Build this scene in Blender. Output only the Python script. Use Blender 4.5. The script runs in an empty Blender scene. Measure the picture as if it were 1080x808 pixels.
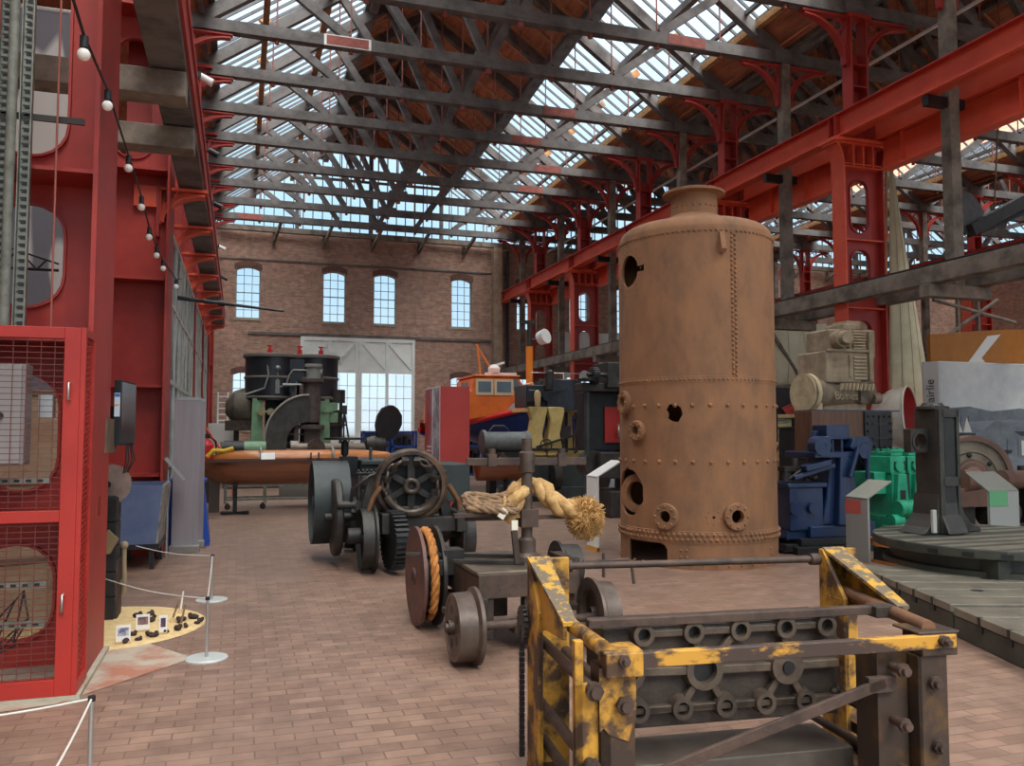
import bpy, math, random
from mathutils import Matrix, Vector, noise
random.seed(7)
scene = bpy.context.scene
COL = scene.collection
PI = math.pi

# ---------------------------------------------------------------- camera, world, light, exposure
cam_d = bpy.data.cameras.new('camera')
cam = bpy.data.objects.new('camera', cam_d)
COL.objects.link(cam)
cam.location = (0, 0, 1.6)
cam.rotation_euler = (math.radians(90 + 3.363), 0, math.radians(-17.997))
cam_d.sensor_width = 36
cam_d.lens = 885 / 1080 * 36
cam_d.clip_end = 300
scene.camera = cam

scene.view_settings.view_transform = 'Standard'
scene.view_settings.look = 'None'
scene.view_settings.gamma = 1
scene.view_settings.use_curve_mapping = False
scene.view_settings.exposure = 0.0

def lin(c):
    if isinstance(c, (int, float)): c = (c, c, c)
    return tuple(((v / 255) / 12.92 if v / 255 <= .04045 else ((v / 255 + .055) / 1.055) ** 2.4) for v in c) + (1,)

world = bpy.data.worlds.new('sky'); scene.world = world
world.use_nodes = True
wn = world.node_tree.nodes; wl = world.node_tree.links
wn.clear()
w_out = wn.new('ShaderNodeOutputWorld'); w_bg = wn.new('ShaderNodeBackground')
w_tc = wn.new('ShaderNodeTexCoord'); w_sep = wn.new('ShaderNodeSeparateXYZ'); w_ramp = wn.new('ShaderNodeValToRGB')
w_noise = wn.new('ShaderNodeTexNoise'); w_noise.inputs['Scale'].default_value = 2.5
w_mix = wn.new('ShaderNodeMixRGB'); w_mul = wn.new('ShaderNodeMath'); w_mul.operation = 'MULTIPLY'; w_mul.inputs[1].default_value = .35
e = w_ramp.color_ramp.elements
e[0].position = 0.0; e[0].color = (.3, .25, .21, 1)
e[1].position = 1.0; e[1].color = (9.0, 8.8, 8.5, 1)
for p, c in ((.497, (.2, .17, .15, 1)), (.502, (.95, 1.06, 1.12, 1)), (.56, (.7, .95, 1.1, 1)), (.61, (.45, .82, 1.08, 1)), (.70, (.85, 1.15, 1.35, 1)), (.80, (1.6, 1.75, 1.85, 1)), (.90, (6.5, 6.4, 6.25, 1))):
    k = e.new(p); k.color = c
w_map = wn.new('ShaderNodeMath'); w_map.operation = 'MULTIPLY_ADD'; w_map.inputs[1].default_value = .5; w_map.inputs[2].default_value = .5
wl.new(w_tc.outputs['Generated'], w_sep.inputs[0]); wl.new(w_sep.outputs['Z'], w_map.inputs[0]); wl.new(w_map.outputs[0], w_ramp.inputs[0])
wl.new(w_tc.outputs['Generated'], w_noise.inputs['Vector'])
wl.new(w_noise.outputs['Fac'], w_mul.inputs[0]); wl.new(w_mul.outputs[0], w_mix.inputs['Fac'])
wl.new(w_ramp.outputs[0], w_mix.inputs['Color1']); w_mix.inputs['Color2'].default_value = (1.3, 1.35, 1.4, 1)
w_mix.blend_type = 'LIGHTEN'
wl.new(w_mix.outputs[0], w_bg.inputs['Color']); w_bg.inputs['Strength'].default_value = 1.0
wl.new(w_bg.outputs[0], w_out.inputs[0])

sun_d = bpy.data.lights.new('sun', 'SUN'); sun = bpy.data.objects.new('sun', sun_d); COL.objects.link(sun)
sun_d.energy = 5.0; sun_d.angle = math.radians(35); sun_d.color = (1, .96, .9)
sun.rotation_euler = (math.radians(38), math.radians(14), 0)   # veiled sun from behind the camera, high

# ---------------------------------------------------------------- materials
_M = {}
def mat(name, c1, c2=None, rough=.6, metal=0.0, scale=6.0, lo=.4, hi=.65, bump=.0, bscale=40.0, stretch=(1, 1, 1), c3=None, spec=.5, detail=6, coat=0):
    if name in _M: return _M[name]
    m = bpy.data.materials.new(name); m.use_nodes = True
    n = m.node_tree.nodes; l = m.node_tree.links
    b = n['Principled BSDF']
    b.inputs['Roughness'].default_value = rough; b.inputs['Metallic'].default_value = metal
    b.inputs['Specular IOR Level'].default_value = spec
    b.inputs['Coat Weight'].default_value = coat
    b.inputs['Base Color'].default_value = lin(c1)
    tc = n.new('ShaderNodeTexCoord'); mp = n.new('ShaderNodeMapping'); mp.inputs['Scale'].default_value = stretch
    l.new(tc.outputs['Object'], mp.inputs[0])
    if c2 is not None:
        nz = n.new('ShaderNodeTexNoise'); nz.inputs['Scale'].default_value = scale; nz.inputs['Detail'].default_value = detail
        nz.inputs['Roughness'].default_value = .65
        rp = n.new('ShaderNodeValToRGB'); rp.color_ramp.elements[0].position = lo; rp.color_ramp.elements[1].position = hi
        rp.color_ramp.elements[0].color = lin(c1); rp.color_ramp.elements[1].color = lin(c2)
        if c3 is not None:
            k = rp.color_ramp.elements.new((lo + hi) / 2); k.color = lin(c3)
        l.new(mp.outputs[0], nz.inputs['Vector']); l.new(nz.outputs['Fac'], rp.inputs[0]); l.new(rp.outputs[0], b.inputs['Base Color'])
    if bump:
        n2 = n.new('ShaderNodeTexNoise'); n2.inputs['Scale'].default_value = bscale; n2.inputs['Detail'].default_value = 4
        bp = n.new('ShaderNodeBump'); bp.inputs['Strength'].default_value = bump; bp.inputs['Distance'].default_value = .01
        l.new(mp.outputs[0], n2.inputs['Vector']); l.new(n2.outputs['Fac'], bp.inputs['Height']); l.new(bp.outputs[0], b.inputs['Normal'])
    _M[name] = m
    return m

def brick_mat(name, axes, c1, c2, cm, bw, bh, mortar=.008, rough=.8, bump=.4, var=.5, stain=.5, stain_c=(90, 78, 72), offset=.5):
    m = bpy.data.materials.new(name); m.use_nodes = True
    n = m.node_tree.nodes; l = m.node_tree.links; b = n['Principled BSDF']; b.inputs['Roughness'].default_value = rough
    tc = n.new('ShaderNodeTexCoord'); sp = n.new('ShaderNodeSeparateXYZ'); cb = n.new('ShaderNodeCombineXYZ')
    l.new(tc.outputs['Object'], sp.inputs[0]); l.new(sp.outputs[axes[0]], cb.inputs[0]); l.new(sp.outputs[axes[1]], cb.inputs[1])
    t = n.new('ShaderNodeTexBrick'); t.inputs['Scale'].default_value = 1; t.inputs['Brick Width'].default_value = bw
    t.inputs['Row Height'].default_value = bh; t.inputs['Mortar Size'].default_value = mortar; t.inputs['Mortar Smooth'].default_value = .3
    t.inputs['Color1'].default_value = lin(c1); t.inputs['Color2'].default_value = lin(c2); t.inputs['Mortar'].default_value = lin(cm)
    t.inputs['Bias'].default_value = 0; t.offset = offset
    l.new(cb.outputs[0], t.inputs['Vector'])
    nz = n.new('ShaderNodeTexNoise'); nz.inputs['Scale'].default_value = .8; nz.inputs['Detail'].default_value = 8; nz.inputs['Roughness'].default_value = .7
    l.new(cb.outputs[0], nz.inputs['Vector'])
    rp = n.new('ShaderNodeValToRGB'); rp.color_ramp.elements[0].position = .42; rp.color_ramp.elements[1].position = .7
    l.new(nz.outputs['Fac'], rp.inputs[0])
    mu = n.new('ShaderNodeMath'); mu.operation = 'MULTIPLY'; mu.inputs[1].default_value = stain; l.new(rp.outputs[0], mu.inputs[0])
    mx = n.new('ShaderNodeMixRGB'); l.new(mu.outputs[0], mx.inputs['Fac']); l.new(t.outputs['Color'], mx.inputs['Color1']); mx.inputs['Color2'].default_value = lin(stain_c)
    n3 = n.new('ShaderNodeTexNoise'); n3.inputs['Scale'].default_value = 5; n3.inputs['Detail'].default_value = 5; l.new(cb.outputs[0], n3.inputs['Vector'])
    hs = n.new('ShaderNodeHueSaturation'); mr = n.new('ShaderNodeMapRange'); mr.inputs[1].default_value = .3; mr.inputs[2].default_value = .7
    mr.inputs[3].default_value = 1 - var * .35; mr.inputs[4].default_value = 1 + var * .35
    l.new(n3.outputs['Fac'], mr.inputs[0]); l.new(mr.outputs[0], hs.inputs['Value']); l.new(mx.outputs[0], hs.inputs['Color'])
    l.new(hs.outputs[0], b.inputs['Base Color'])
    bp = n.new('ShaderNodeBump'); bp.inputs['Strength'].default_value = bump; bp.inputs['Distance'].default_value = .01; bp.invert = True
    l.new(t.outputs['Fac'], bp.inputs['Height']); l.new(bp.outputs[0], b.inputs['Normal'])
    return m

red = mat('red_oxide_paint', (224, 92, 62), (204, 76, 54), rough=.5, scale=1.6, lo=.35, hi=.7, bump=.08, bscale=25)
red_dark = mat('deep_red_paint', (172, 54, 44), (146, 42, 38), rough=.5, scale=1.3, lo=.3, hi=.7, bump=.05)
timber = mat('aged_grey_timber', (134, 122, 110), (90, 80, 72), rough=.85, scale=3, stretch=(1, 1, 1), bump=.2, bscale=30)
timber_dark = mat('dark_truss_timber', (114, 110, 108), (76, 73, 72), rough=.85, scale=2.5, bump=.2, bscale=25)
timber_pale = mat('pale_sawn_timber', (186, 140, 88), (150, 106, 66), rough=.8, scale=7)
purlin_m = mat('orange_brown_timber', (150, 108, 70), (112, 80, 56), rough=.8, scale=3)
red_left_shaded = mat('left_bay_red_paint', (170, 52, 42), (146, 42, 36), rough=.5, scale=1.5, bump=.05)  # column red darkened, the dimmer light on the left put into the colour
cage_red_shaded = mat('cage_red_shaded_paint', (172, 44, 34), (156, 38, 30), rough=.45, scale=2)  # cage's own red, with the dim left side's shade worked into it
iron_rod = mat('red_iron_rod', (150, 84, 72), rough=.6)
steel_grey = mat('galvanised_steel', (142, 144, 134), (112, 114, 104), rough=.5, metal=.4, scale=9)
white_paint = mat('white_paint', (232, 236, 232), (216, 222, 218), rough=.5, scale=2)
white_clean = mat('clean_white', (226, 226, 222), rough=.5)
black = mat('black_iron', (34, 34, 36), (20, 20, 22), rough=.5, scale=6, bump=.1)
iron = mat('dark_cast_iron', (62, 58, 54), (40, 37, 35), rough=.5, metal=.25, scale=5, bump=.15, bscale=50)
iron_brown = mat('brown_rusty_iron', (84, 66, 56), (52, 42, 37), rough=.65, metal=.15, scale=6, bump=.2, bscale=60)
iron_green = mat('dark_grey_green_iron', (58, 66, 66), (42, 48, 50), rough=.5, metal=.1, scale=3, bump=.06)
rust = mat('rusted_boiler_plate', (154, 107, 72), (110, 80, 59), rough=.8, scale=3.0, lo=.3, hi=.75, c3=(136, 97, 68), bump=.25, stretch=(1.3, 1.3, .7), bscale=70, detail=10)
yellow = mat('worn_yellow_paint', (190, 140, 48), (70, 50, 36), rough=.55, scale=5, lo=.44, hi=.56, bump=.1, detail=10)
yellow_dark = mat('oily_brown_steel', (62, 50, 42), (108, 78, 40), rough=.5, metal=.2, scale=5, lo=.5, hi=.72, bump=.1, detail=9)
yellow_bar = mat('flaking_yellow_bar', (190, 140, 50), (62, 48, 42), rough=.5, scale=6, lo=.41, hi=.47, detail=12, stretch=(.4, 1, 1))
rope_m = mat('manila_rope', (206, 168, 112), (168, 128, 78), rough=.95, scale=20, bump=.5, bscale=120)
rope_dk = mat('old_brown_rope', (150, 122, 92), (108, 84, 62), rough=.95, scale=20, bump=.5, bscale=120)
rope_or = mat('orange_rope', (196, 132, 66), (160, 96, 44), rough=.9, scale=22, bump=.4, bscale=120)
tag_m = mat('paper_tag', (226, 220, 200), rough=.8)
blue_m = mat('navy_blue_paint', (20, 46, 84), (14, 34, 64), rough=.4, scale=3, coat=.2)
green_m = mat('bright_green_paint', (34, 158, 118), (22, 126, 96), rough=.45, scale=4)
green_eng = mat('pale_green_paint', (128, 164, 128), (104, 138, 106), rough=.5, scale=3)
cream_eng = mat('cream_engine_paint', (206, 184, 118), (178, 154, 92), rough=.5, scale=3)
beige_dust = mat('dusty_beige_iron', (168, 150, 124), (118, 102, 84), rough=.9, scale=5, lo=.35, hi=.75, bump=.3, bscale=30)
sail_m = mat('old_sailcloth', (226, 220, 190), (206, 198, 164), rough=.9, scale=1.2, bump=.1, bscale=6)
orange_m = mat('lifeboat_orange', (224, 112, 36), (206, 92, 30), rough=.4, scale=2)
red_bright = mat('bright_red_paint', (200, 30, 34), rough=.4)
glass_blue = mat('dark_window_glass', (90, 104, 116), rough=.12)
wood_boat = mat('varnished_boat_wood', (132, 74, 42), (104, 54, 32), rough=.35, scale=2, stretch=(.3, 4, 4), coat=.4)
wood_orange = mat('orange_varnished_hull', (190, 112, 42), (160, 92, 36), rough=.55, scale=2, stretch=(.3, 4, 4), coat=.4)
chrome = mat('brushed_steel', (186, 188, 186), rough=.3, metal=.8)
brown_wood = mat('brown_lagging', (104, 70, 50), (80, 54, 40), rough=.5, scale=4, stretch=(4, 4, .5))
sand_m = mat('pale_sand', (216, 190, 140), (198, 170, 120), rough=1, scale=20, bump=.4, bscale=150)
concrete = mat('worn_concrete', (172, 166, 148), (150, 138, 122), rough=.9, scale=3, bump=.15)
concrete_red = mat('red_stained_concrete', (168, 160, 144), (156, 104, 84), rough=.85, scale=2.2, lo=.42, hi=.6, bump=.1)
banner_grey = mat('grey_banner_fabric', (150, 142, 146), (134, 126, 132), rough=.6, scale=1, stretch=(8, 8, .4))
cloth_blue = mat('blue_cloth', (36, 76, 168), rough=.85)

def glass_mat(name, tint, fac, rough=.1):
    m = bpy.data.materials.new(name); m.use_nodes = True
    n = m.node_tree.nodes; l = m.node_tree.links; n.clear()
    o = n.new('ShaderNodeOutputMaterial'); t = n.new('ShaderNodeBsdfTransparent'); g = n.new('ShaderNodeBsdfGlossy'); mx = n.new('ShaderNodeMixShader')
    t.inputs[0].default_value = tint; g.inputs['Roughness'].default_value = rough; g.inputs[0].default_value = (.9, .95, 1, 1); mx.inputs[0].default_value = fac
    l.new(t.outputs[0], mx.inputs[1]); l.new(g.outputs[0], mx.inputs[2]); l.new(mx.outputs[0], o.inputs[0])
    return m
pane = glass_mat('window_glass', (.93, .97, 1, 1), .06)
pane_roof = glass_mat('roof_glass', (.95, .98, 1, 1), .04, .3)
pane_part = glass_mat('partition_glass', (.7, .74, .72, 1), .35, .15)
bulb_m = mat('white_bulb_glass', (240, 238, 230), rough=.2)

# ---------------------------------------------------------------- mesh helpers
class MB:
    def __init__(s): s.v = []; s.f = []; s.sm = []; s.mi = []; s.M = Matrix(); s.cur = 0
    def add(s, vs, fs, smooth=False):
        o = len(s.v)
        s.v += [s.M @ Vector(p) for p in vs]
        for f in fs:
            s.f.append([o + i for i in f]); s.sm.append(smooth); s.mi.append(s.cur)
        return s
    def box(s, c, d, rz=0, rx=0, ry=0):
        R = Matrix.Rotation(rz, 3, 'Z') @ Matrix.Rotation(ry, 3, 'Y') @ Matrix.Rotation(rx, 3, 'X'); c = Vector(c)
        vs = [c + R @ Vector((x * d[0] / 2, y * d[1] / 2, z * d[2] / 2)) for x in (-1, 1) for y in (-1, 1) for z in (-1, 1)]
        return s.add(vs, [(0, 1, 3, 2), (4, 6, 7, 5), (0, 4, 5, 1), (2, 3, 7, 6), (0, 2, 6, 4), (1, 5, 7, 3)])
    def b2(s, a, b):
        return s.box([(a[i] + b[i]) / 2 for i in range(3)], [abs(b[i] - a[i]) for i in range(3)])
    def beam(s, a, b, w, h, up=(0, 0, 1), ext=0):
        a = Vector(a); b = Vector(b); d = (b - a).normalized(); a = a - d * ext; b = b + d * ext
        u = Vector(up)
        if abs(d.dot(u)) > .98: u = Vector((0, 1, 0))
        sx = d.cross(u).normalized(); sz = sx.cross(d).normalized()
        vs = [p + sx * i * w / 2 + sz * j * h / 2 for p in (a, b) for i in (-1, 1) for j in (-1, 1)]
        return s.add(vs, [(0, 1, 3, 2), (4, 6, 7, 5), (0, 4, 5, 1), (2, 3, 7, 6), (0, 2, 6, 4), (1, 5, 7, 3)])
    def cyl(s, a, b, r, r2=None, n=20, caps=True):
        r2 = r if r2 is None else r2; a = Vector(a); b = Vector(b); d = (b - a).normalized()
        u = Vector((0, 0, 1)) if abs(d.z) < .9 else Vector((1, 0, 0)); x = d.cross(u).normalized(); y = d.cross(x)
        ring = lambda c, q: [c + (x * math.cos(2 * PI * i / n) + y * math.sin(2 * PI * i / n)) * q for i in range(n)]
        s.add(ring(a, r) + ring(b, r2), [(i, (i + 1) % n, n + (i + 1) % n, n + i) for i in range(n)], True)
        if caps:
            if r > 0: s.add(ring(a, r), [list(range(n))])
            if r2 > 0: s.add(ring(b, r2), [list(reversed(range(n)))])
        return s
    def tube(s, pts, r, n=8, closed=False):
        pts = [Vector(p) for p in pts]; N = len(pts); rs = r if isinstance(r, (list, tuple)) else [r] * N
        vs = []; px = None
        for i, p in enumerate(pts):
            if closed: t = pts[(i + 1) % N] - pts[i - 1]
            else: t = pts[min(i + 1, N - 1)] - pts[max(i - 1, 0)]
            t.normalize()
            if px is None:
                u = Vector((0, 0, 1)) if abs(t.z) < .9 else Vector((1, 0, 0)); px = t.cross(u).normalized()
            else: px = (px - t * px.dot(t)).normalized()
            y = t.cross(px)
            vs += [p + (px * math.cos(2 * PI * k / n) + y * math.sin(2 * PI * k / n)) * rs[i] for k in range(n)]
        m = N if closed else N - 1
        fs = [(i * n + k, i * n + (k + 1) % n, ((i + 1) % N) * n + (k + 1) % n, ((i + 1) % N) * n + k) for i in range(m) for k in range(n)]
        s.add(vs, fs, True)
        if not closed: s.add(vs[:n], [list(reversed(range(n)))]); s.add(vs[-n:], [list(range(n))])
        return s
    def lathe(s, prof, o=(0, 0, 0), axis=(0, 0, 1), n=32, flat=False, closed=False):
        # prof: (r, h) list, h along the axis
        o = Vector(o); d = Vector(axis).normalized(); u = Vector((0, 0, 1)) if abs(d.z) < .9 else Vector((1, 0, 0))
        x = u.cross(d).normalized(); y = d.cross(x)
        P = prof + [prof[0]] if closed else prof
        for (r0, h0), (r1, h1) in zip(P, P[1:]):
            vs = []
            for r, h in ((r0, h0), (r1, h1)):
                vs += [o + d * h + (x * math.cos(2 * PI * i / n) + y * math.sin(2 * PI * i / n)) * max(r, .0001) for i in range(n)]
            s.add(vs, [(i, (i + 1) % n, n + (i + 1) % n, n + i) for i in range(n)], not flat)
        return s
    def ball(s, c, r, n=10, m=6, sc=(1, 1, 1)):
        vs = []; c = Vector(c)
        for j in range(m + 1):
            a = PI * j / m
            vs += [c + Vector((r * sc[0] * math.sin(a) * math.cos(2 * PI * i / n), r * sc[1] * math.sin(a) * math.sin(2 * PI * i / n), r * sc[2] * math.cos(a))) for i in range(n)]
        return s.add(vs, [(j * n + i, (j + 1) * n + i, (j + 1) * n + (i + 1) % n, j * n + (i + 1) % n) for j in range(m) for i in range(n)], True)
    def prism(s, poly, depth, o=(0, 0, 0), ax=(1, 0, 0), ay=(0, 0, 1)):
        # 2D polygon in plane (ax, ay) extruded by depth along ax x ay, centred
        ax = Vector(ax).normalized(); ay = Vector(ay).normalized(); nz = ax.cross(ay).normalized(); o = Vector(o); n = len(poly)
        A = [o + ax * p[0] + ay * p[1] - nz * depth / 2 for p in poly]; B = [o + ax * p[0] + ay * p[1] + nz * depth / 2 for p in poly]
        return s.add(A + B, [list(reversed(range(n))), list(range(n, 2 * n))] + [(i, (i + 1) % n, n + (i + 1) % n, n + i) for i in range(n)])
    def cell(s, x0, x1, z0, z1, hole, depth, o=(0, 0, 0), ax=(1, 0, 0), ay=(0, 0, 1), n=40):
        # rectangular plate with one hole; hole = (cx, cz, w, h, r) rounded rectangle
        cx, cz, w, h, r = hole; r = min(r, w / 2 - 1e-4, h / 2 - 1e-4)
        ax = Vector(ax).normalized(); ay = Vector(ay).normalized(); nz = ax.cross(ay); o = Vector(o)
        inn = []
        q = n // 4
        for k, (sx, sz) in enumerate(((1, 1), (-1, 1), (-1, -1), (1, -1))):
            for i in range(q):
                a = PI / 2 * (k + i / (q - 1))
                inn.append((cx + sx * (w / 2 - r) + r * math.cos(a), cz + sz * (h / 2 - r) + r * math.sin(a)))
        out = []
        for k, (sx, sz) in enumerate(((1, 1), (-1, 1), (-1, -1), (1, -1))):
            X = x1 if sx > 0 else x0; Zc = z1 if sz > 0 else z0
            for i in range(q):
                ix, iz = inn[k * q + i]; t = i / (q - 1)
                if k in (0, 2):
                    out.append((X, iz + (Zc - iz) * min(1, 2 * t)) if t < .5 else (X + (ix - X) * (2 * t - 1) if t < 1 else ix, Zc))
                else:
                    out.append((ix + (X - ix) * min(1, 2 * t), Zc) if t < .5 else (X, Zc + (iz - Zc) * (2 * t - 1) if t < 1 else iz))
        N = len(inn)
        P = lambda p, d: o + ax * p[0] + ay * p[1] + nz * d
        for d, rev in ((-depth / 2, True), (depth / 2, False)):
            vs = [P(p, d) for p in inn] + [P(p, d) for p in out]
            fs = [(i, N + i, N + (i + 1) % N, (i + 1) % N) for i in range(N)]
            s.add(vs, fs)
        s.add([P(p, -depth / 2) for p in inn] + [P(p, depth / 2) for p in inn], [(i, (i + 1) % N, N + (i + 1) % N, N + i) for i in range(N)], True)
        s.add([P(p, -depth / 2) for p in out] + [P(p, depth / 2) for p in out], [(i, N + i, N + (i + 1) % N, (i + 1) % N) for i in range(N)])
        return s
    def gear(s, c, axis, r, w, teeth, tooth=.02, bore=0):
        c = Vector(c); d = Vector(axis).normalized(); u = Vector((0, 0, 1)) if abs(d.z) < .9 else Vector((1, 0, 0)); x = u.cross(d).normalized(); y = d.cross(x)
        poly = []
        for i in range(teeth):
            a = 2 * PI * i / teeth; da = 2 * PI / teeth
            for q, rr in ((0, r - tooth), (.3, r - tooth), (.4, r), (.8, r), (.95, r - tooth)):
                poly.append((rr * math.cos(a + da * q), rr * math.sin(a + da * q)))
        n = len(poly)
        A = [c + x * p[0] + y * p[1] - d * w / 2 for p in poly]; B = [c + x * p[0] + y * p[1] + d * w / 2 for p in poly]
        s.add(A + B, [(i, (i + 1) % n, n + (i + 1) % n, n + i) for i in range(n)])
        for ring in (A, B):
            s.add([c + (d * (-w / 2 if ring is A else w / 2))] + ring, [(0, 1 + i, 1 + (i + 1) % n) for i in range(n)])
        return s
    def nut(s, c, axis, r, h): 
        c = Vector(c); d = Vector(axis).normalized(); return s.cyl(c, c + d * h, r, n=6)
    def build(s, name, m, parent=None, bevel=0):
        me = bpy.data.meshes.new(name); me.from_pydata([tuple(v) for v in s.v], [], s.f)
        ms = m if isinstance(m, (list, tuple)) else [m]
        for q in ms: me.materials.append(q)
        me.polygons.foreach_set('use_smooth', s.sm); me.polygons.foreach_set('material_index', [min(i, len(ms) - 1) for i in s.mi])
        me.update()
        o = bpy.data.objects.new(name, me); COL.objects.link(o)
        if parent: o.parent = parent
        if bevel:
            b = o.modifiers.new('bevel', 'BEVEL'); b.width = bevel; b.segments = 2; b.limit_method = 'ANGLE'; b.angle_limit = math.radians(50)
        return o

def thing(name, label, cat, loc=(0, 0, 0), rz=0, group=None):
    o = bpy.data.objects.new(name, None); COL.objects.link(o); o.empty_display_size = .1
    o.location = loc; o.rotation_euler = (0, 0, rz); o['label'] = label; o['category'] = cat
    if group: o['group'] = group
    return o
def tag(o, label, cat, group=None, kind=None):
    o['label'] = label; o['category'] = cat
    if group: o['group'] = group
    if kind: o['kind'] = kind
    return o
def struct(o, label=None):
    o['kind'] = 'structure'
    if label: o['label'] = label; o['category'] = 'structure'
    return o
def dup(root, loc=None, rz=None, label=None):
    r = root.copy(); COL.objects.link(r)
    if loc is not None: r.location = loc
    if rz is not None: r.rotation_euler = (0, 0, rz)
    if label: r['label'] = label
    for ch in list(root.children):
        c = ch.copy(); COL.objects.link(c); c.parent = r
        for g in list(ch.children):
            d = g.copy(); COL.objects.link(d); d.parent = c
    return r
def arc(c, r, a0, a1, n, ax=(1, 0, 0), ay=(0, 0, 1)):
    c = Vector(c); ax = Vector(ax); ay = Vector(ay)
    return [c + ax * r * math.cos(a0 + (a1 - a0) * i / n) + ay * r * math.sin(a0 + (a1 - a0) * i / n) for i in range(n + 1)]
def rope_mb(pts, r, strands=3, pitch=None, seg=None):
    # twisted rope along a polyline
    pts = [Vector(p) for p in pts]; pitch = pitch or r * 7
    L = [0]
    for a, b in zip(pts, pts[1:]): L.append(L[-1] + (b - a).length)
    n = seg or max(8, int(L[-1] / (r * .9)))
    def at(q):
        for i in range(len(pts) - 1):
            if q <= L[i + 1] or i == len(pts) - 2:
                t = (q - L[i]) / max(L[i + 1] - L[i], 1e-6); return pts[i].lerp(pts[i + 1], t)
    sm = [at(L[-1] * i / n) for i in range(n + 1)]
    mb = MB(); px = None; frames = []
    for i, p in enumerate(sm):
        t = (sm[min(i + 1, n)] - sm[max(i - 1, 0)]).normalized()
        if px is None:
            u = Vector((0, 0, 1)) if abs(t.z) < .9 else Vector((1, 0, 0)); px = t.cross(u).normalized()
        else: px = (px - t * px.dot(t)).normalized()
        frames.append((p, px.copy(), t.cross(px)))
    for k in range(strands):
        path = []
        for i, (p, x, y) in enumerate(frames):
            a = 2 * PI * (k / strands + L[-1] * i / n / pitch)
            path.append(p + (x * math.cos(a) + y * math.sin(a)) * r * .5)
        mb.tube(path, r * .56, 7)
    return mb
def text(name, body, size, loc, rot, m, parent=None, extrude=.003, align='CENTER'):
    c = bpy.data.curves.new(name, 'FONT'); c.body = body; c.size = size; c.extrude = extrude; c.align_x = align; c.align_y = 'CENTER'
    c.materials.append(m)
    tmp = bpy.data.objects.new(name, c); COL.objects.link(tmp); bpy.context.view_layer.update()
    me = bpy.data.meshes.new_from_object(tmp.evaluated_get(bpy.context.evaluated_depsgraph_get())); bpy.data.objects.remove(tmp)
    o = bpy.data.objects.new(name, me); COL.objects.link(o); o.location = loc; o.rotation_euler = rot
    if parent: o.parent = parent
    return o
# ================================================================ THE HALL
W = 33.5            # back wall
X0, X1, X2, X3 = -.95, 10.8, 22.8, 34.6
TY = [10.41 + 2.14 * k for k in range(-2, 11)]   # truss lines
SL = .7

fl = MB().b2((-9, -8, -.2), (36, W + .4, 0)).build('floor', brick_mat('clinker_pavers', (0, 1), (145, 117, 101), (124, 98, 84), (102, 82, 71), .205, .1, mortar=.005, rough=.42, bump=.3, var=.6, stain=.55, stain_c=(126, 106, 94)))
struct(fl)
brick = brick_mat('old_brickwork', (0, 2), (186, 144, 122), (150, 114, 99), (162, 146, 134), .23, .068, mortar=.009, bump=.4, var=.6, stain=.45, stain_c=(146, 124, 112))
brick_y = brick_mat('old_brickwork_side', (1, 2), (164, 112, 90), (130, 88, 74), (138, 120, 108), .23, .068, mortar=.009, bump=.4, var=.6)
brick_arch = brick_mat('soldier_course', (2, 0), (112, 70, 58), (92, 58, 50), (124, 106, 96), .24, .07, mortar=.008)

# back wall with its openings
wins = [(-.21, .68, 5.97, 7.96), (3.05, 3.93, 5.94, 7.96), (5.05, 5.95, 5.94, 7.96), (8.26, 9.12, 5.94, 7.96), (11.1, 11.98, 5.94, 7.96),
        (13.5, 14.38, 5.94, 7.96), (15.75, 16.63, 5.94, 7.96), (19.2, 20.1, 5.94, 7.96), (22.0, 22.9, 5.94, 7.96), (-.28, .6, 1.7, 3.9), (8.24, 9.12, 1.7, 3.88), (11.1, 11.98, 1.7, 3.88),
        (17.6, 18.5, 1.7, 3.88)]
doors = [(2.22, 6.72, 0, 5.33), (13.2, 17.0, 0, 5.9)]
holes = wins + doors
xs = sorted({-9, 36} | {h[0] for h in holes} | {h[1] for h in holes}); zs = sorted({0, 9.42} | {h[2] for h in holes} | {h[3] for h in holes})
mb = MB()
for a, b in zip(xs, xs[1:]):
    z = 0; run = None
    for c, d in zip(zs, zs[1:]):
        mx, mz = (a + b) / 2, (c + d) / 2
        if any(h[0] < mx < h[1] and h[2] < mz < h[3] for h in holes):
            if run: mb.b2((a, W, run[0]), (b, W + .36, run[1])); run = None
        else: run = (run[0], d) if run else (c, d)
    if run: mb.b2((a, W, run[0]), (b, W + .36, run[1]))
for (a, b, c, d) in wins:   # arched heads
    n = 8; r = .12
    for i in range(n):
        t0, t1 = i / n, (i + 1) / n; f = lambda t: d - r + r * (1 - (2 * t - 1) ** 2) - .0
        xa, xb = a + (b - a) * t0, a + (b - a) * t1
        mb.prism([(xa, f(t0)), (xb, f(t1)), (xb, d), (xa, d)], .36, (0, W + .18, 0), (1, 0, 0), (0, 0, 1)) if f(t0) < d - .001 or f(t1) < d - .001 else None
wb = struct(mb.build('wall_back', brick))
mb = MB()
for (a, b, c, d) in wins:
    n = 8; f = lambda t: d - .12 + .12 * (1 - (2 * t - 1) ** 2)
    for i in range(n):
        t0, t1 = i / n, (i + 1) / n; xa, xb = a - .06 + (b - a + .12) * t0, a - .06 + (b - a + .12) * t1
        mb.prism([(xa, f(t0)), (xb, f(t1)), (xb, f(t1) + .22), (xa, f(t0) + .22)], .02, (0, W - .01, 0))
ar = mb.build('brick_arch', brick_arch, wb); 
mb = MB()
for (a, b, c, d) in wins: mb.b2((a - .05, W - .03, c - .09), (b + .05, W + .05, c))
mb.build('window_sill', concrete, wb)
mb = MB(); mb.b2((.25, W - .06, 5.36), (10.3, W, 5.46)); mb.b2((-.9, W - .03, 8.22), (10.6, W, 8.28))
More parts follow.
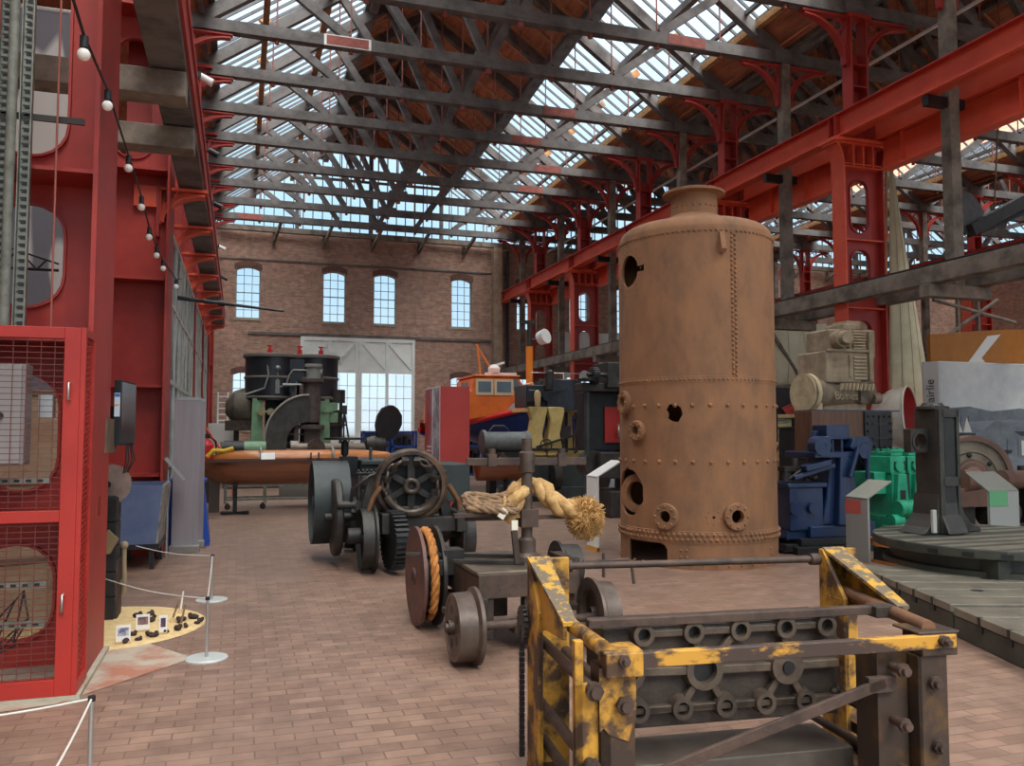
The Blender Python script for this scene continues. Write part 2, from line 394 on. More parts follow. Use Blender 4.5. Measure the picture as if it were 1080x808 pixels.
struct(mb.build('trim_1', timber_dark))      # sliding door rail and string course
struct(MB().b2((9.98, W - .35, 0), (10.35, W, 9.3)).build('trim_2', mat('pale_brick_pier', (176, 156, 132), (148, 126, 108), rough=.9, scale=3)))
struct(MB().cyl((10.62, W - .18, 0), (10.62, W - .18, 9.2), .07).build('trim_3', iron_green))

wi = 0
frame_m = mat('grey_blue_window_iron', (150, 176, 184), rough=.5)
for (a, b, c, d) in wins:
    wi += 1; mb = MB(); y = W + .12; t = .035
    mb.b2((a, y, c), (a + t, y + .05, d)); mb.b2((b - t, y, c), (b, y + .05, d)); mb.b2((a, y, c), (b, y + .05, c + t)); mb.b2((a, y, d - t), (b, y + .05, d))
    nr = 6 if d - c < 2.1 else 7
    for i in range(1, 3): mb.b2((a + (b - a) * i / 3 - .012, y, c), (a + (b - a) * i / 3 + .012, y + .03, d))
    for i in range(1, nr): mb.b2((a, y, c + (d - c) * i / nr - (.02 if i == 3 else .011)), (b, y + .03, c + (d - c) * i / nr + (.02 if i == 3 else .011)))
    w = struct(mb.build('window_%d' % wi, frame_m))
    MB().b2((a + .01, y + .012, c + .01), (b - .01, y + .016, d - .01)).build('pane', pane, w)

# white sliding doors
def sliding_door(n, x0, x1, z1, leaves, y, gz0, gz1):
    lw = (x1 - x0) / leaves
    for k in range(leaves):
        a = x0 + k * lw; b = a + lw; mb = MB(); fw = .13
        for q in (a, (a + b) / 2 - fw / 2, b - fw): mb.b2((q + .005, y - .09, .02), (q + fw - .005, y, z1))
        for zq in (.02, gz0 - .16, gz1 + .02, z1 - .14): mb.b2((a, y - .08, zq), (b, y - .01, zq + .14))
        for side in (0, 1):
            aa = a + fw if side == 0 else (a + b) / 2 + fw / 2; bb = (a + b) / 2 - fw / 2 if side == 0 else b - fw
            mb.b2((aa, y - .05, gz1 + .14), (bb, y - .03, z1 - .1)); mb.b2((aa, y - .05, .1), (bb, y - .03, gz0 - .1))
            p, q = ((aa, gz1 + .2), (bb, z1 - .16)) if (k == 0) else ((aa, z1 - .16), (bb, gz1 + .2))
            mb.beam((p[0], y - .07, p[1]), (q[0], y - .07, q[1]), .1, .04, (0, 1, 0))
            for i in range(1, 6): 
                xx = aa + (bb - aa) * i / 6; mb.b2((xx - .004, y - .055, gz1 + .14), (xx + .004, y - .05, z1 - .14))
            for i in range(1, 3): mb.b2((aa + (bb - aa) * i / 3 - .012, y - .05, gz0), (aa + (bb - aa) * i / 3 + .012, y - .02, gz1))
            for i in range(1, 5): mb.b2((aa, y - .05, gz0 + (gz1 - gz0) * i / 5 - .012), (bb, y - .02, gz0 + (gz1 - gz0) * i / 5 + .012))
        o = struct(mb.build('door_%d' % (n + k), white_paint))
        MB().b2((a + .1, y - .04, gz0), (b - .1, y - .035, gz1)).build('pane', pane, o)
sliding_door(1, 2.22, 6.72, 5.33, 2, W - .02, 1.5, 3.92)
sliding_door(3, 13.2, 17.0, 5.9, 2, W - .02, 1.5, 3.92)

struct(MB().b2((35, -6, 0), (35.3, W, 9.4)).build('wall_right', brick_y))
struct(MB().b2((-7.3, -6, 0), (-7, W, 9.4)).build('wall_left', brick_y))

# roof: three naves, boarded ridge, glazed lower slopes
board = mat('red_brown_roof_boards', (196, 128, 96), (150, 94, 72), rough=.8, scale=1.4, stretch=(6, 1, 6), bump=.1)
batten_m = mat('pale_roof_batten', (206, 160, 120), (170, 126, 92), rough=.8, scale=5)
bar_m = mat('glazing_bar_paint', (92, 96, 100), (66, 66, 70), rough=.6, scale=3)
RY0 = -7.0; ZO = 9.78
def roof_z(x, xa, xb): return ZO + SL * min(x - xa, xb - x)
naves = [('1', X0, X1), ('2', X1, X2), ('3', X2, X3)]
glaze_no = 40; cn = 0
tn = 10
for nm, xa, xb in naves:
    mid = (xa + xb) / 2
    lb = (xa - .0, mid, 1); rb = (xb, mid, -1)
    for side, (xe, sgn) in enumerate(((xa, 1), (xb, -1))):
        g0, g1 = ((.3, 3.89) if sgn > 0 else (.6, 2.8))
        if sgn > 0 and nm == '2': g0 = g1 = .4
        half = mid - xa
        P = lambda d, dz=0: (xe + sgn * d, ZO + SL * d + dz)
        # boards
        mb = MB()
        for d0, d1 in ((-.15, g0), (g1, half)):
            a, b = P(d0), P(d1)
            mb.prism([(a[0], a[1]), (b[0], b[1]), (b[0], b[1] + .05), (a[0], a[1] + .05)], W - RY0 + .3, (0, (W + RY0) / 2 + .1, 0))
        c = struct(mb.build('ceiling', board)); 
        mb = MB(); y = RY0 + .3
        while y < W:
            for d0, d1 in ((g1, half),):
                a, b = P(d0, -.03), P(d1, -.03); mb.beam((a[0], y, a[1]), (b[0], y, b[1]), .06, .06)
            y += .71
        mb.build('roof_batten', batten_m, c)
        # glazing
        if g0 != g1:
          mb = MB(); y = RY0
          step = .40
          while y < W:
              a, b = P(g0, -.02), P(g1, -.02); mb.beam((a[0], y, a[1]), (b[0], y, b[1]), .036, .06); y += step
          for d in (g0, g1):
              a = P(d, -.02); mb.beam((a[0], RY0, a[1]), (a[0], W, a[1]), .12, .14)
          glaze_no += 1
          g = struct(mb.build('window_%d' % glaze_no, bar_m))
          a, b = P(g0, .03), P(g1, .03)
          MB().add([(a[0], RY0, a[1]), (b[0], RY0, b[1]), (b[0], W, b[1]), (a[0], W, a[1])], [(0, 1, 2, 3)]).build('pane', pane_roof, g)
        # purlins along the hall
        for d, m_, sz in (((1.35, purlin_m, .13), (2.75, purlin_m, .15), (g1 + .15, timber_dark, .2), (.12, timber_dark, .1)) if sgn > 0 else ((.66, timber_pale, .13), (.95, timber_dark, .08), (1.75, timber_dark, .14), (g1 + .15, timber_dark, .16), (g1 + 1.6, timber_dark, .14))):
            tn += 1; a = P(d, -.17); struct(MB().beam((a[0], RY0, a[1]), (a[0], W, a[1]), sz, sz * 1.15).build('trim_%d' % tn, m_))
    # ridge beam, gable above the wall
    tn += 1; struct(MB().b2((mid - .09, RY0, roof_z(mid, xa, xb) - .3), (mid + .09, W, roof_z(mid, xa, xb) - .02)).build('trim_%d' % tn, timber_dark))
    mb = MB(); zt = 12.85; z0 = 9.42
    xs_ = [xa + .25 + i * .37 for i in range(int((xb - xa - .5) / .37) + 1)]
    for x in xs_:
        t = min(roof_z(x, xa, xb), zt)
        if t > z0 + .1: mb.b2((x - .018, W + .1, z0), (x + .018, W + .16, t))
    for zq in (z0 + .02, 10.55, 11.7, zt):
        q = max((zq - ZO) / SL, 0); mb.b2((xa + q, W + .06, zq - .05), (xb - q, W + .16, zq + .04))
    for q in (-2.9, 0, 2.9): mb.b2((mid + q - .07, W + .02, z0), (mid + q + .07, W + .16, min(zt, roof_z(mid + q, xa, xb))))
    glaze_no += 1
    g = struct(mb.build('window_%d' % glaze_no, timber_dark))
    q = (zt - ZO) / SL
    MB().add([(xa, W + .17, z0), (xb, W + .17, z0), (xb, W + .17, ZO), (xb - q, W + .17, zt), (xa + q, W + .17, zt), (xa, W + .17, ZO)], [(0, 1, 2, 3, 4, 5)]).build('pane', pane_roof, g)
    struct(MB().prism([(xa + q, zt), (xb - q, zt), (mid, roof_z(mid, xa, xb))], .1, (0, W + .15, 0)).build('ceiling', board))
    tn += 1
    mb = MB(); mb.b2((xa, W - .35, 9.30), (xb, W - .15, 9.5)); mb.b2((xa, W - 1.3, 9.52), (xb, W - 1.12, 9.68))
    for i in range(5):
        x = xa + 2.1 + i * 1.9; mb.beam((x + .25, W - 1.2, 9.6), (x, W - .03, 8.95), .1, .12); mb.b2((x - .05, W - .12, 8.85), (x + .05, W - .0, 9.4))
    struct(mb.build('trim_%d' % tn, timber))
# left aisle ceiling of dark boards
struct(MB().b2((-7, -7, 9.75), (-1.9, W, 9.85)).build('ceiling', board))

# trusses
def make_truss():
    t = thing('roof_truss', 'dark timber roof truss', 'truss', (X0, 0, 0))
    Lh = X1 - X0; mid = Lh / 2
    MB().b2((-.25, -.1, 9.6), (Lh + .1, .1, 9.83)).build('tie_beam', timber_dark, t)
    rz_ = lambda x: 9.78 + SL * min(x, Lh - x)
    for s_ in (1, -1):
        e_ = 0 if s_ > 0 else Lh
        MB().beam((e_, 0, 9.75), (mid, 0, rz_(mid)), .17, .24).build('rafter', timber_dark, t)
        for k in range(3):
            xb = mid - s_ * (.06 + 1.45 * k); xt = mid - s_ * 1.45 * (k + 1)
            mb = MB(); a = Vector((xb, 0, 9.84)); b = Vector((xt, 0, rz_(xt))); d = (b - a).normalized()
            mb.beam(a, b + d * .12, .13, .17)
            if k == 2:
                mb.cur = 1; mb.beam(b + d * .12, b + d * .34, .131, .171)
            mb.build('strut', [timber_dark, timber_pale], t)
        for k in range(1, 4):
            x = mid - s_ * 1.45 * k
            mb = MB(); mb.cyl((x, 0, 9.55), (x, 0, rz_(x)), .016, n=8); mb.nut((x, 0, 9.52), (0, 0, 1), .05, .08); mb.build('tie_rod', iron_rod, t)
    mb = MB(); mb.cyl((mid, 0, 9.5), (mid, 0, rz_(mid)), .02, n=8); mb.cyl((mid, 0, 9.5), (mid, 0, 9.6), .08, n=10); mb.build('tie_rod', iron_rod, t)
    MB().b2((mid - .3, -.108, 9.66), (mid + .3, .108, 9.9)).build('splice_plate', timber_dark, t)
    return t
ordn = ['first', 'second', 'third', 'fourth', 'fifth', 'sixth', 'seventh', 'eighth', 'ninth', 'tenth', 'eleventh', 'twelfth', 'thirteenth']
trusses = {}; proto = make_truss(); brick_red_m = mat('faded_red_plate', (150, 82, 70), (126, 64, 56), rough=.7)
first = True
for gi, (nm, xa, xb) in enumerate(naves):
    where = ['main nave', 'second nave', 'far right nave'][gi]
    ys = TY[0 if gi == 0 else 1:] if gi < 2 else TY[2:]
    for k, y in enumerate(reversed(ys)):
        lab = 'dark timber roof truss, %s from the back wall over the %s' % (ordn[k], where)
        if first: o = proto; o.location = (xa, y, -.25); o['label'] = lab; first = False
        else: o = dup(proto, (xa, y, -.25), 0, lab)
        o['group'] = 'timber roof trusses over the ' + where
        o.scale = ((xb - xa) / (X1 - X0), 1, 1)
        trusses[(gi, k)] = o
for (gg, kk, xp) in ((0, 7, 2.9), (0, 6, 8.3), (0, 5, 8.2), (0, 4, 9.6), (0, 3, 9.8), (0, 0, 1.2), (0, 8, 9.4), (1, 6, 1.2), (1, 7, 1.4)):
    o = trusses[(gg, kk)]
    if xp == 2.9: MB().b2((xp - .47, -.104, 9.6), (xp + .47, .104, 9.83)).build('splice_border', white_clean, o)
    MB().b2((xp - .42, -.108, 9.62), (xp + .42, .108, 9.81)).build('splice_plate', brick_red_m, o)

# ---------------------------------------------------------------- red crane columns, timber posts and the brackets at their heads
def corbel(mb, s, xr, z, reach=1.0, drop=.95, w=.14):
    # curved iron bracket in the XZ plane: from the post side xr out to xr + s*reach, top at z
    pts = []
    n = 8; poly = [(xr, z), (xr + s * reach, z), (xr + s * reach, z - .06)]
    for i in range(n + 1):
        a = PI / 2 * i / n; poly.append((xr + s * (reach - .04) - s * (reach - .1) * math.sin(a), z - .08 - (drop - .1) * (1 - math.cos(a))))
    poly.append((xr, z - drop))
    cw = []
    for q in (0, 1):
        rng = range(n + 1) if q == 0 else range(n, -1, -1)
        for i in rng:
            a = PI / 2 * i / n; k_ = .12 * q
            cw.append((xr + s * max(0, (reach - .04) - (reach - .1) * math.sin(a) - k_ * math.sin(a)), z - .08 - (drop - .1) * (1 - math.cos(a)) + k_ * (.6 * math.cos(a))))
    if s < 0: cw = list(reversed(cw))
    for i in range(n):
        m = len(cw) - 1; mb.prism([cw[i], cw[i + 1], cw[m - i - 1], cw[m - i]], .035)
    mb.tube(arc((xr + s * .2 * reach, 0, z - .2 * drop), .11, 0, 2 * PI, 14), .018, 6); mb.beam((xr + s * .02, 0, z - drop), (xr + s * .02, 0, z), w * .8, .03, (1, 0, 0))
    mb.b2((min(xr, xr + s * reach), -w / 2, z - .04), (max(xr, xr + s * reach), w / 2, z))
    last = None
    for i in range(n + 1):
        a = PI / 2 * i / n; p = (xr + s * (reach - .04) - s * (reach - .1) * math.sin(a), 0, z - .08 - (drop - .1) * (1 - math.cos(a)))
        if last: mb.beam(last, p, w, .03, (0, 1, 0)) if False else mb.beam(last, p, .03, w, (0, 1, 0))
        last = p
    return mb
def flared_flange(mb, x, s, fw, z0, z1, th=.03):
    # flange plate in the YZ plane whose head flares outward (direction s)
    mb.b2((x - th / 2, -fw / 2, z0), (x + th / 2, fw / 2, z1 - .55))
    last = (x, z1 - .55)
    for i in range(1, 7):
        a = PI / 2 * i / 6; p = (x + s * .22 * (1 - math.cos(a)), z1 - .55 + .5 * math.sin(a))
        mb.beam((last[0], 0, last[1]), (p[0], 0, p[1]), .03, fw, (0, 1, 0)) if False else mb.prism([(last[0] - th / 2, last[1]), (last[0] + th / 2, last[1]), (p[0] + th / 2, p[1]), (p[0] - th / 2, p[1])], fw)
        last = p
def make_crane_column(fw=.34, wd=.86, top=6.95, upper=True, hole_z=None):
    t = thing('crane_column', '', 'column')
    h = wd / 2
    mb = MB(); flared_flange(mb, -h, -1, fw, .02, top); mb.b2((-h - .03, -fw / 2 - .03, 0), (-h + .03, fw / 2 + .03, .03))
    for zz in [.3 + .28 * i for i in range(22)]:
        for yy in (-fw * .32, fw * .32): mb.ball((-h - .016, yy, zz), .016, 6, 4)
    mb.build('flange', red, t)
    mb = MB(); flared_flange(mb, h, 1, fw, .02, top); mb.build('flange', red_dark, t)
    mb = MB()
    cells = hole_z or [(0, 1.95, .25, 1.7), (1.95, 3.85, 2.15, 3.65), (4.0, 5.1, 4.1, 4.95), (5.1, 6.45, 5.25, 6.25)]
    zprev = 0
    for (a, b, c, d) in cells:
        if a > zprev: mb.b2((-h, -.015, zprev), (h, .015, a))
        mb.cell(-h, h, a, b, (0, (c + d) / 2, wd * .5, d - c, wd * .24), .03)
        # raised rim round the opening
        r_ = wd * .24; w_ = wd * .5; hh = d - c; path = []
        for k, (sx, sz) in enumerate(((1, 1), (-1, 1), (-1, -1), (1, -1))):
            for i in range(6):
                an = PI / 2 * (k + i / 5); path.append((sx * (w_ / 2 - r_) + r_ * math.cos(an), 0, (c + d) / 2 + sz * (hh / 2 - r_) + r_ * math.sin(an)))
        for p, q in zip(path, path[1:] + path[:1]):
            if (Vector(p) - Vector(q)).length > .001: mb.beam(p, q, .02, .09, (0, 1, 0)) if False else mb.beam(p, q, .09, .02, (0, 1, 0)) if False else mb.beam(p, q, .09, .018, (Vector(q) - Vector(p)).cross(Vector((0, 1, 0))))
        zprev = b
    mb.b2((-h, -.015, zprev), (h, .015, top))
    mb.build('web', red_dark, t)
    mb = MB()
    for z in [c[1] for c in cells] + [top - .45]: mb.b2((-h, -fw / 2 + .02, z - .012), (h, fw / 2 - .02, z + .012))
    mb.build('stiffener', red, t)
    mb = MB(); mb.b2((-h - .24, -fw / 2 - .06, top - .06), (h + .24, fw / 2 + .06, top)); mb.b2((-h - .2, -fw / 2, top - .1), (h + .2, fw / 2, top - .06))
    for x in (-.22, 0, .22): mb.prism([(x - .02, top - .1), (x + .02, top - .1), (x + .02, top - .5), (x - .02, top - .5)], fw)
    mb.build('cap_plate', red, t)
    if upper:
        mb = MB()
        for s in (-1, 1):
            mb.b2((s * .17 - .012, -.13, top), (s * .17 + .012, .13, 9.3)); 
        mb.b2((-.17, -.012, top), (.17, .012, top + .5))
        z = top + .6
        while z < 8.7: mb.b2((-.17, -.12, z), (.17, .12, z + .02)); z += .42
        mb.b2((-.17, .1, top), (.17, .12, 8.7)); mb.b2((-.26, -.16, 9.27), (.26, .16, 9.35))
        mb.build('upper_post', red_dark, t)
        for s in (-1, 1): corbel(MB(), s, s * .18, 9.33).build('bracket', red_dark, t)
    return t
col = make_crane_column()
cols_y = [12.55, 16.85, 21.15, 25.5, 29.8]
side_names = ['tall red riveted crane column, %s from the back wall beside the main nave', 'tall red riveted crane column, %s from the back wall in the far right row']
for r_i, xx in enumerate((X1, X2)):
    for k, y in enumerate(reversed(cols_y)):
        if r_i == 1 and k > 3: continue
        lab = side_names[r_i] % ordn[k]
        if r_i == 0 and k == 0: o = col; o.location = (xx, y, 0); o['label'] = lab
        else: o = dup(col, (xx, y, 0), 0, lab)
        o['group'] = 'red crane columns'
def make_post(z0=4.25):
    t = thing('timber_post', '', 'post')
    MB().b2((-.1, -.1, 3.92), (.1, .1, 9.35)).build('post', timber, t, bevel=.012)
    for s in (-1, 1): corbel(MB(), s, s * .1, 9.33, .95, .9, .1).build('bracket', red_dark, t)
    mb = MB(); mb.b2((-.62, -.11, 3.72), (.62, .11, 3.92)); mb.build('cross_timber', timber, t, bevel=.01)
    mb = MB(); mb.b2((-.5, -.06, 6.8), (.25, .06, 6.96)); mb.build('iron_shoe', black, t)
    return t
post = make_post()
post_y = [10.41, 14.7, 19.0, 23.3, 27.6, 31.9]
for r_i, xx in enumerate((X1, X2)):
    for k, y in enumerate(reversed(post_y)):
        if r_i == 1 and k > 4: continue
        lab = 'weathered grey timber post, %s from the back wall %s' % (ordn[k], ['beside the main nave', 'in the far right row'][r_i])
        if r_i == 0 and k == 0: o = post; o.location = (xx, y, 0); o['label'] = lab
        else: o = dup(post, (xx, y, 0), 0, lab)
        o['group'] = 'grey timber posts'
# crane girders and timber rails
for r_i, xx in enumerate((X1, X2)):
    far = ['beside the main nave', 'in the far right nave'][r_i]
    for s, (z0, z1) in ((-1, (6.98, 7.42)), (1, (6.98, 7.55))):
        t = thing('crane_girder', 'long red steel crane girder, %s one of the pair %s' % ('nearer' if s < 0 else 'rear', far), 'girder', (xx + s * .4, 0, 0), 0)
        mb = MB(); mb.b2((-.012, 6.5, z0), (.012, W - .05, z1)); mb.b2((-.13, 6.5, z0), (.13, W - .05, z0 + .025)); mb.build('web', red, t)
        MB().b2((-.13, 6.5, z1 - .025), (.13, W - .05, z1)).build('top_flange', red_dark, t)
        y = 8.3
        while y < W - 1:
            mb = MB()
            for yy in (y - .09, y + .09): mb.b2((-.12, yy - .01, z0 + .02), (.12, yy + .01, z1 - .02))
            for iz in range(3):
                for iy in (-1, 1): mb.ball((-.014, y + iy * .04, z0 + .12 + iz * .1), .014, 6, 4)
            y += 4.3
            mb.build('splice_plate', red_dark, t)
        mb = MB(); mb.b2((-.03, 6.5, z1), (.03, W - .1, z1 + .05)); mb.build('crane_rail', black, t)
    t = thing('crane_girder', 'deep red lower box girder slung behind the main rail %s' % far, 'girder', (xx + .4, 0, 0))
    ends = [6.5] + [q for c_ in cols_y for q in (c_ - .22, c_ + .22)]
    for a, b in zip(ends[0::2], ends[1::2]):
        mb = MB(); mb.b2((.0, a, 6.42), (.03, b, 6.97)); mb.b2((-.1, a, 6.4), (.13, b, 6.43)); y = a + .5
        while y < b - .3: mb.b2((-.09, y, 6.43), (.0, y + .02, 6.97)); y += 1.2
        mb.build('web', red, t)
    t = thing('timber_rail_beam', 'long weathered timber crane beam with black rail %s' % far, 'beam', (xx - .45, 0, 0))
    mb = MB()
    for a, b in ((6.5, 14.7), (14.72, 23.3), (23.32, W - .05)): mb.b2((-.12, a, 3.93), (.12, b, 4.2))
    mb.build('beam', timber, t, bevel=.01)
    MB().b2((-.05, 6.5, 4.2), (.05, W - .1, 4.25)).build('rail', black, t)
    t = thing('timber_rail_beam', 'rear weathered timber crane beam with red rail %s' % far, 'beam', (xx + .45, 0, 0))
    MB().b2((-.12, 6.5, 3.93), (.12, W - .05, 4.2)).build('beam', timber, t)
    MB().b2((-.05, 6.5, 4.2), (.05, W - .1, 4.28)).build('rail', red_dark, t)

# left row
def left_column(y, fw, label, cells):
    t = make_crane_column(fw, .95, 9.5, False, cells); t.location = (-.93 - .475, y, 0); t['label'] = label; t['group'] = 'red crane columns'
    for c in t.children: c.data.materials.clear(); c.data.materials.append(red_left_shaded)
    return t
lc = left_column(6.45, .85, 'nearest left red steel column with large rounded openings behind the mesh cage', [(0.1, 1.05, .2, .85), (1.05, 2.2, 1.2, 2.0), (2.32, 3.32, 2.45, 3.18), (3.34, 6.4, 3.5, 5.9), (6.6, 8.4, 6.9, 8.2)])
left_column(12.05, .85, 'left red steel column with solid lower panels behind the blue cart', [(5.05, 7.2, 5.25, 6.9), (7.4, 8.8, 7.5, 8.5)])
mb = MB()
for z in (1.05, 2.2, 3.6, 5.05): mb.b2((-1.86, 11.72, z - .02), (-.96, 12.03, z + .02))
o = mb.build('panel_stiffener', red_left_shaded, bpy.data.objects['crane_column'] if False else None)
struct(o); o.name = 'trim_90'
for k, y in enumerate([31.9, 27.6, 23.3, 19.0]):
    left_column(y, .3, 'slim red column behind the glazed partition, %s from the back wall' % ordn[k], [(0.1, 2.0, .3, 1.8), (2.0, 4.0, 2.2, 3.8), (5.05, 7.2, 5.25, 6.9)])
# nave side corbels of the left row and brackets under the left crane beam
br = thing('wall_bracket', 'curved red iron bracket under the left end of a roof truss', 'bracket')
corbel(MB(), 1, 0, 9.33, 1.0, .8).build('bracket', red_dark, br); MB().b2((-.3, -.12, 4.3), (0, .12, 9.35)).build('post', red_dark, br)
for k, y in enumerate(reversed(TY)):
    lab = 'curved red bracket under the left end of the %s truss from the back' % ordn[k]
    if k == 0: o = br; o.location = (-1.25, y, 0); o['label'] = lab
    else: o = dup(br, (-1.25, y, 0), 0, lab)
    o['group'] = 'red brackets along the left eave'
    if y < 12: 
        for c in o.children:
            if c.name.startswith('post'): bpy.data.objects.remove(c)
b2_ = thing('beam_bracket', 'red bracket', 'bracket')
mb = MB(); corbel(mb, 1, 0, 4.88, .62, .5, .2); mb.b2((-.3, -.1, 4.6), (0, .1, 4.88)); mb.build('bracket', red, b2_)
mb = MB(); mb.b2((-.02, -.12, 4.2), (.02, .12, 4.9)); mb.build('back_plate', red_dark, b2_)
ys = [12.05 + 2.14 * k for k in range(8)]
for k, y in enumerate(reversed(ys)):
    lab = 'red bracket under the dark left crane beam, %s from the back' % ordn[k]
    o = b2_ if k == 0 else dup(b2_); o.location = (-1.08, y, 0); o['label'] = lab; o['group'] = 'red brackets under the left crane beam'
t = thing('timber_rail_beam', 'dark timber crane beam running overhead along the left side', 'beam', (-.67, 0, 0))
mb = MB(); 
for a, b in ((3.2, 9.1), (9.12, 15.0), (15.02, 21), (21.02, 28)): mb.b2((-.17, a, 4.92), (.15, b, 5.22))
mb.build('beam', timber_dark, t, bevel=.01)
mb = MB(); mb.b2((.13, 3.2, 5.22), (.2, 28, 5.3)); mb.b2((.15, 3.2, 5.0), (.18, 28, 5.22)); mb.build('rail', red_dark, t)
for y, lab in ((8.2, 'short weathered cross timber under the left crane beam, nearer one'), (9.7, 'short weathered cross timber under the left crane beam, farther one')):
    tag(MB().b2((-2.3, y - .14, 4.66), (-.52, y + .14, 4.9)).build('cross_timber', timber, bevel=.01), lab, 'timber', 'cross timbers under the left crane beam')
for k, (y, z) in enumerate(((6.9, 5.28), (9.1, 5.28), (11.5, 5.28), (14.2, 5.28), (17.5, 5.28), (21, 5.28))):
    t = thing('spotlight', 'small spotlight clamped on the left crane rail, %s from the front' % ordn[k], 'spotlight', (-.45, y, z), .3, 'spotlights on the left crane rail'); t.scale = (.6, .6, .6)
    MB().b2((-.07, -.06, -.02), (.0, .06, .08)).build('clamp', black, t)
    mb = MB(); mb.cyl((.0, 0, .03), (.2, -.05, -.07), .055, .07, 14); mb.build('lamp_head', white_clean if k in (1, 4) else black, t)

tag(MB().tube([(12.0, 8, 9.03), (12.0, 33, 9.03)], .035, 8).build('white_pipe', white_clean), 'long white pipe running under the roof of the second nave', 'pipe')
# ================================================================ RUSTED VERTICAL BOILER
B = thing('vertical_boiler', 'tall rust-brown riveted vertical boiler with dark holes standing on the brick floor', 'boiler', (5.6, 9.55, 0))
R_ = .98; H_ = 4.02
prof_o = [(R_, 0), (R_, H_)] + [(R_ - .2 + .2 * math.cos(a), H_ + .2 * math.sin(a)) for a in [PI / 2 * i / 6 for i in range(1, 7)]] + [(.34, 4.36), (.3, 4.4), (.3, 4.68)]
prof_i = [(.27, 4.68), (.27, 4.36), (.76, 4.17), (R_ - .05, 4.0), (R_ - .03, 3.9), (R_ - .03, 0)]
mb = MB()
n = 96; prof = prof_o + prof_i; m_ = len(prof)
vs = [(r * math.cos(2 * PI * i / n), r * math.sin(2 * PI * i / n), z) for (r, z) in prof for i in range(n)]
fs = [(j * n + i, j * n + (i + 1) % n, ((j + 1) % m_) * n + (i + 1) % n, ((j + 1) % m_) * n + i) for j in range(m_) for i in range(n)]
mb.add(vs, fs, True); shell = mb.build('shell', rust, B)
cut = MB()
def cutter(deg, z, poly):
    a = math.radians(deg); d = Vector((math.cos(a), math.sin(a), 0)); tx = Vector((-d.y, d.x, 0))
    A = [d * .72 + tx * p[0] + Vector((0, 0, z + p[1])) for p in poly]; Bv = [d * 1.3 + tx * p[0] + Vector((0, 0, z + p[1])) for p in poly]
    k = len(poly)
    cut.add(A + Bv, [list(reversed(range(k))), list(range(k, 2 * k))] + [(i, (i + 1) % k, k + (i + 1) % k, k + i) for i in range(k)])
ell = lambda a, b, n=20, j=0: [((a + random.uniform(-j, j)) * math.cos(2 * PI * i / n), (b + random.uniform(-j, j)) * math.sin(2 * PI * i / n)) for i in range(n)]
cutter(-176.5, 3.62, [(p[0], p[1]) for p in ell(.2, .2, 24)][0:1] + [(.2, .035), (.29, .035), (.29, -.035), (.2, -.035)] + []) if False else None
man = []
for i in range(28):
    a = 2 * PI * i / 28; x, y = .2 * math.cos(a), .2 * math.sin(a)
    if i == 0: man += [(.195, -.035), (.265, -.035), (.3, -.06), (.3, .06), (.265, .035), (.195, .035)]
    elif i in (1, 27): continue
    else: man.append((x, y))
cutter(-176.5, 3.62, man)
cutter(-135.6, 1.83, list(reversed([(-.06, .1), (.02, .11), (.08, .06), (.1, -.02), (.05, -.11), (-.03, -.1), (-.08, -.07), (-.07, -.01), (-.1, .04)])))
cutter(-179, .86, ell(.3, .3, 22, .02))
cutter(-142, .605, ell(.075, .08)); cutter(-94.2, .62, ell(.08, .08)); cutter(-166, 1.62, ell(.06, .065)); cutter(177.5, 1.97, ell(.08, .08)); cutter(-109.6, .61, ell(.018, .018, 8)); pass
for (dg, w0) in ((-160, .31),): cutter(dg, 0, [(-w0, .03), (w0, .03), (w0, .22), (w0 - .03, .27), (w0 - .09, .29), (-w0, .29)])
co = cut.build('cutter', rust, B)
bm_ = shell.modifiers.new('b', 'BOOLEAN'); bm_.object = co; bm_.operation = 'DIFFERENCE'; bm_.solver = 'EXACT'
bpy.context.view_layer.update()
dg_ = bpy.context.evaluated_depsgraph_get()
me = bpy.data.meshes.new_from_object(shell.evaluated_get(dg_))
shell.modifiers.clear(); shell.data = me; bpy.data.objects.remove(co)
def P_(deg, z, r=R_): a = math.radians(deg); return Vector((r * math.cos(a), r * math.sin(a), z))
# rivets and seams stay in the plate's own surface
mb = MB()
def rivet(deg, z, r=.015, rr=R_): mb.ball(P_(deg, z, rr), r, 7, 4)
for i in range(96): rivet(i * 360 / 96, 4.0, .021)
for i in range(110): rivet(i * 360 / 110, 2.225, .019)
for i in range(92):
    rivet(i * 360 / 92, .405, .025, R_ + .008); rivet((i + .5) * 360 / 92, .345, .025, R_ + .008)
for k in range(62):
    z = .0 + 2.27 + k * .028
    rivet(-94.2 + (.0 if k % 2 else 2.6), z, .021); 
for k in range(6): rivet(-94.2 + (0 if k % 2 else 2.2), 2.23 + k * .03)
for z in (1.92, 1.25):
    for i in range(30): rivet(i * 12 - 3, z, .028)
for i in range(40): rivet(i * 9, .05, .018)
for dg in (-132, -128, -60): rivet(dg, .14, .02); rivet(dg, .22, .02)
for ring, nn in ((.25, 22), (.31, 22)):
    for i in range(nn):
        a = 2 * PI * (i + (.5 if ring > .3 else 0)) / nn; x, z = ring * math.cos(a), ring * math.sin(a)
        dgr = -176.5 + math.degrees(x / R_)
        mb.ball(P_(dgr, 3.62 + z, R_), .011, 5, 3)
o0 = len(me.vertices)
allv = [tuple(v.co) for v in me.vertices] + [tuple(v) for v in mb.v]; allf = [list(p.vertices) for p in me.polygons] + [[i + o0 for i in f] for f in mb.f]
nme = bpy.data.meshes.new('shell'); nme.from_pydata(allv, [], allf); nme.materials.append(rust); nme.update()
nme.polygons.foreach_set('use_smooth', [True] * len(allf)); shell.data = nme; me = nme
nl = []
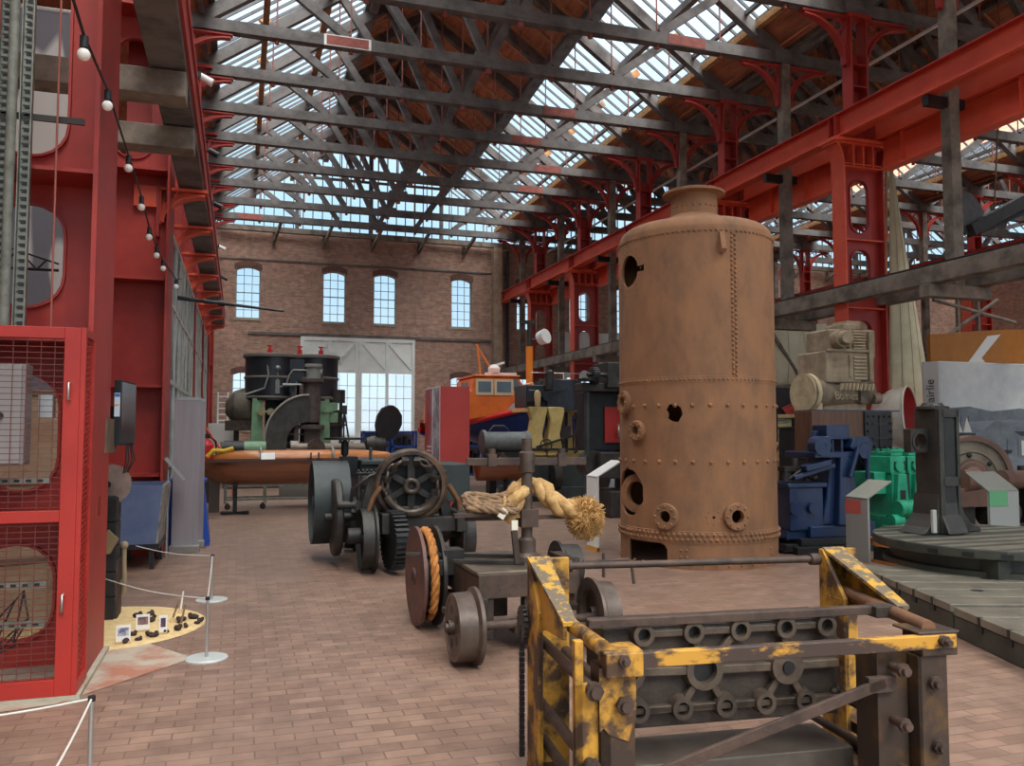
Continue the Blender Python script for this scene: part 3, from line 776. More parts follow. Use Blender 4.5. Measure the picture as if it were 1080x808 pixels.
for p in me.polygons:
    for li in p.loop_indices:
        v = me.vertices[me.loops[li].vertex_index].co; rr = math.hypot(v.x, v.y); rad = Vector((v.x / rr, v.y / rr, 0))
        if abs(p.normal.dot(rad)) > .9 and v.z <= H_ + .001 and rr < R_ + .002: nl.append(rad * (1 if p.normal.dot(rad) > 0 else -1))
        elif p.normal.z > .15 and rr > .34 and v.z > H_ - .01:
            dz = v.z - H_; dr = rr - (R_ - .2); nl.append((rad * max(dr, .03) + Vector((0, 0, max(dz, 0)))).normalized() if rr > R_ - .21 and dr > .02 else (rad * .25 + Vector((0, 0, 1))).normalized())
        else: nl.append(p.normal)
me.normals_split_custom_set(nl)
mb = MB(); mb.lathe([(R_ - .01, 2.19), (R_ + .004, 2.19), (R_ + .004, 2.26), (R_ - .01, 2.27)], n=96); mb.build('seam_band', rust, B)
mb = MB(); mb.lathe([(R_ - .01, .3), (R_ + .008, .3), (R_ + .008, .44), (R_ - .01, .45)], n=96)
# leave the firehole gap below; foot ring
mb.build('foot_ring', rust, B)
mb = MB(); mb.lathe([(.3, 4.66), (.4, 4.68), (.4, 4.71), (.38, 4.72), (.27, 4.72)], n=48); mb.lathe([(.3, 4.4), (.36, 4.37), (.5, 4.3)], n=48); mb.build('neck_flange', rust, B)
mb = MB()
for i in range(24): mb.ball(P_(i * 15, 4.5, .302), .014, 6, 4)
mb.build('neck_rivets', rust, B)
mb = MB(); 
a_ = math.radians(-101.5); d = Vector((math.cos(a_), math.sin(a_), 0)); tx = Vector((-d.y, d.x, 0))
mb.prism([(0, 3.98), (.03, 3.98), (.1, 3.76), (.06, 3.72), (0, 3.74)], .06, (d * (R_ - .01)), d, (0, 0, 1)); mb.build('lifting_lug', rust, B)
def nozzle(deg, z, r, bore, name='flanged_nozzle', depth=.045, nb=8):
    a = math.radians(deg); d = Vector((math.cos(a), math.sin(a), 0)); o = d * (R_ - .02); o.z = z; mb = MB()
    mb.lathe([(bore, .0), (bore, depth + .03), (r - .008, depth + .03), (r, depth + .02), (r, .0)], o, d, 32)
    for i in range(nb):
        an = 2 * PI * i / nb; tx = Vector((-d.y, d.x, 0)); c = o + d * (depth + .03) + (tx * math.cos(an) + Vector((0, 0, 1)) * math.sin(an)) * (r + bore) / 2 * 1.06
        mb.ball(c, .018, 7, 4)
    return mb.build(name, rust, B)
nozzle(-142, .605, .155, .07); nozzle(-94.2, .62, .16, .078); nozzle(-166, 1.62, .125, .06); nozzle(177.5, 1.97, .15, .075); 
a = math.radians(-179); d = Vector((math.cos(a), math.sin(a), 0))
mb = MB(); mb.lathe([(.15, -.05), (.15, .02), (.24, .02), (.24, -.05)], d * .86 + Vector((0, 0, .84)), Vector((-.9, -.43, 0)), 32)
for i in range(14):
    an = 2 * PI * i / 14; q = Vector((.43, -.9, 0)); mb.ball(d * .86 + Vector((0, 0, .84)) + Vector((-.9, -.43, 0)) * .02 + (q * math.cos(an) + Vector((0, 0, 1)) * math.sin(an)) * .2, .012, 6, 3)
mb.build('inner_ring', rust, B)
mb = MB(); 
for i in range(8):
    an = 2 * PI * i / 8; mb.ball(P_(-109.6 + math.degrees(.085 * math.cos(an)), .61 + .085 * math.sin(an)), .011, 6, 3)
mb.build('plug', rust, B)

# ================================================================ YELLOW FRAME WITH CYLINDER BLOCK
A5 = math.radians(-5.7)
F = thing('engine_block_frame', 'worn yellow and brown steel frame gripping a dark cast block in the foreground', 'frame', (1.36, 3.0, 0), A5)
# front left post
mb = MB(); mb.b2((-.03, -.0, 0), (.015, .13, .70)); mb.b2((-.03, .0, 0), (.11, .02, .70)); mb.build('front_post', [yellow_dark], F, .004)
mb = MB(); mb.b2((-.125, .02, .0), (-.09, .06, .80)); mb.b2((-.125, .02, .0), (-.03, .04, .64)); mb.build('front_post', yellow, F, .004)
mb = MB(); mb.prism([(-.035, .5), (.112, .7), (.112, .52), (.08, .42), (.0, .45)], .004, (0, -.004, 0)); mb.prism([(-.035, .70), (.112, .70), (.112, .50), (.06, .44), (.01, .5), (-.035, .46)], .006, (0, -.002, 0)); mb.build('yellow_paint_patch', yellow, F)
# front right posts
mb = MB(); mb.b2((1.2, .06, 0), (1.22, .2, .69)); mb.b2((1.2, .18, 0), (1.34, .2, .69)); mb.b2((1.2, .05, .0), (1.345, .07, .69)); mb.build('front_post', yellow_dark, F, .004)
mb = MB(); mb.b2((1.35, -.01, 0), (1.49, .01, .67)); mb.b2((1.35, -.01, 0), (1.37, .14, .67)); mb.b2((1.47, 0, 0), (1.49, .14, .67)); mb.build('front_post', yellow_dark, F, .004)
# top bar with lip
mb = MB(); mb.b2((.0, -.035, .70), (1.52, -.02, .756)); mb.b2((.0, -.03, .752), (1.52, .0, .758)); mb.build('top_bar', yellow_bar, F, .003)
mb = MB(); mb.b2((-.02, -.045, .67), (.13, .06, .762)); mb.b2((-.03, -.04, .755), (.13, .1, .77)); mb.build('corner_casting', yellow, F, .006)
mb = MB(); mb.b2((1.36, -.028, .67), (1.53, .1, .765)); mb.b2((1.34, -.03, .76), (1.54, .14, .772)); mb.build('corner_casting', yellow_dark, F, .006)
# back uprights with sloping gussets
for u0, nm in ((-.12, 'left'), (1.43, 'right')):
    s = 1 if u0 < 0 else -1
    mb = MB(); mb.b2((u0, .8, 0), (u0 + .2, .83, 1.0)); mb.b2((u0, .62, 0), (u0 + .025, .8, .78)) 
    mb.prism([(.62, .78), (.8, 1.0), (.8, .0), (.62, .0)], .022, (u0 + .012, 0, 0), (0, 1, 0), (0, 0, 1))
    mb.build('back_upright', yellow, F, .004)
    g = -.07 if s > 0 else 1.5
    mb = MB(); mb.prism([(.28, .80), (.8, 1.0), (.8, .66), (.55, .72), (.28, .74)], .02, (g - .02 * s, 0, 0), (0, 1, 0), (0, 0, 1)); mb.build('gusset', yellow, F, .003)
    mb = MB(); a_, b_ = Vector((g, .81, 1.008)), Vector((g - .0, .27, .815)); w0, w1 = (.055, .03) if s > 0 else (.06, .03)
    mb.add([a_ + Vector((-w0, 0, 0)), a_ + Vector((w0, 0, 0)), b_ + Vector((w1, 0, 0)), b_ + Vector((-w1, 0, 0)),
            a_ + Vector((-w0, 0, -.016)), a_ + Vector((w0, 0, -.016)), b_ + Vector((w1, 0, -.016)), b_ + Vector((-w1, 0, -.016))],
           [(0, 1, 2, 3), (7, 6, 5, 4), (0, 4, 5, 1), (1, 5, 6, 2), (2, 6, 7, 3), (3, 7, 4, 0)])
    mb.build('gusset_flange', mat('speckled_grey_yellow', (100, 88, 72), (184, 140, 46), rough=.6, scale=16, lo=.5, hi=.56), F)
    mb = MB(); mb.cyl((-.07, .72, .80), (-.02, .0, .775), .03, .032, 16) if s > 0 else mb.cyl((1.5, .75, .80), (1.43, .02, .775), .03, .032, 16)
    mb.build('clamp_tube', yellow if s > 0 else mat('brown_tube', (130, 92, 66), (100, 72, 54), rough=.5, metal=.2), F)
# tie rods front to back
def rod(u, z, r=.018, v0=-.03, v1=.84):
    mb = MB(); mb.cyl((u, v0, z), (u, v1, z), r, n=14); mb.build('tie_rod', iron_brown, F)
    mb = MB(); mb.nut((u, -.035 if v0 < 0 else .02, z), (0, 1, 0), r * 1.5, .022); mb.cyl((u, -.055, z), (u, -.03, z), r * .9, n=10); mb.build('nut', iron_brown, F)
    MB().nut((u, .84, z), (0, 1, 0), r * 1.5, .022).build('nut', iron_brown, F)
for u, z in ((-.06, .62), (-.07, .34), (-.05, .16), (.06, .56)): rod(u, z, .024)
for u, z in ((1.42, .56), (1.43, .3), (1.27, .62), (1.27, .40), (1.3, .2)): rod(u, z, .02)
for u, z in ((.05, .735), (1.45, .735)): mb = MB(); mb.nut((u, -.06, z), (0, 1, 0), .024, .03); mb.cyl((u, -.085, z), (u, -.05, z), .013, n=12); mb.build('bolt', iron_brown, F)
mb = MB(); mb.cyl((-.02, .83, .955), (1.5, .83, .945), .017, n=14); mb.cyl((.06, .83, .955), (.1, .83, .955), .03, n=12); mb.cyl((1.38, .83, .946), (1.44, .83, .945), .03, n=12); mb.build('round_bar', iron_brown, F)
# back flat rail
mb = MB(); mb.b2((.02, .30, .775), (1.42, .345, .812)); mb.b2((1.36, .27, .765), (1.5, .36, .815)); mb.build('rear_rail', iron_brown, F, .004)
# diagonal strap
mb = MB(); mb.beam((-.05, .03, .2), (1.22, .03, .56), .02, .045, (0, 0, 1)); mb.b2((1.14, .02, .52), (1.27, .05, .585)); mb.build('diagonal_strap', iron_brown, F, .003)
# side straps between right posts and back
mb = MB(); 
for z in (.16, .07): mb.beam((1.48, .1, z), (1.48, .82, z), .02, .05)
mb.b2((-.12, 0, -.0), (.02, .84, .05)); mb.b2((1.35, 0, 0), (1.5, .84, .05)); mb.build('foot_rail', yellow_dark, F, .004)
mb = MB(); mb.b2((.1, .3, .1), (1.25, .62, .20)); mb.build('sill_plate', mat('grey_sill', (92, 84, 76), (64, 56, 50), rough=.5, scale=3), F, .006)
# cast block
mb = MB(); mb.b2((.1, .36, .33), (1.22, .6, .76)); blk = mb.build('cast_block', mat('block_iron', (64, 55, 48), (46, 40, 36), rough=.55, metal=.2, scale=8, bump=.3, bscale=60), F, .008)
mb = MB(); V0 = .36
rows = {'t': [(.27, .735), (.5, .735), (.72, .735), (.94, .735), (1.14, .735)], 'm': [(.19, .58), (.55, .57), (.94, .565)], 'b': [(.245, .415), (.445, .415), (.647, .413), (.836, .413), (1.03, .41)]}
def boss(c, r, h, bore):
    mb.lathe([(r * 1.15, 0), (r, h), (bore, h), (bore, h * .2)], (c[0], V0, c[1]), (0, -1, 0), 24)
boss_m = mat('boss_iron', (92, 80, 68), (64, 55, 48), rough=.5, metal=.2, scale=8, bump=.2)
for c in rows['t'] + rows['b']: mb = MB(); boss(c, .047, .05, .028); mb.build('boss', boss_m, blk)
for c in rows['m'][:2]: mb = MB(); boss(c, .085, .045, .055); mb.build('boss', boss_m, blk)
mb = MB(); boss(rows['m'][2], .075, .055, .0); mb.build('boss', boss_m, blk)
mb = MB(); mb.cyl((.94, V0 - .056, .565), (.94, V0 - .066, .565), .028, n=16)
for c in rows['t'] + rows['b']: mb.cyl((c[0], V0 - .0, c[1]), (c[0], V0 - .012, c[1]), .027, n=16)
for c in rows['m'][:2]: mb.cyl((c[0], V0, c[1]), (c[0], V0 - .01, c[1]), .06, n=20)
mb.build('dark_bore', black, blk)
mb = MB()
def rib(p, q, w=.03, h=.035):
    P3, Q3 = Vector((p[0], 0, p[1])), Vector((q[0], 0, q[1])); d = (Q3 - P3).normalized()
    rad = lambda c: .07 if c in rows['m'] else (.036 if c in rows['t'] + rows['b'] else 0)
    P3 += d * rad(p); Q3 -= d * rad(q); p = (P3.x, P3.z); q = (Q3.x, Q3.z)
    mb.beam((p[0], V0 - h / 2, p[1]), (q[0], V0 - h / 2, q[1]), w, h, (0, 1, 0))
for a_, b_ in zip(rows['t'], rows['t'][1:]): rib(a_, b_)
for a_, b_ in zip(rows['b'], rows['b'][1:]): rib(a_, b_)
for a_, b_ in zip(rows['m'], rows['m'][1:]): rib(a_, b_, .036, .04)
rib(rows['m'][2], (1.2, .565), .036, .04); rib((.1, .58), rows['m'][0])
for i, m0 in enumerate(rows['m']):
    for q in rows['t'] + rows['b']:
        if abs(q[0] - m0[0]) < .17: rib(m0, q, .03)
rib((.12, .415), (1.2, .41)); mb.build('rib', boss_m, blk, .004)
mb = MB()
for q in ((1.19, .62), (1.19, .43), (.14, .68)): mb.ball((q[0], V0 - .01, q[1]), .018)
mb.build('bolt_head', iron_brown, blk)
# sprocket chain behind the left upright
mb = MB(); mb.gear((-.135, .86, .68), (1, 0, 0), .09, .02, 20, .012); mb.build('sprocket', iron, F)
mb = MB()
for i in range(24): mb.b2((-.15, .86, .06 + i * .026), (-.125, .88, .08 + i * .026))
mb.build('drive_chain', black, F)

# ================================================================ TROLLEY WITH CAPSTAN POST
T = thing('hoisting_trolley', 'small iron rail trolley with flanged wheels and upright post behind the yellow frame', 'trolley', (0, 0, 0))
def rail_wheel(parent, c, r, w, side, hub=.05, spokes=True, m=None, name='wheel', flange=.03):
    # wheel on an x axle, outer face towards side*x
    mb = MB(); o = Vector(c); ax = Vector((side, 0, 0))
    mb.lathe([(r - flange - .05, -w / 2), (r, -w / 2), (r, -w / 2 + .025), (r - flange, -w / 2 + .045), (r - flange - .006, w / 2), (r - flange - .035, w / 2), (r - flange - .05, w / 4), (r - flange - .06, -w / 4)], o, ax, 44, closed=True)
    mb.lathe([(hub, w / 2 + .03), (hub, -w / 2)], o, ax, 20); mb.cyl(o + ax * (w / 2 + .0), o + ax * (w / 2 + .05), hub * .6, n=14)
    n = 5; rr = r - flange - .04
    if spokes == 'holes':
        mb.lathe([(hub, w * .47), (rr + .015, w * .47)], o, ax, 44); mb.lathe([(hub, -w / 5), (rr, -w / 5)], o, ax, 44)
        for i in range(5):
            a = 2 * PI * i / 5; c_ = o + ax * (w * .47) + Vector((0, math.cos(a), math.sin(a))) * (rr * .62); mb.cur = 1; mb.cyl(c_, c_ + ax * .003, .03, n=14); mb.cur = 0
    elif spokes:
        mb.lathe([(hub, w / 6), (hub + .03, w / 6), (hub + .03, -w / 6), (hub, -w / 6)], o, ax, 24)
        for i in range(n):
            a = 2 * PI * i / n; 
            a2 = [a - .38, a + .38]; hh = w / 8
            pts = [(hub * math.cos(a - .6), hub * math.sin(a - .6)), (rr * math.cos(a - .32), rr * math.sin(a - .32)), (rr * math.cos(a + .32), rr * math.sin(a + .32)), (hub * math.cos(a + .6), hub * math.sin(a + .6))]
            mb.prism(pts, w / 5, o, (0, 1, 0), (0, 0, 1))
    else:
        mb.lathe([(hub, w / 5), (rr, w / 5)], o, ax, 44); mb.lathe([(hub, -w / 5), (rr, -w / 5)], o, ax, 44)
    return mb.build(name, [m or iron_brown, black], parent)
wheel_m = mat('trolley_wheel_iron', (98, 84, 76), (70, 58, 50), rough=.45, metal=.3, scale=5, bump=.1)
rail_wheel(T, (1.5, 5.68, .265), .265, .17, -1, spokes='holes', m=wheel_m)
rail_wheel(T, (2.56, 5.78, .265), .265, .16, 1, spokes=False, m=wheel_m)
mb = MB(); mb.cyl((1.42, 5.7, .25), (2.6, 5.75, .25), .03); mb.build('axle', iron_brown, T)
# deck and body
mb = MB(); mb.b2((1.66, 5.92, .54), (2.42, 6.95, .585)); mb.build('deck', mat('oily_deck', (112, 100, 84), (78, 68, 58), rough=.4, metal=.3, scale=5), T, .006)
mb = MB(); mb.b2((1.66, 5.88, .4), (2.42, 5.93, .57)); mb.b2((1.66, 5.93, .34), (1.71, 6.95, .56)); mb.b2((2.37, 5.93, .34), (2.42, 6.95, .56)); mb.b2((1.66, 6.93, .34), (2.42, 6.98, .56)); mb.build('frame', iron_brown, T, .004)
mb = MB(); mb.b2((1.68, 5.9, .1), (1.78, 6.0, .45)); mb.b2((2.02, 5.92, .1), (2.14, 6.02, .45)); mb.b2((1.66, 6.0, .12), (1.72, 6.9, .3)); mb.b2((1.78, 6.2, .2), (1.98, 6.6, .5)); mb.b2((1.95, 5.93, .12), (2.3, 6.1, .2)); mb.build('hanger', iron_brown, T, .008)
mb = MB()
mb.b2((1.56, 5.78, .3), (1.7, 5.9, .42)); mb.b2((1.42, 5.95, .3), (1.72, 6.02, .34)); mb.b2((1.5, 6.6, .46), (1.7, 6.75, .58)); mb.beam((1.3, 6.75, .62), (2.3, 6.45, .60), .03, .03); mb.beam((1.6, 6.4, .6), (2.1, 6.15, .6), .03, .03)
mb.b2((1.58, 6.6, .55), (1.74, 6.78, .66)); mb.build('linkage', iron, T, .004)
# post with cross arms
mb = MB(); mb.cyl((2.17, 6.3, .58), (2.17, 6.3, 1.55), .045, .042, 20); mb.lathe([(.1, .58), (.1, .63), (.07, .66), (.07, .76), (.05, .78)], (2.17, 6.3, 0)); mb.lathe([(.045, 1.28), (.062, 1.29), (.062, 1.44), (.045, 1.45)], (2.17, 6.3, 0)); mb.lathe([(0, 1.56), (.035, 1.55), (.044, 1.53)], (2.17, 6.3, 0)); mb.build('post', wheel_m, T)
mb = MB(); mb.b2((2.1, 6.22, .86), (2.24, 6.38, 1.0)); mb.beam((1.68, 6.34, .93), (2.5, 6.28, .93), .06, .03); mb.beam((1.55, 6.2, .97), (2.08, 6.28, .97), .05, .035); mb.build('cross_arm', iron_brown, T, .004)
mb = MB(); mb.beam((1.69, 6.36, 1.37), (2.65, 6.24, 1.37), .03, .06); mb.build('top_cross_bar', iron_brown, T, .004)
for u in (-.28, .28): MB().box((2.17 + u, 6.3 - u * .12, 1.38), (.07, .06, .1)).cyl((2.17 + u, 6.3 - u * .12, 1.42), (2.17 + u, 6.3 - u * .12, 1.47), .03, n=10).build('bar_clamp', iron_brown, T, .004)
# rear drums
sp = MB().cyl((-.05, 0, .41), (.09, 0, .41), .3, n=36).cyl((-.08, 0, .41), (.3, 0, .41), .035, n=14).build('rope_spool', iron, T); sp.location = (1.48, 6.95, 0)
for x in (-.06, .1):
    mb = MB(); mb.cyl((x - .014, 0, .41), (x + .014, 0, .41), .405, n=52); mb.cyl((x - .03, 0, .41), (x + .03, 0, .41), .07, n=20); mb.build('disc', mat('spool_disc', (112, 76, 66), (84, 58, 52), rough=.55, metal=.15, scale=4) if x < 0 else iron, sp)
mb = MB(); mb.cyl((-.097, 0, .41), (-.092, 0, .41), .04, n=16); mb.build('axle_hole', black, sp)
pts = arc((.02, 0, .41), .37, PI * .35, PI * 1.22, 26, (0, 1, 0), (0, 0, 1))
o = rope_mb(pts, .036, 3).build('rope', rope_or, sp)
pts = arc((.035, 0, .41), .34, 0, 2 * PI, 40, (0, 1, 0), (0, 0, 1))
rope_mb(pts, .03, 3).build('rope', rope_or, sp)
rail_wheel(T, (2.76, 6.95, .43), .22, .2, 1, spokes=False, m=iron, name='rope_drum')
mb = MB(); mb.cyl((1.75, 6.95, .4), (2.75, 6.95, .4), .035); mb.b2((2.45, 6.3, .1), (2.55, 6.55, .62)); mb.cyl((2.5, 6.15, .3), (2.5, 6.15, .62), .05, n=14); mb.b2((2.4, 6.0, .25), (2.62, 6.3, .3)); mb.build('bearing_stand', iron_brown, T, .006)
mb = MB(); mb.tube([(2.5, 5.95, .62), (2.85, 5.9, .63), (2.87, 5.88, .60), (2.88, 5.86, .45)], .013, 8); mb.cyl((2.66, 5.93, .5), (2.66, 5.93, .68), .013, n=8); mb.build('brake_handle', iron_brown, T)
# rope bundle and hanging rope
rb = thing('rope_coil', 'coiled old brown rope bundle with two paper tags lying on the trolley cross arm', 'rope', (1.87, 6.27, .95))
for k in range(4):
    pts = [(.2 * math.cos(a) + random.uniform(-.01, .01), .06 * math.sin(a) + k * .03 - .03, .055 + .03 * k + .015 * math.sin(2 * a + k)) for a in [2 * PI * i / 22 for i in range(23)]]
    rope_mb(pts, .032, 3).build('rope', rope_dk, rb)
pts = [(.08 + .02 * math.sin(t), .07 * math.cos(t), .08 + .075 * math.sin(t)) for t in [2 * PI * i / 12 for i in range(13)]]
rope_mb(pts, .012, 3).build('rope', rope_m, rb)
mb = MB(); mb.box((.06, -.105, .03), (.055, .004, .08), 0, 0, .6); mb.box((.15, -.12, -.06), (.05, .004, .075)); mb.build('paper_tag', tag_m, rb)
mb = MB(); mb.beam((.15, -.1, -.1), (.18, -.1, -.36), .05, .03); mb.build('wooden_toggle', mat('dark_wood_toggle', (70, 54, 44), (48, 38, 32)), rb, .008)
hr = thing('thick_rope', 'thick pale manila rope end with a frayed brush, slung over the trolley cross arm', 'rope', (2.17, 6.3, .9))
pts = [(-.1, .1, .1), (-.08, .09, .2), (0, .1, .27), (.1, .05, .28), (.16, -.02, .22), (.2, -.06, .14), (.28, -.08, .1), (.38, -.08, .08), (.48, -.08, .05)]
rope_mb(pts, .085, 3, pitch=.45).build('rope', rope_m, hr)
pts = [(-.12, .02, .02), (-.13, 0, .12), (-.1, -.03, .2), (-.06, .0, .26)]; rope_mb(pts, .085, 3, pitch=.4).build('rope', rope_m, hr)
mb = MB(); cc = Vector((.46, -.08, .02)); vs = []; N_r = 28; M_r = 18
for j in range(M_r + 1):
    for i in range(N_r):
        th = PI * j / M_r; ph = 2 * PI * i / N_r; d = Vector((math.sin(th) * math.cos(ph), math.sin(th) * math.sin(ph), math.cos(th)))
        r = .125 * (1 + .28 * noise.noise(d * 3.2) + .16 * noise.noise(d * 9)); vs.append(cc + Vector((d.x * r * .95, d.y * r, d.z * r * 1.12)))
mb.add(vs, [(j * N_r + i, (j + 1) * N_r + i, (j + 1) * N_r + (i + 1) % N_r, j * N_r + (i + 1) % N_r) for j in range(M_r) for i in range(N_r)], True)
for i in range(1500):
    d = Vector((random.gauss(0, 1), random.gauss(0, 1), random.gauss(0, 1))).normalized(); r = .12 * (1 + .28 * noise.noise(d * 3.2)); b = cc + Vector((d.x * r * .95, d.y * r, d.z * r * 1.12))
    L_ = random.uniform(.02, .055); t_ = Vector((random.uniform(-1, 1), random.uniform(-1, 1), random.uniform(-1.2, .6))) * .5; e_ = b + (d + t_).normalized() * L_; mb.tube([b - d * .01, e_], [.006, .002], 4)
mb.build('frayed_end', mat('frayed_fibre', (206, 164, 104), (158, 118, 66), rough=1, scale=18, bump=.6, bscale=90), hr)

# ================================================================ WINCH CARRIAGE
C_ = thing('winch_carriage', 'large dark iron winch carriage with spoked chain drum and flanged wheels behind the trolley', 'winch', (0, 0, 0))
rail_wheel(C_, (1.42, 9.75, .38), .38, .17, -1, spokes=False, m=iron)
rail_wheel(C_, (2.6, 9.95, .38), .38, .17, 1, spokes=False, m=iron)
mb = MB(); mb.cyl((1.25, 9.75, .38), (2.7, 9.95, .38), .05); mb.cyl((1.2, 9.75, .42), (1.34, 9.75, .42), .09, n=18); mb.build('axle', iron, C_)
rail_wheel(C_, (1.45, 11.6, .38), .38, .17, -1, spokes=False, m=iron); rail_wheel(C_, (2.75, 11.8, .38), .38, .17, 1, spokes=False, m=iron)
mb = MB(); mb.b2((1.55, 9.5, .45), (1.68, 11.9, .68)); mb.b2((2.42, 9.5, .45), (2.55, 11.9, .68)); mb.b2((1.55, 9.6, .45), (2.55, 9.72, .62)); mb.b2((1.55, 11.8, .45), (2.55, 11.92, .62)); mb.build('chassis', iron, C_, .01)
# big pulley, left
mb = MB(); o = (1.12, 10.9, .72)
mb.lathe([(.5, -.24), (.52, -.24), (.52, .2), (.5, .2)], o, (1, 0, 0), 56, closed=True); 
for i in range(6):
    a = 2 * PI * i / 6; mb.beam(o, (o[0], o[1] + .5 * math.cos(a), o[2] + .5 * math.sin(a)), .09, .035)
mb.cyl((.9, o[1], o[2]), (1.35, o[1], o[2]), .08); mb.build('belt_pulley', iron_green, C_)
mb = MB(); o2 = (1.1, 10.35, .58); mb.lathe([(.0, -.02), (.44, -.02), (.46, 0), (.46, .06), (.44, .08), (0, .08)], o2, (1, 0, 0), 52); mb.cyl((1.0, 10.35, .58), (1.55, 10.35, .58), .05); mb.build('disc_wheel', iron, C_)
mb = MB(); mb.cyl((.98, 10.9, .72), (2.3, 10.9, .72), .045); mb.cyl((1.1, 9.9, .76), (1.5, 9.9, .76), .045, n=14); mb.b2((1.3, 9.85, .7), (1.4, 10.6, .8)); mb.cyl((1.35, 9.95, .78), (1.35, 9.95, 1.1), .03, n=10); mb.tube([(1.25, 9.9, .78), (1.25, 9.8, .95), (1.45, 9.75, 1.1), (1.55, 9.8, 1.12)], .02); mb.build('shaft', iron, C_)
# spoked chain drum
mb = MB(); o = (1.92, 9.75, .98); dax = (-.12, -1, 0)
mb.lathe([(.36, -.12), (.43, -.12), (.43, .05), (.4, .08), (.36, .08)], o, dax, 56, closed=True)
mb.lathe([(.36, -.5), (.4, -.5), (.4, -.1), (.36, -.1)], o, dax, 48)
mb.build('chain_drum', mat('drum_brown', (104, 78, 58), (46, 38, 34), rough=.45, metal=.2, scale=5, bump=.1), C_)
mb = MB(); dv = Vector(dax).normalized(); sx = Vector((1, -.12, 0)).normalized(); mb.lathe([(.34, 0), (.36, 0)], o, dax)
mb.lathe([(0, -.1), (.37, -.1)], o, dax, 40)
for i in range(6):
    a = PI / 6 + 2 * PI * i / 6; tip = Vector(o) + (sx * math.cos(a) + Vector((0, 0, 1)) * math.sin(a)) * .37
    mb.beam(o, tip, .085, .07)
    for q in (-.25, .25):
        b0 = Vector(o) + (sx * math.cos(a + q) + Vector((0, 0, 1)) * math.sin(a + q)) * .36; mb.beam(b0, b0 + dv * .12 + (Vector(o) - b0) * .25, .075, .07)
mb.cyl(Vector(o) - dv * .3, Vector(o) + dv * .12, .06, n=18); mb.build('spoke_wheel', iron, C_)
mb = MB(); 
for i in range(18):
    a = 2 * PI * i / 18; p = Vector(o) + (sx * math.cos(a) + Vector((0, 0, 1)) * math.sin(a)) * .3 + dv * .09; t_ = (-sx * math.sin(a) + Vector((0, 0, 1)) * math.cos(a)); q = (sx * math.cos(a) + Vector((0, 0, 1)) * math.sin(a)) if i % 2 else dv
    pts = [p + t_ * .06 * math.cos(u) + q * .032 * math.sin(u) for u in [2 * PI * k / 12 for k in range(12)]]
    if i > 6 or i % 3 == 0: mb.tube(pts, .025, 6, closed=True)
mb.tube(arc(Vector(o) + dv * .14, .07, 0, 2 * PI, 14, sx, (0, 0, 1)), .035, 8); mb.tube(arc(Vector(o) + dv * .2, .3, PI * 1.12, PI * 1.88, 16, sx, (0, 0, 1)), .05, 8); mb.build('chain', mat('worn_chain', (92, 80, 70), (56, 49, 44), rough=.35, metal=.5, scale=8), C_)
# side cheeks sloping down from the drum
mb = MB()
for s in (-1, 1):
    x = 1.92 + s * .4; mb.prism([(-.07, 1.1), (.05, 1.15), (s * -.05 + .06, .95), (.1 * s + .07, .45), (.1 * s - .07, .45), (-.1 + .05 * s, .8)], .14, (x, 9.85, 0))
mb.build('side_cheek', iron, C_, .01)
mb = MB(); mb.tube([(1.42, 9.66, .7), (1.47, 9.64, .86), (1.56, 9.64, .98)], .03); mb.tube([(2.52, 9.72, .55), (2.48, 9.7, .8), (2.36, 9.68, .98)], .035); mb.build('brass_strap', mat('brown_strap', (128, 92, 64), (88, 64, 48), rough=.4, metal=.2), C_)
mb = MB(); mb.gear((1.70, 9.55, .38), (1, .12, 0), .34, .15, 34, .035); mb.build('gear_wheel', black, C_)
mb = MB(); mb.gear((2.18, 9.85, .52), (1, .1, 0), .2, .1, 24, .025); mb.cyl((1.6, 9.6, .45), (2.4, 9.75, .45), .045); mb.build('pinion', iron, C_)
mb = MB(); mb.cyl((1.9, 9.95, .58), (2.4, 10.0, .58), .16, n=24); mb.b2((2.0, 9.8, .5), (2.5, 10.1, .6)); mb.cyl((1.45, 9.78, .55), (1.62, 9.8, .55), .1, n=16); mb.build('rope_barrel', iron, C_)
mb = MB(); mb.b2((1.5, 10.9, .68), (2.95, 11.9, 1.18)); mb.build('gearbox_case', iron_green, C_, .015)
mb = MB(); mb.b2((1.5, 10.85, 1.18), (2.35, 11.9, 1.24)); mb.b2((1.62, 11.0, 1.24), (1.66, 11.04, 1.4)); mb.build('case_lid', iron_green, C_, .01)
mb = MB(); mb.cyl((1.5, 9.85, .98), (1.5, 10.4, .98), .09, n=18); mb.ball((1.5, 9.83, .98), .06); mb.cyl((1.32, 9.95, 1.12), (1.62, 9.95, 1.12), .02, n=8)
for i in range(6): mb.ball((1.34 + i * .05, 9.94, 1.15), .018)
mb.build('motor_end', iron, C_)
mb = MB(); mb.cyl((1.34, 11.3, 1.0), (1.34, 11.3, 1.5), .03); mb.cyl((1.34, 11.3, 1.5), (1.34, 11.3, 1.53), .27, n=30); mb.cyl((1.34, 11.3, 1.3), (1.34, 11.3, 1.48), .05); mb.b2((1.28, 11.2, 1.0), (1.5, 11.4, 1.28)); mb.build('hand_wheel', black, C_)
# ================================================================ LEFT SIDE
# concrete apron
mb = MB(); mb.add([(-2.5, 5.3, .004), (-1.0, 5.62, .004), (-.28, 6.45, .004), (-.62, 7.0, .004), (-2.5, 6.4, .004)], [(0, 1, 2, 3, 4)]); 
struct(mb.build('trim_91', concrete_red))
mb = MB(); mb.b2((-2.4, 5.68, 0), (-.88, 6.9, .03)); struct(mb.build('trim_92', concrete))
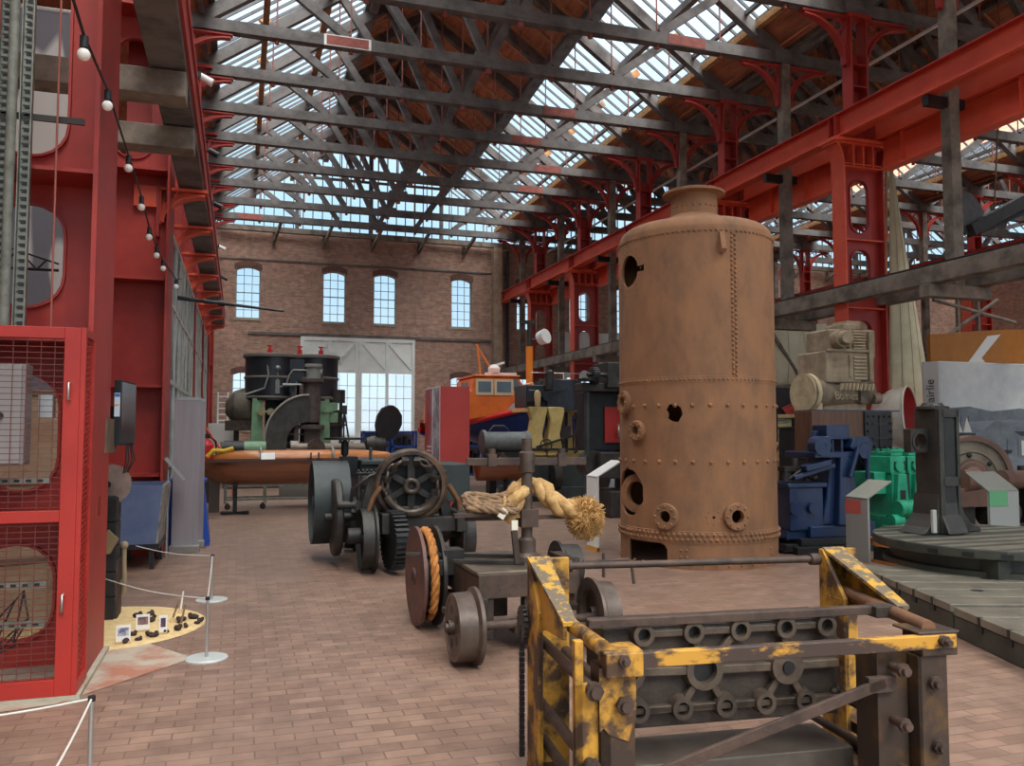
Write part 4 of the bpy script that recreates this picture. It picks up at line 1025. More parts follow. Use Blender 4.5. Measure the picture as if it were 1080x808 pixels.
# mesh cage
G = thing('mesh_cage', 'red framed wire mesh cage enclosing the foot of the nearest red column', 'cage', (0, 0, 0))
mb = MB(); y = 5.68
for x0, x1 in ((-1.02, -.93), (-2.0, -1.93)): mb.b2((x0, y, .03), (x1, y + .05, 2.24))
for z0, z1 in ((.03, .13), (1.06, 1.13), (2.17, 2.24)): mb.b2((-1.93, y, z0), (-1.02, y + .05, z1))
mb.build('front_frame', cage_red_shaded, G, .003)
mb = MB(); mb.b2((-.93, 5.68, .03), (-.9, 5.72, 2.24)); mb.b2((-.93, 6.0, .03), (-.9, 6.05, 2.24)); mb.b2((-.93, 5.72, 2.19), (-.9, 6.0, 2.24)); mb.b2((-.93, 5.72, .03), (-.9, 6.0, .1)); mb.build('side_frame', cage_red_shaded, G, .003)
wire = mat('dark_red_wire', (104, 44, 40), rough=.5)
mb = MB(); z = .14
while z < 2.17:
    if not 1.05 < z < 1.14: mb.b2((-1.93, y + .022, z - .0022), (-1.02, y + .026, z + .0022))
    z += .036
x = -1.9
while x < -1.02: mb.b2((x - .0022, y + .026, .13), (x + .0022, y + .03, 2.17)); x += .075
mb.build('wire_mesh', wire, G)
mb = MB(); z = .12
while z < 2.18: mb.beam((-.915, 5.73, z), (-.915, 5.99, z + .03), .006, .006); z += .034
for yy in (5.78, 5.86, 5.94): mb.b2((-.918, yy - .003, .1), (-.912, yy + .003, 2.19))
mb.build('side_mesh', cage_red_shaded, G)
mb = MB(); 
for z in (1.85, .58):
    mb.tube([(-.985, y, z + .05), (-.985, y - .035, z + .05), (-.985, y - .035, z - .05), (-.985, y, z - .05)], .008, 6)
mb.build('handle', chrome, G)
t = thing('electrical_cabinet', 'grey electrical cabinet on the wall behind the red mesh', 'cabinet', (-1.55, 5.77, 1.4))
MB().b2((-.35, 0, 0), (.31, .18, .62)).build('case', mat('grey_cabinet', (136, 132, 130), rough=.5), t, .01)
MB().b2((-.34, -.015, .01), (.29, 0, .61)).build('door', mat('grey_cabinet_door', (146, 142, 140), rough=.5), t, .005)
mb = MB(); mb.cyl((.18, -.02, .3), (.18, -.035, .3), .022, n=14); mb.build('lock', black, t)
t = thing('junction_box', 'small grey junction box beside the electrical cabinet behind the mesh', 'box', (-1.18, 6.0, 1.78))
MB().b2((-.04, 0, -.09), (.05, .08, .06)).build('case', mat('grey_cabinet', 1), t, .005); MB().b2((-.035, -.005, -.085), (.045, .0, .055)).build('lid', chrome, t)
for z, lab in ((.42, 'lower perforated steel rail behind the mesh'), (.66, 'middle perforated steel rail behind the mesh, below the cabinet'), (1.3, 'upper perforated steel rail just below the grey cabinet')):
    mb = MB(); mb.b2((-1.95, 5.9, z - .02), (-1.12, 5.92, z + .02)); mb.cur = 1
    for i in range(12): mb.b2((-1.9 + i * .065, 5.895, z - .008), (-1.87 + i * .065, 5.9, z + .008))
    tag(mb.build('steel_rail', [steel_grey, black]), lab, 'rail')
for k in range(3):
    pts = [(-1.5 + k * .1, 5.95, .3), (-1.35 + k * .05, 5.93, .5 + .05 * k), (-1.25, 5.94, .62), (-1.22, 5.94, .45), (-1.3 - .05 * k, 5.93, .28), (-1.5, 5.95, .2 + k * .05)]
    tag(MB().tube(pts, .007, 6).build('cable', black), ['black cable looping loosely behind the lower mesh, leftmost loop', 'black cable looping behind the lower mesh, middle loop', 'black cable looping behind the lower mesh, loop closest to the gate post'][k], 'cable', 'black cables behind the mesh')
# drum and banner behind the column openings
t = thing('exhibition_banner', 'grey printed banner with sweeping white shapes hanging behind the openings of the left column', 'banner', (-2.9, 9.4, 0))
MB().b2((-1.6, 0, 1.9), (1.2, .03, 5.9)).build('sheet', mat('grey_print', (112, 110, 118), (198, 194, 190), rough=.7, scale=1.6, lo=.5, hi=.54, stretch=(1.6, 1, .35), detail=1), t)
mb = MB(); mb.cyl((-1.6, .02, 5.92), (1.2, .02, 5.92), .03, n=10); mb.build('top_rod', chrome, t)
t = thing('display_drum', 'tall cream drum standing behind the mesh cage', 'drum', (-1.95, 8.5, 0))
mb = MB(); mb.lathe([(0, 0), (.62, 0), (.62, 1.95), (0, 1.95)], n=40); mb.build('drum', mat('cream_drum', (198, 176, 146), (172, 146, 118), rough=.6, scale=2), t)
mb = MB()
for z in (.5, 1.15, 1.9): mb.lathe([(.62, z), (.64, z + .01), (.64, z + .05), (.62, z + .06)], n=40)
mb.build('band', mat('drum_band', (120, 100, 84)), t)
t = thing('shelf_bracket', 'black triangulated truss shelf seen through the oval opening of the left column', 'shelf', (-1.75, 7.2, 2.85))
mb = MB(); mb.tube([(-.3, 0, 0), (.4, 0, 0)], .012, 6); mb.tube([(-.3, 0, .16), (0.05, 0, .16), (.4, 0, .05)], .008, 6)
for a, b in (((-.3, 0), (-.15, .16)), ((-.15, .16), (0, 0)), ((0, 0), (.12, .14)), ((.12, .14), (.25, 0)), ((.25, 0), (.32, .08))): mb.tube([(a[0], 0, a[1]), (b[0], 0, b[1])], .007, 6)
mb.build('truss', black, t); MB().b2((.3, -.02, -.5), (.33, .0, -.25)).build('upright', black, t)
# cable tray tower, pipe, angle
t = thing('cable_tray', 'pair of galvanised perforated cable trays climbing the nearest left column', 'cable tray', (-1.41, 5.95, 2.25))
for x in (-.09, .04):
    mb = MB(); mb.b2((x, 0, 0), (x + .005, .05, 4.2)); mb.b2((x + .065, 0, 0), (x + .07, .05, 4.2)); mb.b2((x, .045, 0), (x + .07, .05, 4.2)); mb.cur = 1
    z = .03
    while z < 4.2: mb.b2((x + .02, .04, z), (x + .05, .0445, z + .022)); mb.b2((x + .02, -.0, z), (x + .05, .004, z + .01)); z += .05
    mb.build('tray', [steel_grey, black], t)
mb = MB(); mb.cyl((-.0, -.01, 0), (.0, -.01, 4.2), .03, n=12); mb.build('cable_bundle', mat('grey_cable', (120, 122, 112), (90, 92, 84), scale=12), t)
tag(MB().tube([(-1.62, 5.93, 2.9), (-1.56, 5.93, 2.84), (-1.5, 5.93, 2.9), (-1.49, 5.93, 6.4)], .012, 8).build('conduit_pipe', iron_rod), 'thin red pipe curving up in front of the cable trays', 'pipe')
tag(MB().tube([(-1.15, 5.95, 2.25), (-1.15, 5.95, 6.4)], .007, 6).build('conduit_pipe', iron_rod), 'thin straight red conduit running up between the trays and the column edge', 'pipe')
tag(MB().b2((-1.9, 5.99, 3.61), (-1.0, 6.01, 3.65)).build('steel_angle', iron), 'dark steel angle bolted across the nearest left column above the cage', 'bracket')
# string of bulbs
sl = thing('string_lights', 'black festoon cable with round white bulbs sagging along the left columns', 'string lights', (0, 0, 0))
bp = [(-.79, 3.6, 3.75), (-.78, 4.6, 3.60), (-.81, 5.6, 3.71), (-.84, 6.9, 3.71), (-.86, 8.0, 3.69), (-.88, 8.9, 3.62), (-.88, 9.7, 3.6), (-.87, 10.4, 3.59), (-.81, 11.6, 3.58), (-.9, 14.0, 4.0)]
def lerp_path(P, n): 
    out = []
    for i in range(len(P) - 1):
        for k in range(n): t = k / n; a, b = Vector(P[i]), Vector(P[i + 1]); p = a.lerp(b, t); p.z -= .0; out.append(p)
    return out + [Vector(P[-1])]
MB().tube(lerp_path(bp, 5), .008, 6).build('cable', black, sl)
for p in bp[1:9]:
    mb = MB(); mb.cyl((p[0], p[1], p[2]), (p[0], p[1], p[2] - .06), .021, n=12); q = mb.build('bulb_socket', black, sl)
    MB().ball((p[0], p[1], p[2] - .095), .032, 14, 10).build('bulb', bulb_m, q)
# television
t = thing('television', 'black wall television on a timber board fixed to the nearest red column', 'television', (-.93, 6.95, 1.5))
MB().b2((0, -.3, -.05), (.03, .2, .2)).build('mounting_board', mat('mount_board', (112, 92, 76), (90, 74, 62)), t)
MB().beam((.0, .12, .25), (.05, .2, .25), .04, .1).build('wall_arm', black, t)
M_ = Matrix.Translation((.07, .05, .0)) @ Matrix.Rotation(math.radians(-6), 4, 'Z') @ Matrix.Diagonal((1, .66, 1, 1))
mb = MB(); mb.M = M_; mb.b2((-.05, 0, 0), (.0, .74, .5)); mb.build('casing', black, t, .004)
mb = MB(); mb.M = M_; mb.b2((.0, .015, .015), (.004, .725, .485)); mb.build('screen', mat('dark_screen', (46, 58, 62), (22, 28, 32), rough=.12, scale=3), t)
mb = MB(); mb.M = M_; mb.b2((-.045, -.004, .22), (-.005, 0, .4)); mb.build('energy_label', mat('energy_label', (196, 212, 224)), t)
mb = MB(); mb.M = M_; mb.b2((-.043, -.006, .37), (-.007, -.004, .395)); mb.build('energy_label', mat('label_blue', (60, 110, 190)), t)
mb = MB(); mb.M = M_; mb.b2((-.04, -.006, .3), (-.015, -.004, .315)); mb.build('energy_label', mat('label_orange', (230, 150, 60)), t)
for k, y in enumerate((.2, .3, .42, .5)): MB().tube([(.1, y, 0), (.1 + .01 * k, y, -.12), (.08, y + .02, -.22)], .006, 6).build('cable', black, t)
tag(MB().b2((-.925, 6.42, 1.02), (-.915, 6.52, 1.16)).build('wall_plate', white_clean), 'small white plate on the right face of the nearest red column', 'plate')
# black chimney like stack with toothed wheel on it
t = thing('black_column', 'square black stacked iron column standing in the sand beside the red column', 'column', (-1.13, 8.05, 0))
mb = MB(); 
for i in range(5): mb.b2((-.15, -.15, .0 + i * .21), (.15, .15, .2 + i * .21)); mb.b2((-.13, -.13, .195 + i * .21), (.13, .13, .215 + i * .21))
mb.build('stack', black, t, .006)
MB().b2((.15, -.12, 0), (.17, .15, .5)).build('side_plate', iron_brown, t)
mb = MB(); mb.tube([(.2, 0, .62), (.2, .02, .45), (.21, 0, .3), (.2, .03, .2)], .02); mb.ball((.2, 0, .62), .035); mb.ball((.2, .02, .3), .03); mb.build('chain', mat('pale_chain', (146, 128, 104)), t)
mb = MB(); mb.prism([(-.1, 0), (.1, 0), (.16, .12), (.08, .2), (-.04, .12)], .05, (.02, -.22, .58)); mb.build('hook', mat('bone_hook', (128, 110, 80)), t)
t = thing('toothed_disc', 'grey brown stone-like disc with a serrated edge resting on the black column', 'disc', (-1.1, 8.05, 1.07))
mb = MB(); mb.gear((.04, 0, .08), (.25, -1, 0), .175, .09, 44, .012); mb.build('disc', mat('disc_grey', (140, 120, 110), (112, 94, 86), rough=.8, scale=6), t)
MB().cyl((.03, -.05, .08), (.03, -.07, .08), .03).build('axle_pin', black, t)
# sand patch and the things on it
tag(MB().lathe([(0, .012), (.78, .012), (.84, .0)], (-1.08, 7.68, .004), n=56, flat=True).build('sand_patch', sand_m), 'round patch of pale yellow sand on the floor at the foot of the red column', 'sand', kind='stuff')
lump_m = mat('dark_brown_lump', (58, 42, 40), (36, 28, 28), rough=.8, scale=20, bump=.3)
spots = [(-.62, 7.06), (-.70, 7.00), (-.55, 7.18), (-.44, 7.24), (-.36, 7.32), (-.52, 7.14), (-.30, 7.40), (-.26, 7.72), (-.34, 7.66), (-.20, 7.60), (-.22, 7.52), (-.36, 7.60), (-.66, 7.78), (-.58, 7.86), (-.72, 7.92), (-.62, 7.98), (-.5, 7.62), (-.6, 7.70), (-.78, 7.30), (-.68, 7.24)]
lm = None
for k, (x, y) in enumerate(spots):
    x -= .08
    if lm is None:
        mb = MB(); mb.ball((0, 0, .022), .028, 9, 6, (1.5, .8, .75)); mb.ball((.02, .01, .036), .018, 8, 5); lm = mb.build('iron_lump', lump_m); o = lm
    else: o = lm.copy(); COL.objects.link(o)
    o.location = (x, y, .012); o.rotation_euler = (0, 0, k * 1.3); s_ = .7 + .5 * ((k * 37) % 10) / 10; o.scale = (s_, s_, s_)
    tag(o, 'small dark brown lump lying on the pale sand patch', 'lump', 'dark lumps on the sand')
def card_stand(loc, rz, w, h, label, mm):
    t = thing('photo_card', label, 'card', loc, rz)
    MB().prism([(-w / 2, 0), (w / 2, 0), (w / 2, .02), (-w / 2, .02)], .05, (0, .0, .0)).build('wooden_foot', mat('pale_foot', (190, 160, 112)), t)
    c = MB().b2((-w / 2, -.004, .02), (w / 2, .004, .02 + h)).build('card', white_clean, t)
    MB().b2((-w / 2 + .012, -.006, .06), (w / 2 - .012, -.004, h)).build('print', mm, c)
card_stand((-.8, 7.0, .012), .2, .1, .12, 'white photo card with a blue grey portrait on a wooden foot, nearest on the sand', mat('blue_grey_print', (96, 100, 130), (190, 190, 196), scale=14, lo=.45, hi=.55))
card_stand((-.54, 7.22, .012), .2, .06, .13, 'narrow photo card with dark red stripe on the sand, between the lumps', mat('red_stripe_print', (70, 52, 74), (168, 60, 56), scale=12, lo=.5, hi=.56))
card_stand((-.7, 7.36, .012), .1, .1, .12, 'leaning photo card with purple brown picture in the middle of the sand', mat('purple_print', (90, 76, 88), (150, 110, 104), scale=12, lo=.45, hi=.55))
for k, (x, y, lean) in enumerate(((-.46, 8.02, .02), (-.5, 7.66, .05), (-.42, 7.42, .03))):
    t = thing('sand_marker', ['white capped peg standing at the back of the sand', 'slanting brown peg standing in the middle of the sand', 'thin upright peg standing at the front right of the sand'][k], 'peg', (x, y, .012))
    MB().cyl((0, 0, 0), (0, 0, .04), .035, .01, n=10).build('foot', mat('pale_foot', 1), t)
    MB().cyl((0, 0, .03), (lean, 0, .19), .009, .007, n=8).build('peg', [white_clean, rope_dk, rope_dk][k], t)
# stanchions and cord
def stanchion(loc, label):
    t = thing('barrier_stanchion', label, 'stanchion', loc, group='low museum barrier stanchions')
    MB().lathe([(0, .014), (.13, .014), (.145, .008), (.145, 0)], n=40).build('base', mat('white_grey_plate', (196, 204, 202), rough=.3, metal=.2), t)
    MB().cyl((0, 0, .01), (0, 0, .42), .011, n=14).build('post', chrome, t)
    MB().cyl((0, 0, .41), (0, 0, .432), .016, n=14).build('cap', black, t)
stanchion((-.19, 6.42, 0), 'low steel barrier post on a round base in front of the sand patch')
stanchion((-.22, 8.61, 0), 'low steel barrier post on a round base farther back beyond the sand')
stanchion((-.6, 4.19, 0), 'low steel barrier post nearest the camera in the bottom left corner')
cord = mat('pale_elastic_cord', (206, 204, 196), rough=.6)
for a, b, lab in (((-.19, 6.42, .42), (-.22, 8.61, .42), 'pale cord stretched between the two low posts beside the sand'), ((-.22, 8.61, .42), (-1.0, 9.6, .42), 'pale cord running left from the far low post towards the blue cart'),
                  ((-.19, 6.42, .42), (-1.05, 7.9, .36), 'pale cord running left across the sand from the near low post'), ((-.6, 4.19, .42), (-1.5, 4.19, .40), 'pale cord running left from the nearest low post along the red cage'),
                  ((-.6, 4.19, .42), (-.62, 3.0, .40), 'pale cord running towards the camera from the nearest low post')):
    a, b = Vector(a), Vector(b); pts = [a.lerp(b, i / 8) - Vector((0, 0, .03 * math.sin(PI * i / 8))) for i in range(9)]
    tag(MB().tube(pts, .005, 6).build('cord', cord), lab, 'cord')
# cart
t = thing('hand_cart', 'faded blue wooden box cart with dark legs behind the sand patch', 'cart', (-1.1, 10.7, 0), 0)
cm = mat('faded_blue_board', (82, 96, 132), (98, 110, 140), rough=.7, scale=3, bump=.1)
mb = MB(); mb.prism([(-.28, .3), (.2, .3), (.26, .98), (-.3, .98)], .03, (0, -.0, 0)); mb.prism([(-.28, .3), (.2, .3), (.26, .98), (-.3, .98)], .03, (0, .9, 0)); mb.b2((-.28, 0, .3), (.2, .9, .33)); mb.build('front_board', cm, t)
mb = MB(); mb.prism([(.2, .3), (.22, .3), (.28, .98), (.25, .98)], .9, (0, .45, 0)); mb.prism([(-.3, .3), (-.28, .3), (-.3, .98), (-.32, .98)], .9, (0, .45, 0)); mb.build('side_board', mat('worn_whitish_board', (160, 152, 144), (96, 88, 84), rough=.8, scale=5), t)
for x, y in ((-.2, .05), (.14, .05), (-.2, .85), (.16, .85)): MB().beam((x, y, .32), (x + .02, y, .0), .05, .05).build('leg', black, t)
MB().b2((-.3, .0, .24), (.24, .9, .3)).build('chassis', black, t)
# roll up banners + blue table cloth
for k, (x, y, rz) in enumerate(((-.66, 12.1, -.1), (-.62, 12.6, -.05))):
    t = thing('rollup_banner', ['silver backed roll-up banner stand, nearest to the blue cart', 'second silver backed roll-up banner stand just behind the first'][k], 'banner', (x, y, 0), rz, 'roll-up banners by the partition')
    MB().b2((-.17, -.01, .09), (.17, .0, 2.05)).build('sheet', banner_grey, t); mb = MB(); mb.b2((-.19, -.09, 0), (.19, .07, .1)); mb.build('base', chrome, t, .01)
    mb = MB(); mb.cyl((0, .02, .1), (0, .02, 2.05), .012, n=10); mb.b2((-.17, -.015, 2.03), (.17, .01, 2.07)); mb.build('pole', chrome, t)
t = thing('leaflet_lectern', 'small steel lectern tilted beside the roll-up banners', 'lectern', (-.86, 11.7, 0))
MB().cyl((0, 0, 0), (0, 0, 1.12), .02, n=10).build('pole', chrome, t); MB().prism([(-.04, 1.26), (.2, .98), (.22, 1.0), (-.02, 1.28)], .3).build('reading_plate', chrome, t)
t = thing('table', 'small table under a bright blue cloth behind the roll-up banners', 'table', (-.69, 12.95, 0))
mb = MB(); mb.prism([(-.25, .0), (.32, .0), (.22, .9), (-.2, .9)], .5); mb.build('cloth', cloth_blue, t); MB().b2((-.24, -.27, .9), (.26, .27, .93)).build('table_top', cloth_blue, t)
# glazed partition
t = thing('glazed_partition', 'long whitish steel and glass partition between the red columns along the left side', 'partition', (-.97, 12.7, 0))
fm = mat('partition_frame', (196, 196, 190), (170, 170, 164), rough=.45, scale=3)
mb = MB(); y = 0; L_ = 14.0
while y <= L_ + .01: mb.b2((-.04, y - .03, .0), (.03, y + .03, 4.45)); y += 1.0
for z in (.0, 1.1, 2.3, 3.4, 4.4): mb.b2((-.035, 0, z), (.028, L_, z + .06))
mb.build('frame', fm, t)
mb = MB(); 
for i in range(14): mb.beam((.01, i, 2.36 if i % 2 else 4.4), (.01, i + 1, 4.4 if i % 2 else 2.36), .02, .03)
mb.build('cross_brace', fm, t)
MB().b2((-.012, 0, .06), (-.004, L_, 4.4)).build('glass', pane_part, t)
mb = MB(); mb.b2((-.02, 2.0, .06), (0, 3.0, 4.4)); mb.b2((-.02, 7.0, .06), (0, 9.0, 4.4)); mb.build('solid_panel', mat('pale_panel', (178, 180, 178)), t)
struct(MB().b2((-3.6, 12.7, 0), (-3.5, 33.4, 4.6)).build('wall_left', mat('white_plaster', (188, 186, 180), rough=.9)))
tag(MB().cyl((-.95, 14.0, 3.7), (.66, 14.0, 3.56), .035, .018, 14).cyl((-.35, 14.0, 3.648), (-.25, 14.0, 3.64), .045, n=14).build('horizontal_spar', [black]), 'black tapering spar sticking out horizontally from the left partition', 'spar')
# things at the back left
t = thing('white_cabinet', 'low white block cabinet at the back left wall', 'cabinet', (-.55, 28.3, 0)); MB().b2((-.5, -.4, 0), (.42, .4, 1.88)).build('body', white_clean, t, .01); MB().b2((-.5, -.42, 0), (.42, -.4, .1)).build('plinth', iron, t)
t = thing('ladder', 'white ladder standing on the low white cabinet against the back brick wall', 'ladder', (-.5, 28.3, 1.88))
mb = MB(); 
for x in (-.15, .15): mb.b2((x - .025, -.03, 0), (x + .025, .03, 1.0))
mb.build('rail', white_clean, t)
mb = MB(); 
for i in range(5): mb.b2((-.13, -.02, .08 + i * .19), (.13, .02, .12 + i * .19))
mb.build('rung', white_clean, t)
t = thing('fire_extinguisher', 'red fire extinguisher at the left end of the varnished boats', 'extinguisher', (-.7, 20.5, .7)); mb = MB(); mb.lathe([(0, 0), (.16, .02), (.16, .6), (.1, .72), (.03, .76)], n=20); mb.build('cylinder', red_bright, t); MB().b2((-.05, -.03, .76), (.08, .03, .86)).build('valve', black, t); MB().tube([(.05, 0, .8), (.2, 0, .7), (.22, 0, .3)], .02, 8).build('hose', black, t)
MB().b2((-.2, -.15, -.7), (.2, .15, 0)).build('stand', iron, t)
tag(MB().tube([(-.95, 21.0, 2.0), (-.1, 21.0, .75)], .03, 8).tube([(-.95, 21.0, 1.5), (-.95, 21.0, .0)], .03, 8).tube([(-.1, 21, .75), (-.1, 21, 0)], .03, 8).build('stair_rail', red), 'sloping red handrail at the far left behind the fire extinguisher', 'handrail')
tag(MB().tube([(-.62, 18.75, 1.08), (-.5, 18.75, 1.22), (-.3, 18.75, 1.2), (-.1, 18.75, 1.26)], .05, 8).build('yellow_hose', mat('yellow_hose', (220, 176, 40))), 'yellow hose lying by the end of the orange hull', 'hose')

# ================================================================ BOATS ON TRESTLES, STEAM ENGINE, RED PANEL
def hull(mb, x0, x1, y, zt, depth, beam, tl, tr, flip=False, n=28, k=10):
    vs = []
    for i in range(n + 1):
        t = i / n; w = 1.0
        if t < tl: w = math.sin(PI / 2 * t / tl) ** .7
        if t > 1 - tr: w = math.sin(PI / 2 * (1 - t) / tr) ** .7
        w = max(w, .02); dd = depth * (.35 + .65 * w ** .6)
        for j in range(k + 1):
            a = PI * j / k
            vs.append((x0 + (x1 - x0) * t, y - beam / 2 * w * math.cos(a), zt + (dd if flip else -dd) * math.sin(a) ** .8))
    fs = [(i * (k + 1) + j, i * (k + 1) + j + 1, (i + 1) * (k + 1) + j + 1, (i + 1) * (k + 1) + j) for i in range(n) for j in range(k)]
    mb.add(vs, fs, True)
    top = []
    for i in range(n): a = i * (k + 1); mb.add([vs[a], vs[a + k], vs[a + 2 * k + 1], vs[a + k + 1]], [(0, 1, 2, 3)])
t = thing('rowing_boat', 'long varnished brown wooden rowing hull resting level on black stands', 'boat', (0, 17.4, 0))
mb = MB(); hull(mb, -.72, 3.95, 0, 1.03, .46, .6, .15, .1); mb.build('hull', wood_boat, t)
mb = MB(); mb.b2((-.6, -.33, 1.02), (3.8, -.28, 1.07)); mb.b2((-.6, .28, 1.02), (3.8, .33, 1.07)); mb.b2((-.5, -.28, 1.03), (3.7, .28, 1.04)); mb.build('gunwale', mat('dark_varnish', (84, 48, 34), rough=.3), t)
mb = MB(); 
for x in (1.35, 1.5): mb.b2((x, -.34, 1.06), (x + .03, -.3, 1.2)); mb.b2((x - .05, -.34, 1.06), (x + .08, -.3, 1.09))
mb.build('rowlock', iron_brown, t)
t = thing('rowing_boat', 'short dark brown hull right of the red display box', 'boat', (0, 17.4, 0))
mb = MB(); hull(mb, 4.8, 6.15, 0, .98, .42, .55, .05, .25); mb.build('hull', wood_boat, t)
MB().b2((4.78, -.3, .95), (6.1, -.2, 1.02)).build('gunwale', iron_brown, t, .01)
for x in (5.35,): MB().b2((x - .1, -.34, .93), (x + .1, -.18, 1.09)).cyl((x, -.26, 1.09), (x, -.26, 1.17), .05, n=10).build('rowlock', iron_brown, t)
for x, lab in ((-.05, 'black T-shaped stand under the left end of the brown rowing hull'), (5.5, 'black stand under the short brown hull right of the red display box')):
    t = thing('boat_stand', lab, 'stand', (x, 17.4, 0)); MB().b2((-.04, -.04, .04), (.04, .04, .6)).build('post', black, t)
    mb = MB(); mb.beam((-.25, -.15, .03), (.25, .15, .03), .06, .04); mb.beam((-.25, .15, .03), (.25, -.15, .03), .06, .04); mb.build('feet', black, t); MB().b2((-.05, -.3, .56), (.05, .3, .6)).build('cradle', black, t)
tag(MB().box((.55, 17.14, 1.13), (.26, .02, .14), 0, -.5).build('notice_card', white_clean), 'white notice card lying on the brown rowing hull', 'card')
t = thing('kayak', 'orange varnished upturned hull strapped on the galvanised rack behind the brown one', 'boat', (0, 18.8, 0))
mb = MB(); hull(mb, -.5, 3.3, 0, 1.04, .18, .6, .25, .3, True); mb.build('hull', wood_orange, t)
for x in (.45, 1.95):
    mb = MB(); mb.tube([(x, -.33, 1.0), (x, -.32, 1.12), (x, -.2, 1.23), (x, 0, 1.27), (x, .2, 1.23), (x, .33, 1.0)], .03, 8); mb.build('strap', steel_grey, t)
t = thing('boat_rack', 'galvanised wheeled rack under the orange hull', 'rack', (0, 18.8, 0))
mb = MB()
for x in (-.25, .55, 2.1, 3.2):
    for y in (-.35, .35): mb.b2((x - .025, y - .025, .12), (x + .025, y + .025, 1.04))
for z in (.2, .48, 1.0):
    for y in (-.35, .35): mb.b2((-.25, y - .02, z - .02), (3.2, y + .02, z + .02))
for x in (-.25, .55, 2.1, 3.2): mb.b2((x - .02, -.35, .98), (x + .02, .35, 1.04))
mb.build('frame', steel_grey, t)
for x in (-.2, .5, 2.1, 3.1): mb = MB(); mb.cyl((x, -.37, .06), (x, -.33, .06), .06, n=16); mb.b2((x - .02, -.38, .06), (x + .02, -.32, .14)); mb.build('castor', iron, t)
tag(MB().b2((.85, 18.6, .23), (1.95, 19.0, .46)).build('storage_crate', mat('grey_crate', (120, 116, 108))), 'grey crate on the lower shelf of the boat rack', 'crate')
tag(MB().b2((-.55, 17.9, 0), (-.35, 18.2, .95)).build('wooden_trestle', mat('trestle_grey', (112, 98, 88), (136, 86, 50), lo=.6, hi=.7)), 'weathered wooden trestle leg under the left end of the hulls', 'trestle')

E_ = thing('steam_engine', 'large green and black marine steam engine with curved crank guard behind the boats', 'engine', (0, 26.5, 0))
def cylz(mb, x, y, r, z0, z1, n=36): mb.lathe([(0, z0), (r, z0), (r, z1), (r * .98, z1 + .02), (0, z1 + .02)], (x, y, 0), n=n)
ct = mat('engine_lagging_black', (38, 42, 50), (28, 30, 36), rough=.35, scale=2)
mb = MB(); 
for x, r in ((.92, .78), (2.2, .7)): cylz(mb, x, 0, r, 2.55, 3.85)
mb.b2((.7, -.6, 2.6), (2.4, .6, 3.8)); mb.build('cylinder_block', ct, E_)
mb = MB()
for x, r in ((.92, .84), (2.2, .76)):
    cylz(mb, x, 0, r, 3.85, 3.93)
    for z in (3.2, 2.6): mb.lathe([(r - .05, z), (r - .03, z + .02), (r - .03, z + .06), (r - .05, z + .08)], (x, 0, 0), n=40)
mb.build('cylinder_head', mat('engine_top_grey', (104, 98, 90)), E_)
for x in (.85, 1.72, 2.35): mb = MB(); mb.cyl((x, -.3, 3.93), (x, -.3, 4.1), .07, n=14); mb.cyl((x, -.3, 4.1), (x, -.3, 4.2), .03, n=10); mb.cyl((x, -.3, 4.18), (x, -.3, 4.22), .08, n=12); mb.build('oil_cup', red_bright, E_)
mb = MB(); mb.lathe([(0, 0), (.62, 0), (.66, .05), (.62, .12), (.5, .5), (.2, .75)], (.35, .2, 2.35), (-1, 0, 0), 36); mb.build('condenser_end', mat('dusty_casting', (112, 104, 92), (80, 72, 62), scale=3), E_)
mb = MB(); mb.b2((-.4, -.4, 1.65), (.4, .6, 1.95)); mb.cyl((-.2, -.42, 1.85), (-.2, -.2, 1.85), .12, n=16); mb.cyl((.15, -.42, 1.85), (.15, -.2, 1.85), .12, n=16); mb.b2((-.15, -.1, 0), (0.0, .1, 1.65)); mb.build('pump_casting', iron_brown, E_)
for x in (.5, 2.45):
    mb = MB(); mb.prism([(x - .18, .6), (x + .18, .6), (x + .14, 2.6), (x - .14, 2.6)], .3, (0, -.5, 0)); mb.prism([(x - .3, .0), (x + .3, 0), (x + .18, .6), (x - .18, .6)], .4, (0, -.5, 0)); mb.build('standard', green_eng, E_, .01)
    mb = MB(); mb.prism([(x - .18, .0), (x + .18, 0), (x + .14, 2.6), (x - .14, 2.6)], .3, (0, .6, 0)); mb.build('standard', green_eng, E_)
mb = MB(); pts_o = [(1.95 + 1.25 * math.cos(a), 1.35 + 1.35 * math.sin(a)) for a in [PI * (1 - .5 * i / 14) for i in range(15)]]
pts_i = [(1.95 + .62 * math.cos(a), 1.35 + .55 * math.sin(a)) for a in [PI * (.5 + .5 * i / 14) for i in range(15)]]
mb.prism([(.7, .6)] + pts_o + pts_i + [(1.33, .6)], .35, (0, -.9, 0)); mb.build('crank_guard', mat('guard_grey', (72, 70, 66), (52, 50, 48), scale=4), E_)
mb = MB(); last = None
for p in [(.7, .6)] + pts_o:
    if last: mb.beam((last[0], -.9, last[1]), (p[0], -.9, p[1]), .45, .03, (0, 1, 0)) if False else mb.tube([(last[0], -1.09, last[1]), (p[0], -1.09, p[1])], .035, 8)
    last = p
mb.build('guard_rim', mat('guard_rim', (150, 146, 136)), E_)
mb = MB(); cylz(mb, 2.05, -.75, .26, 1.9, 3.1); cylz(mb, 2.05, -.75, .36, 3.1, 3.18); cylz(mb, 2.05, -.75, .4, 1.7, 1.8); mb.b2((1.6, -.95, 2.0), (1.8, -.5, 3.0)); mb.b2((1.45, -.9, 2.5), (1.65, -.5, 2.8))
for i in range(7): mb.b2((1.3, -.92, 1.0 + i * .26), (1.9, -.8, 1.05 + i * .26))
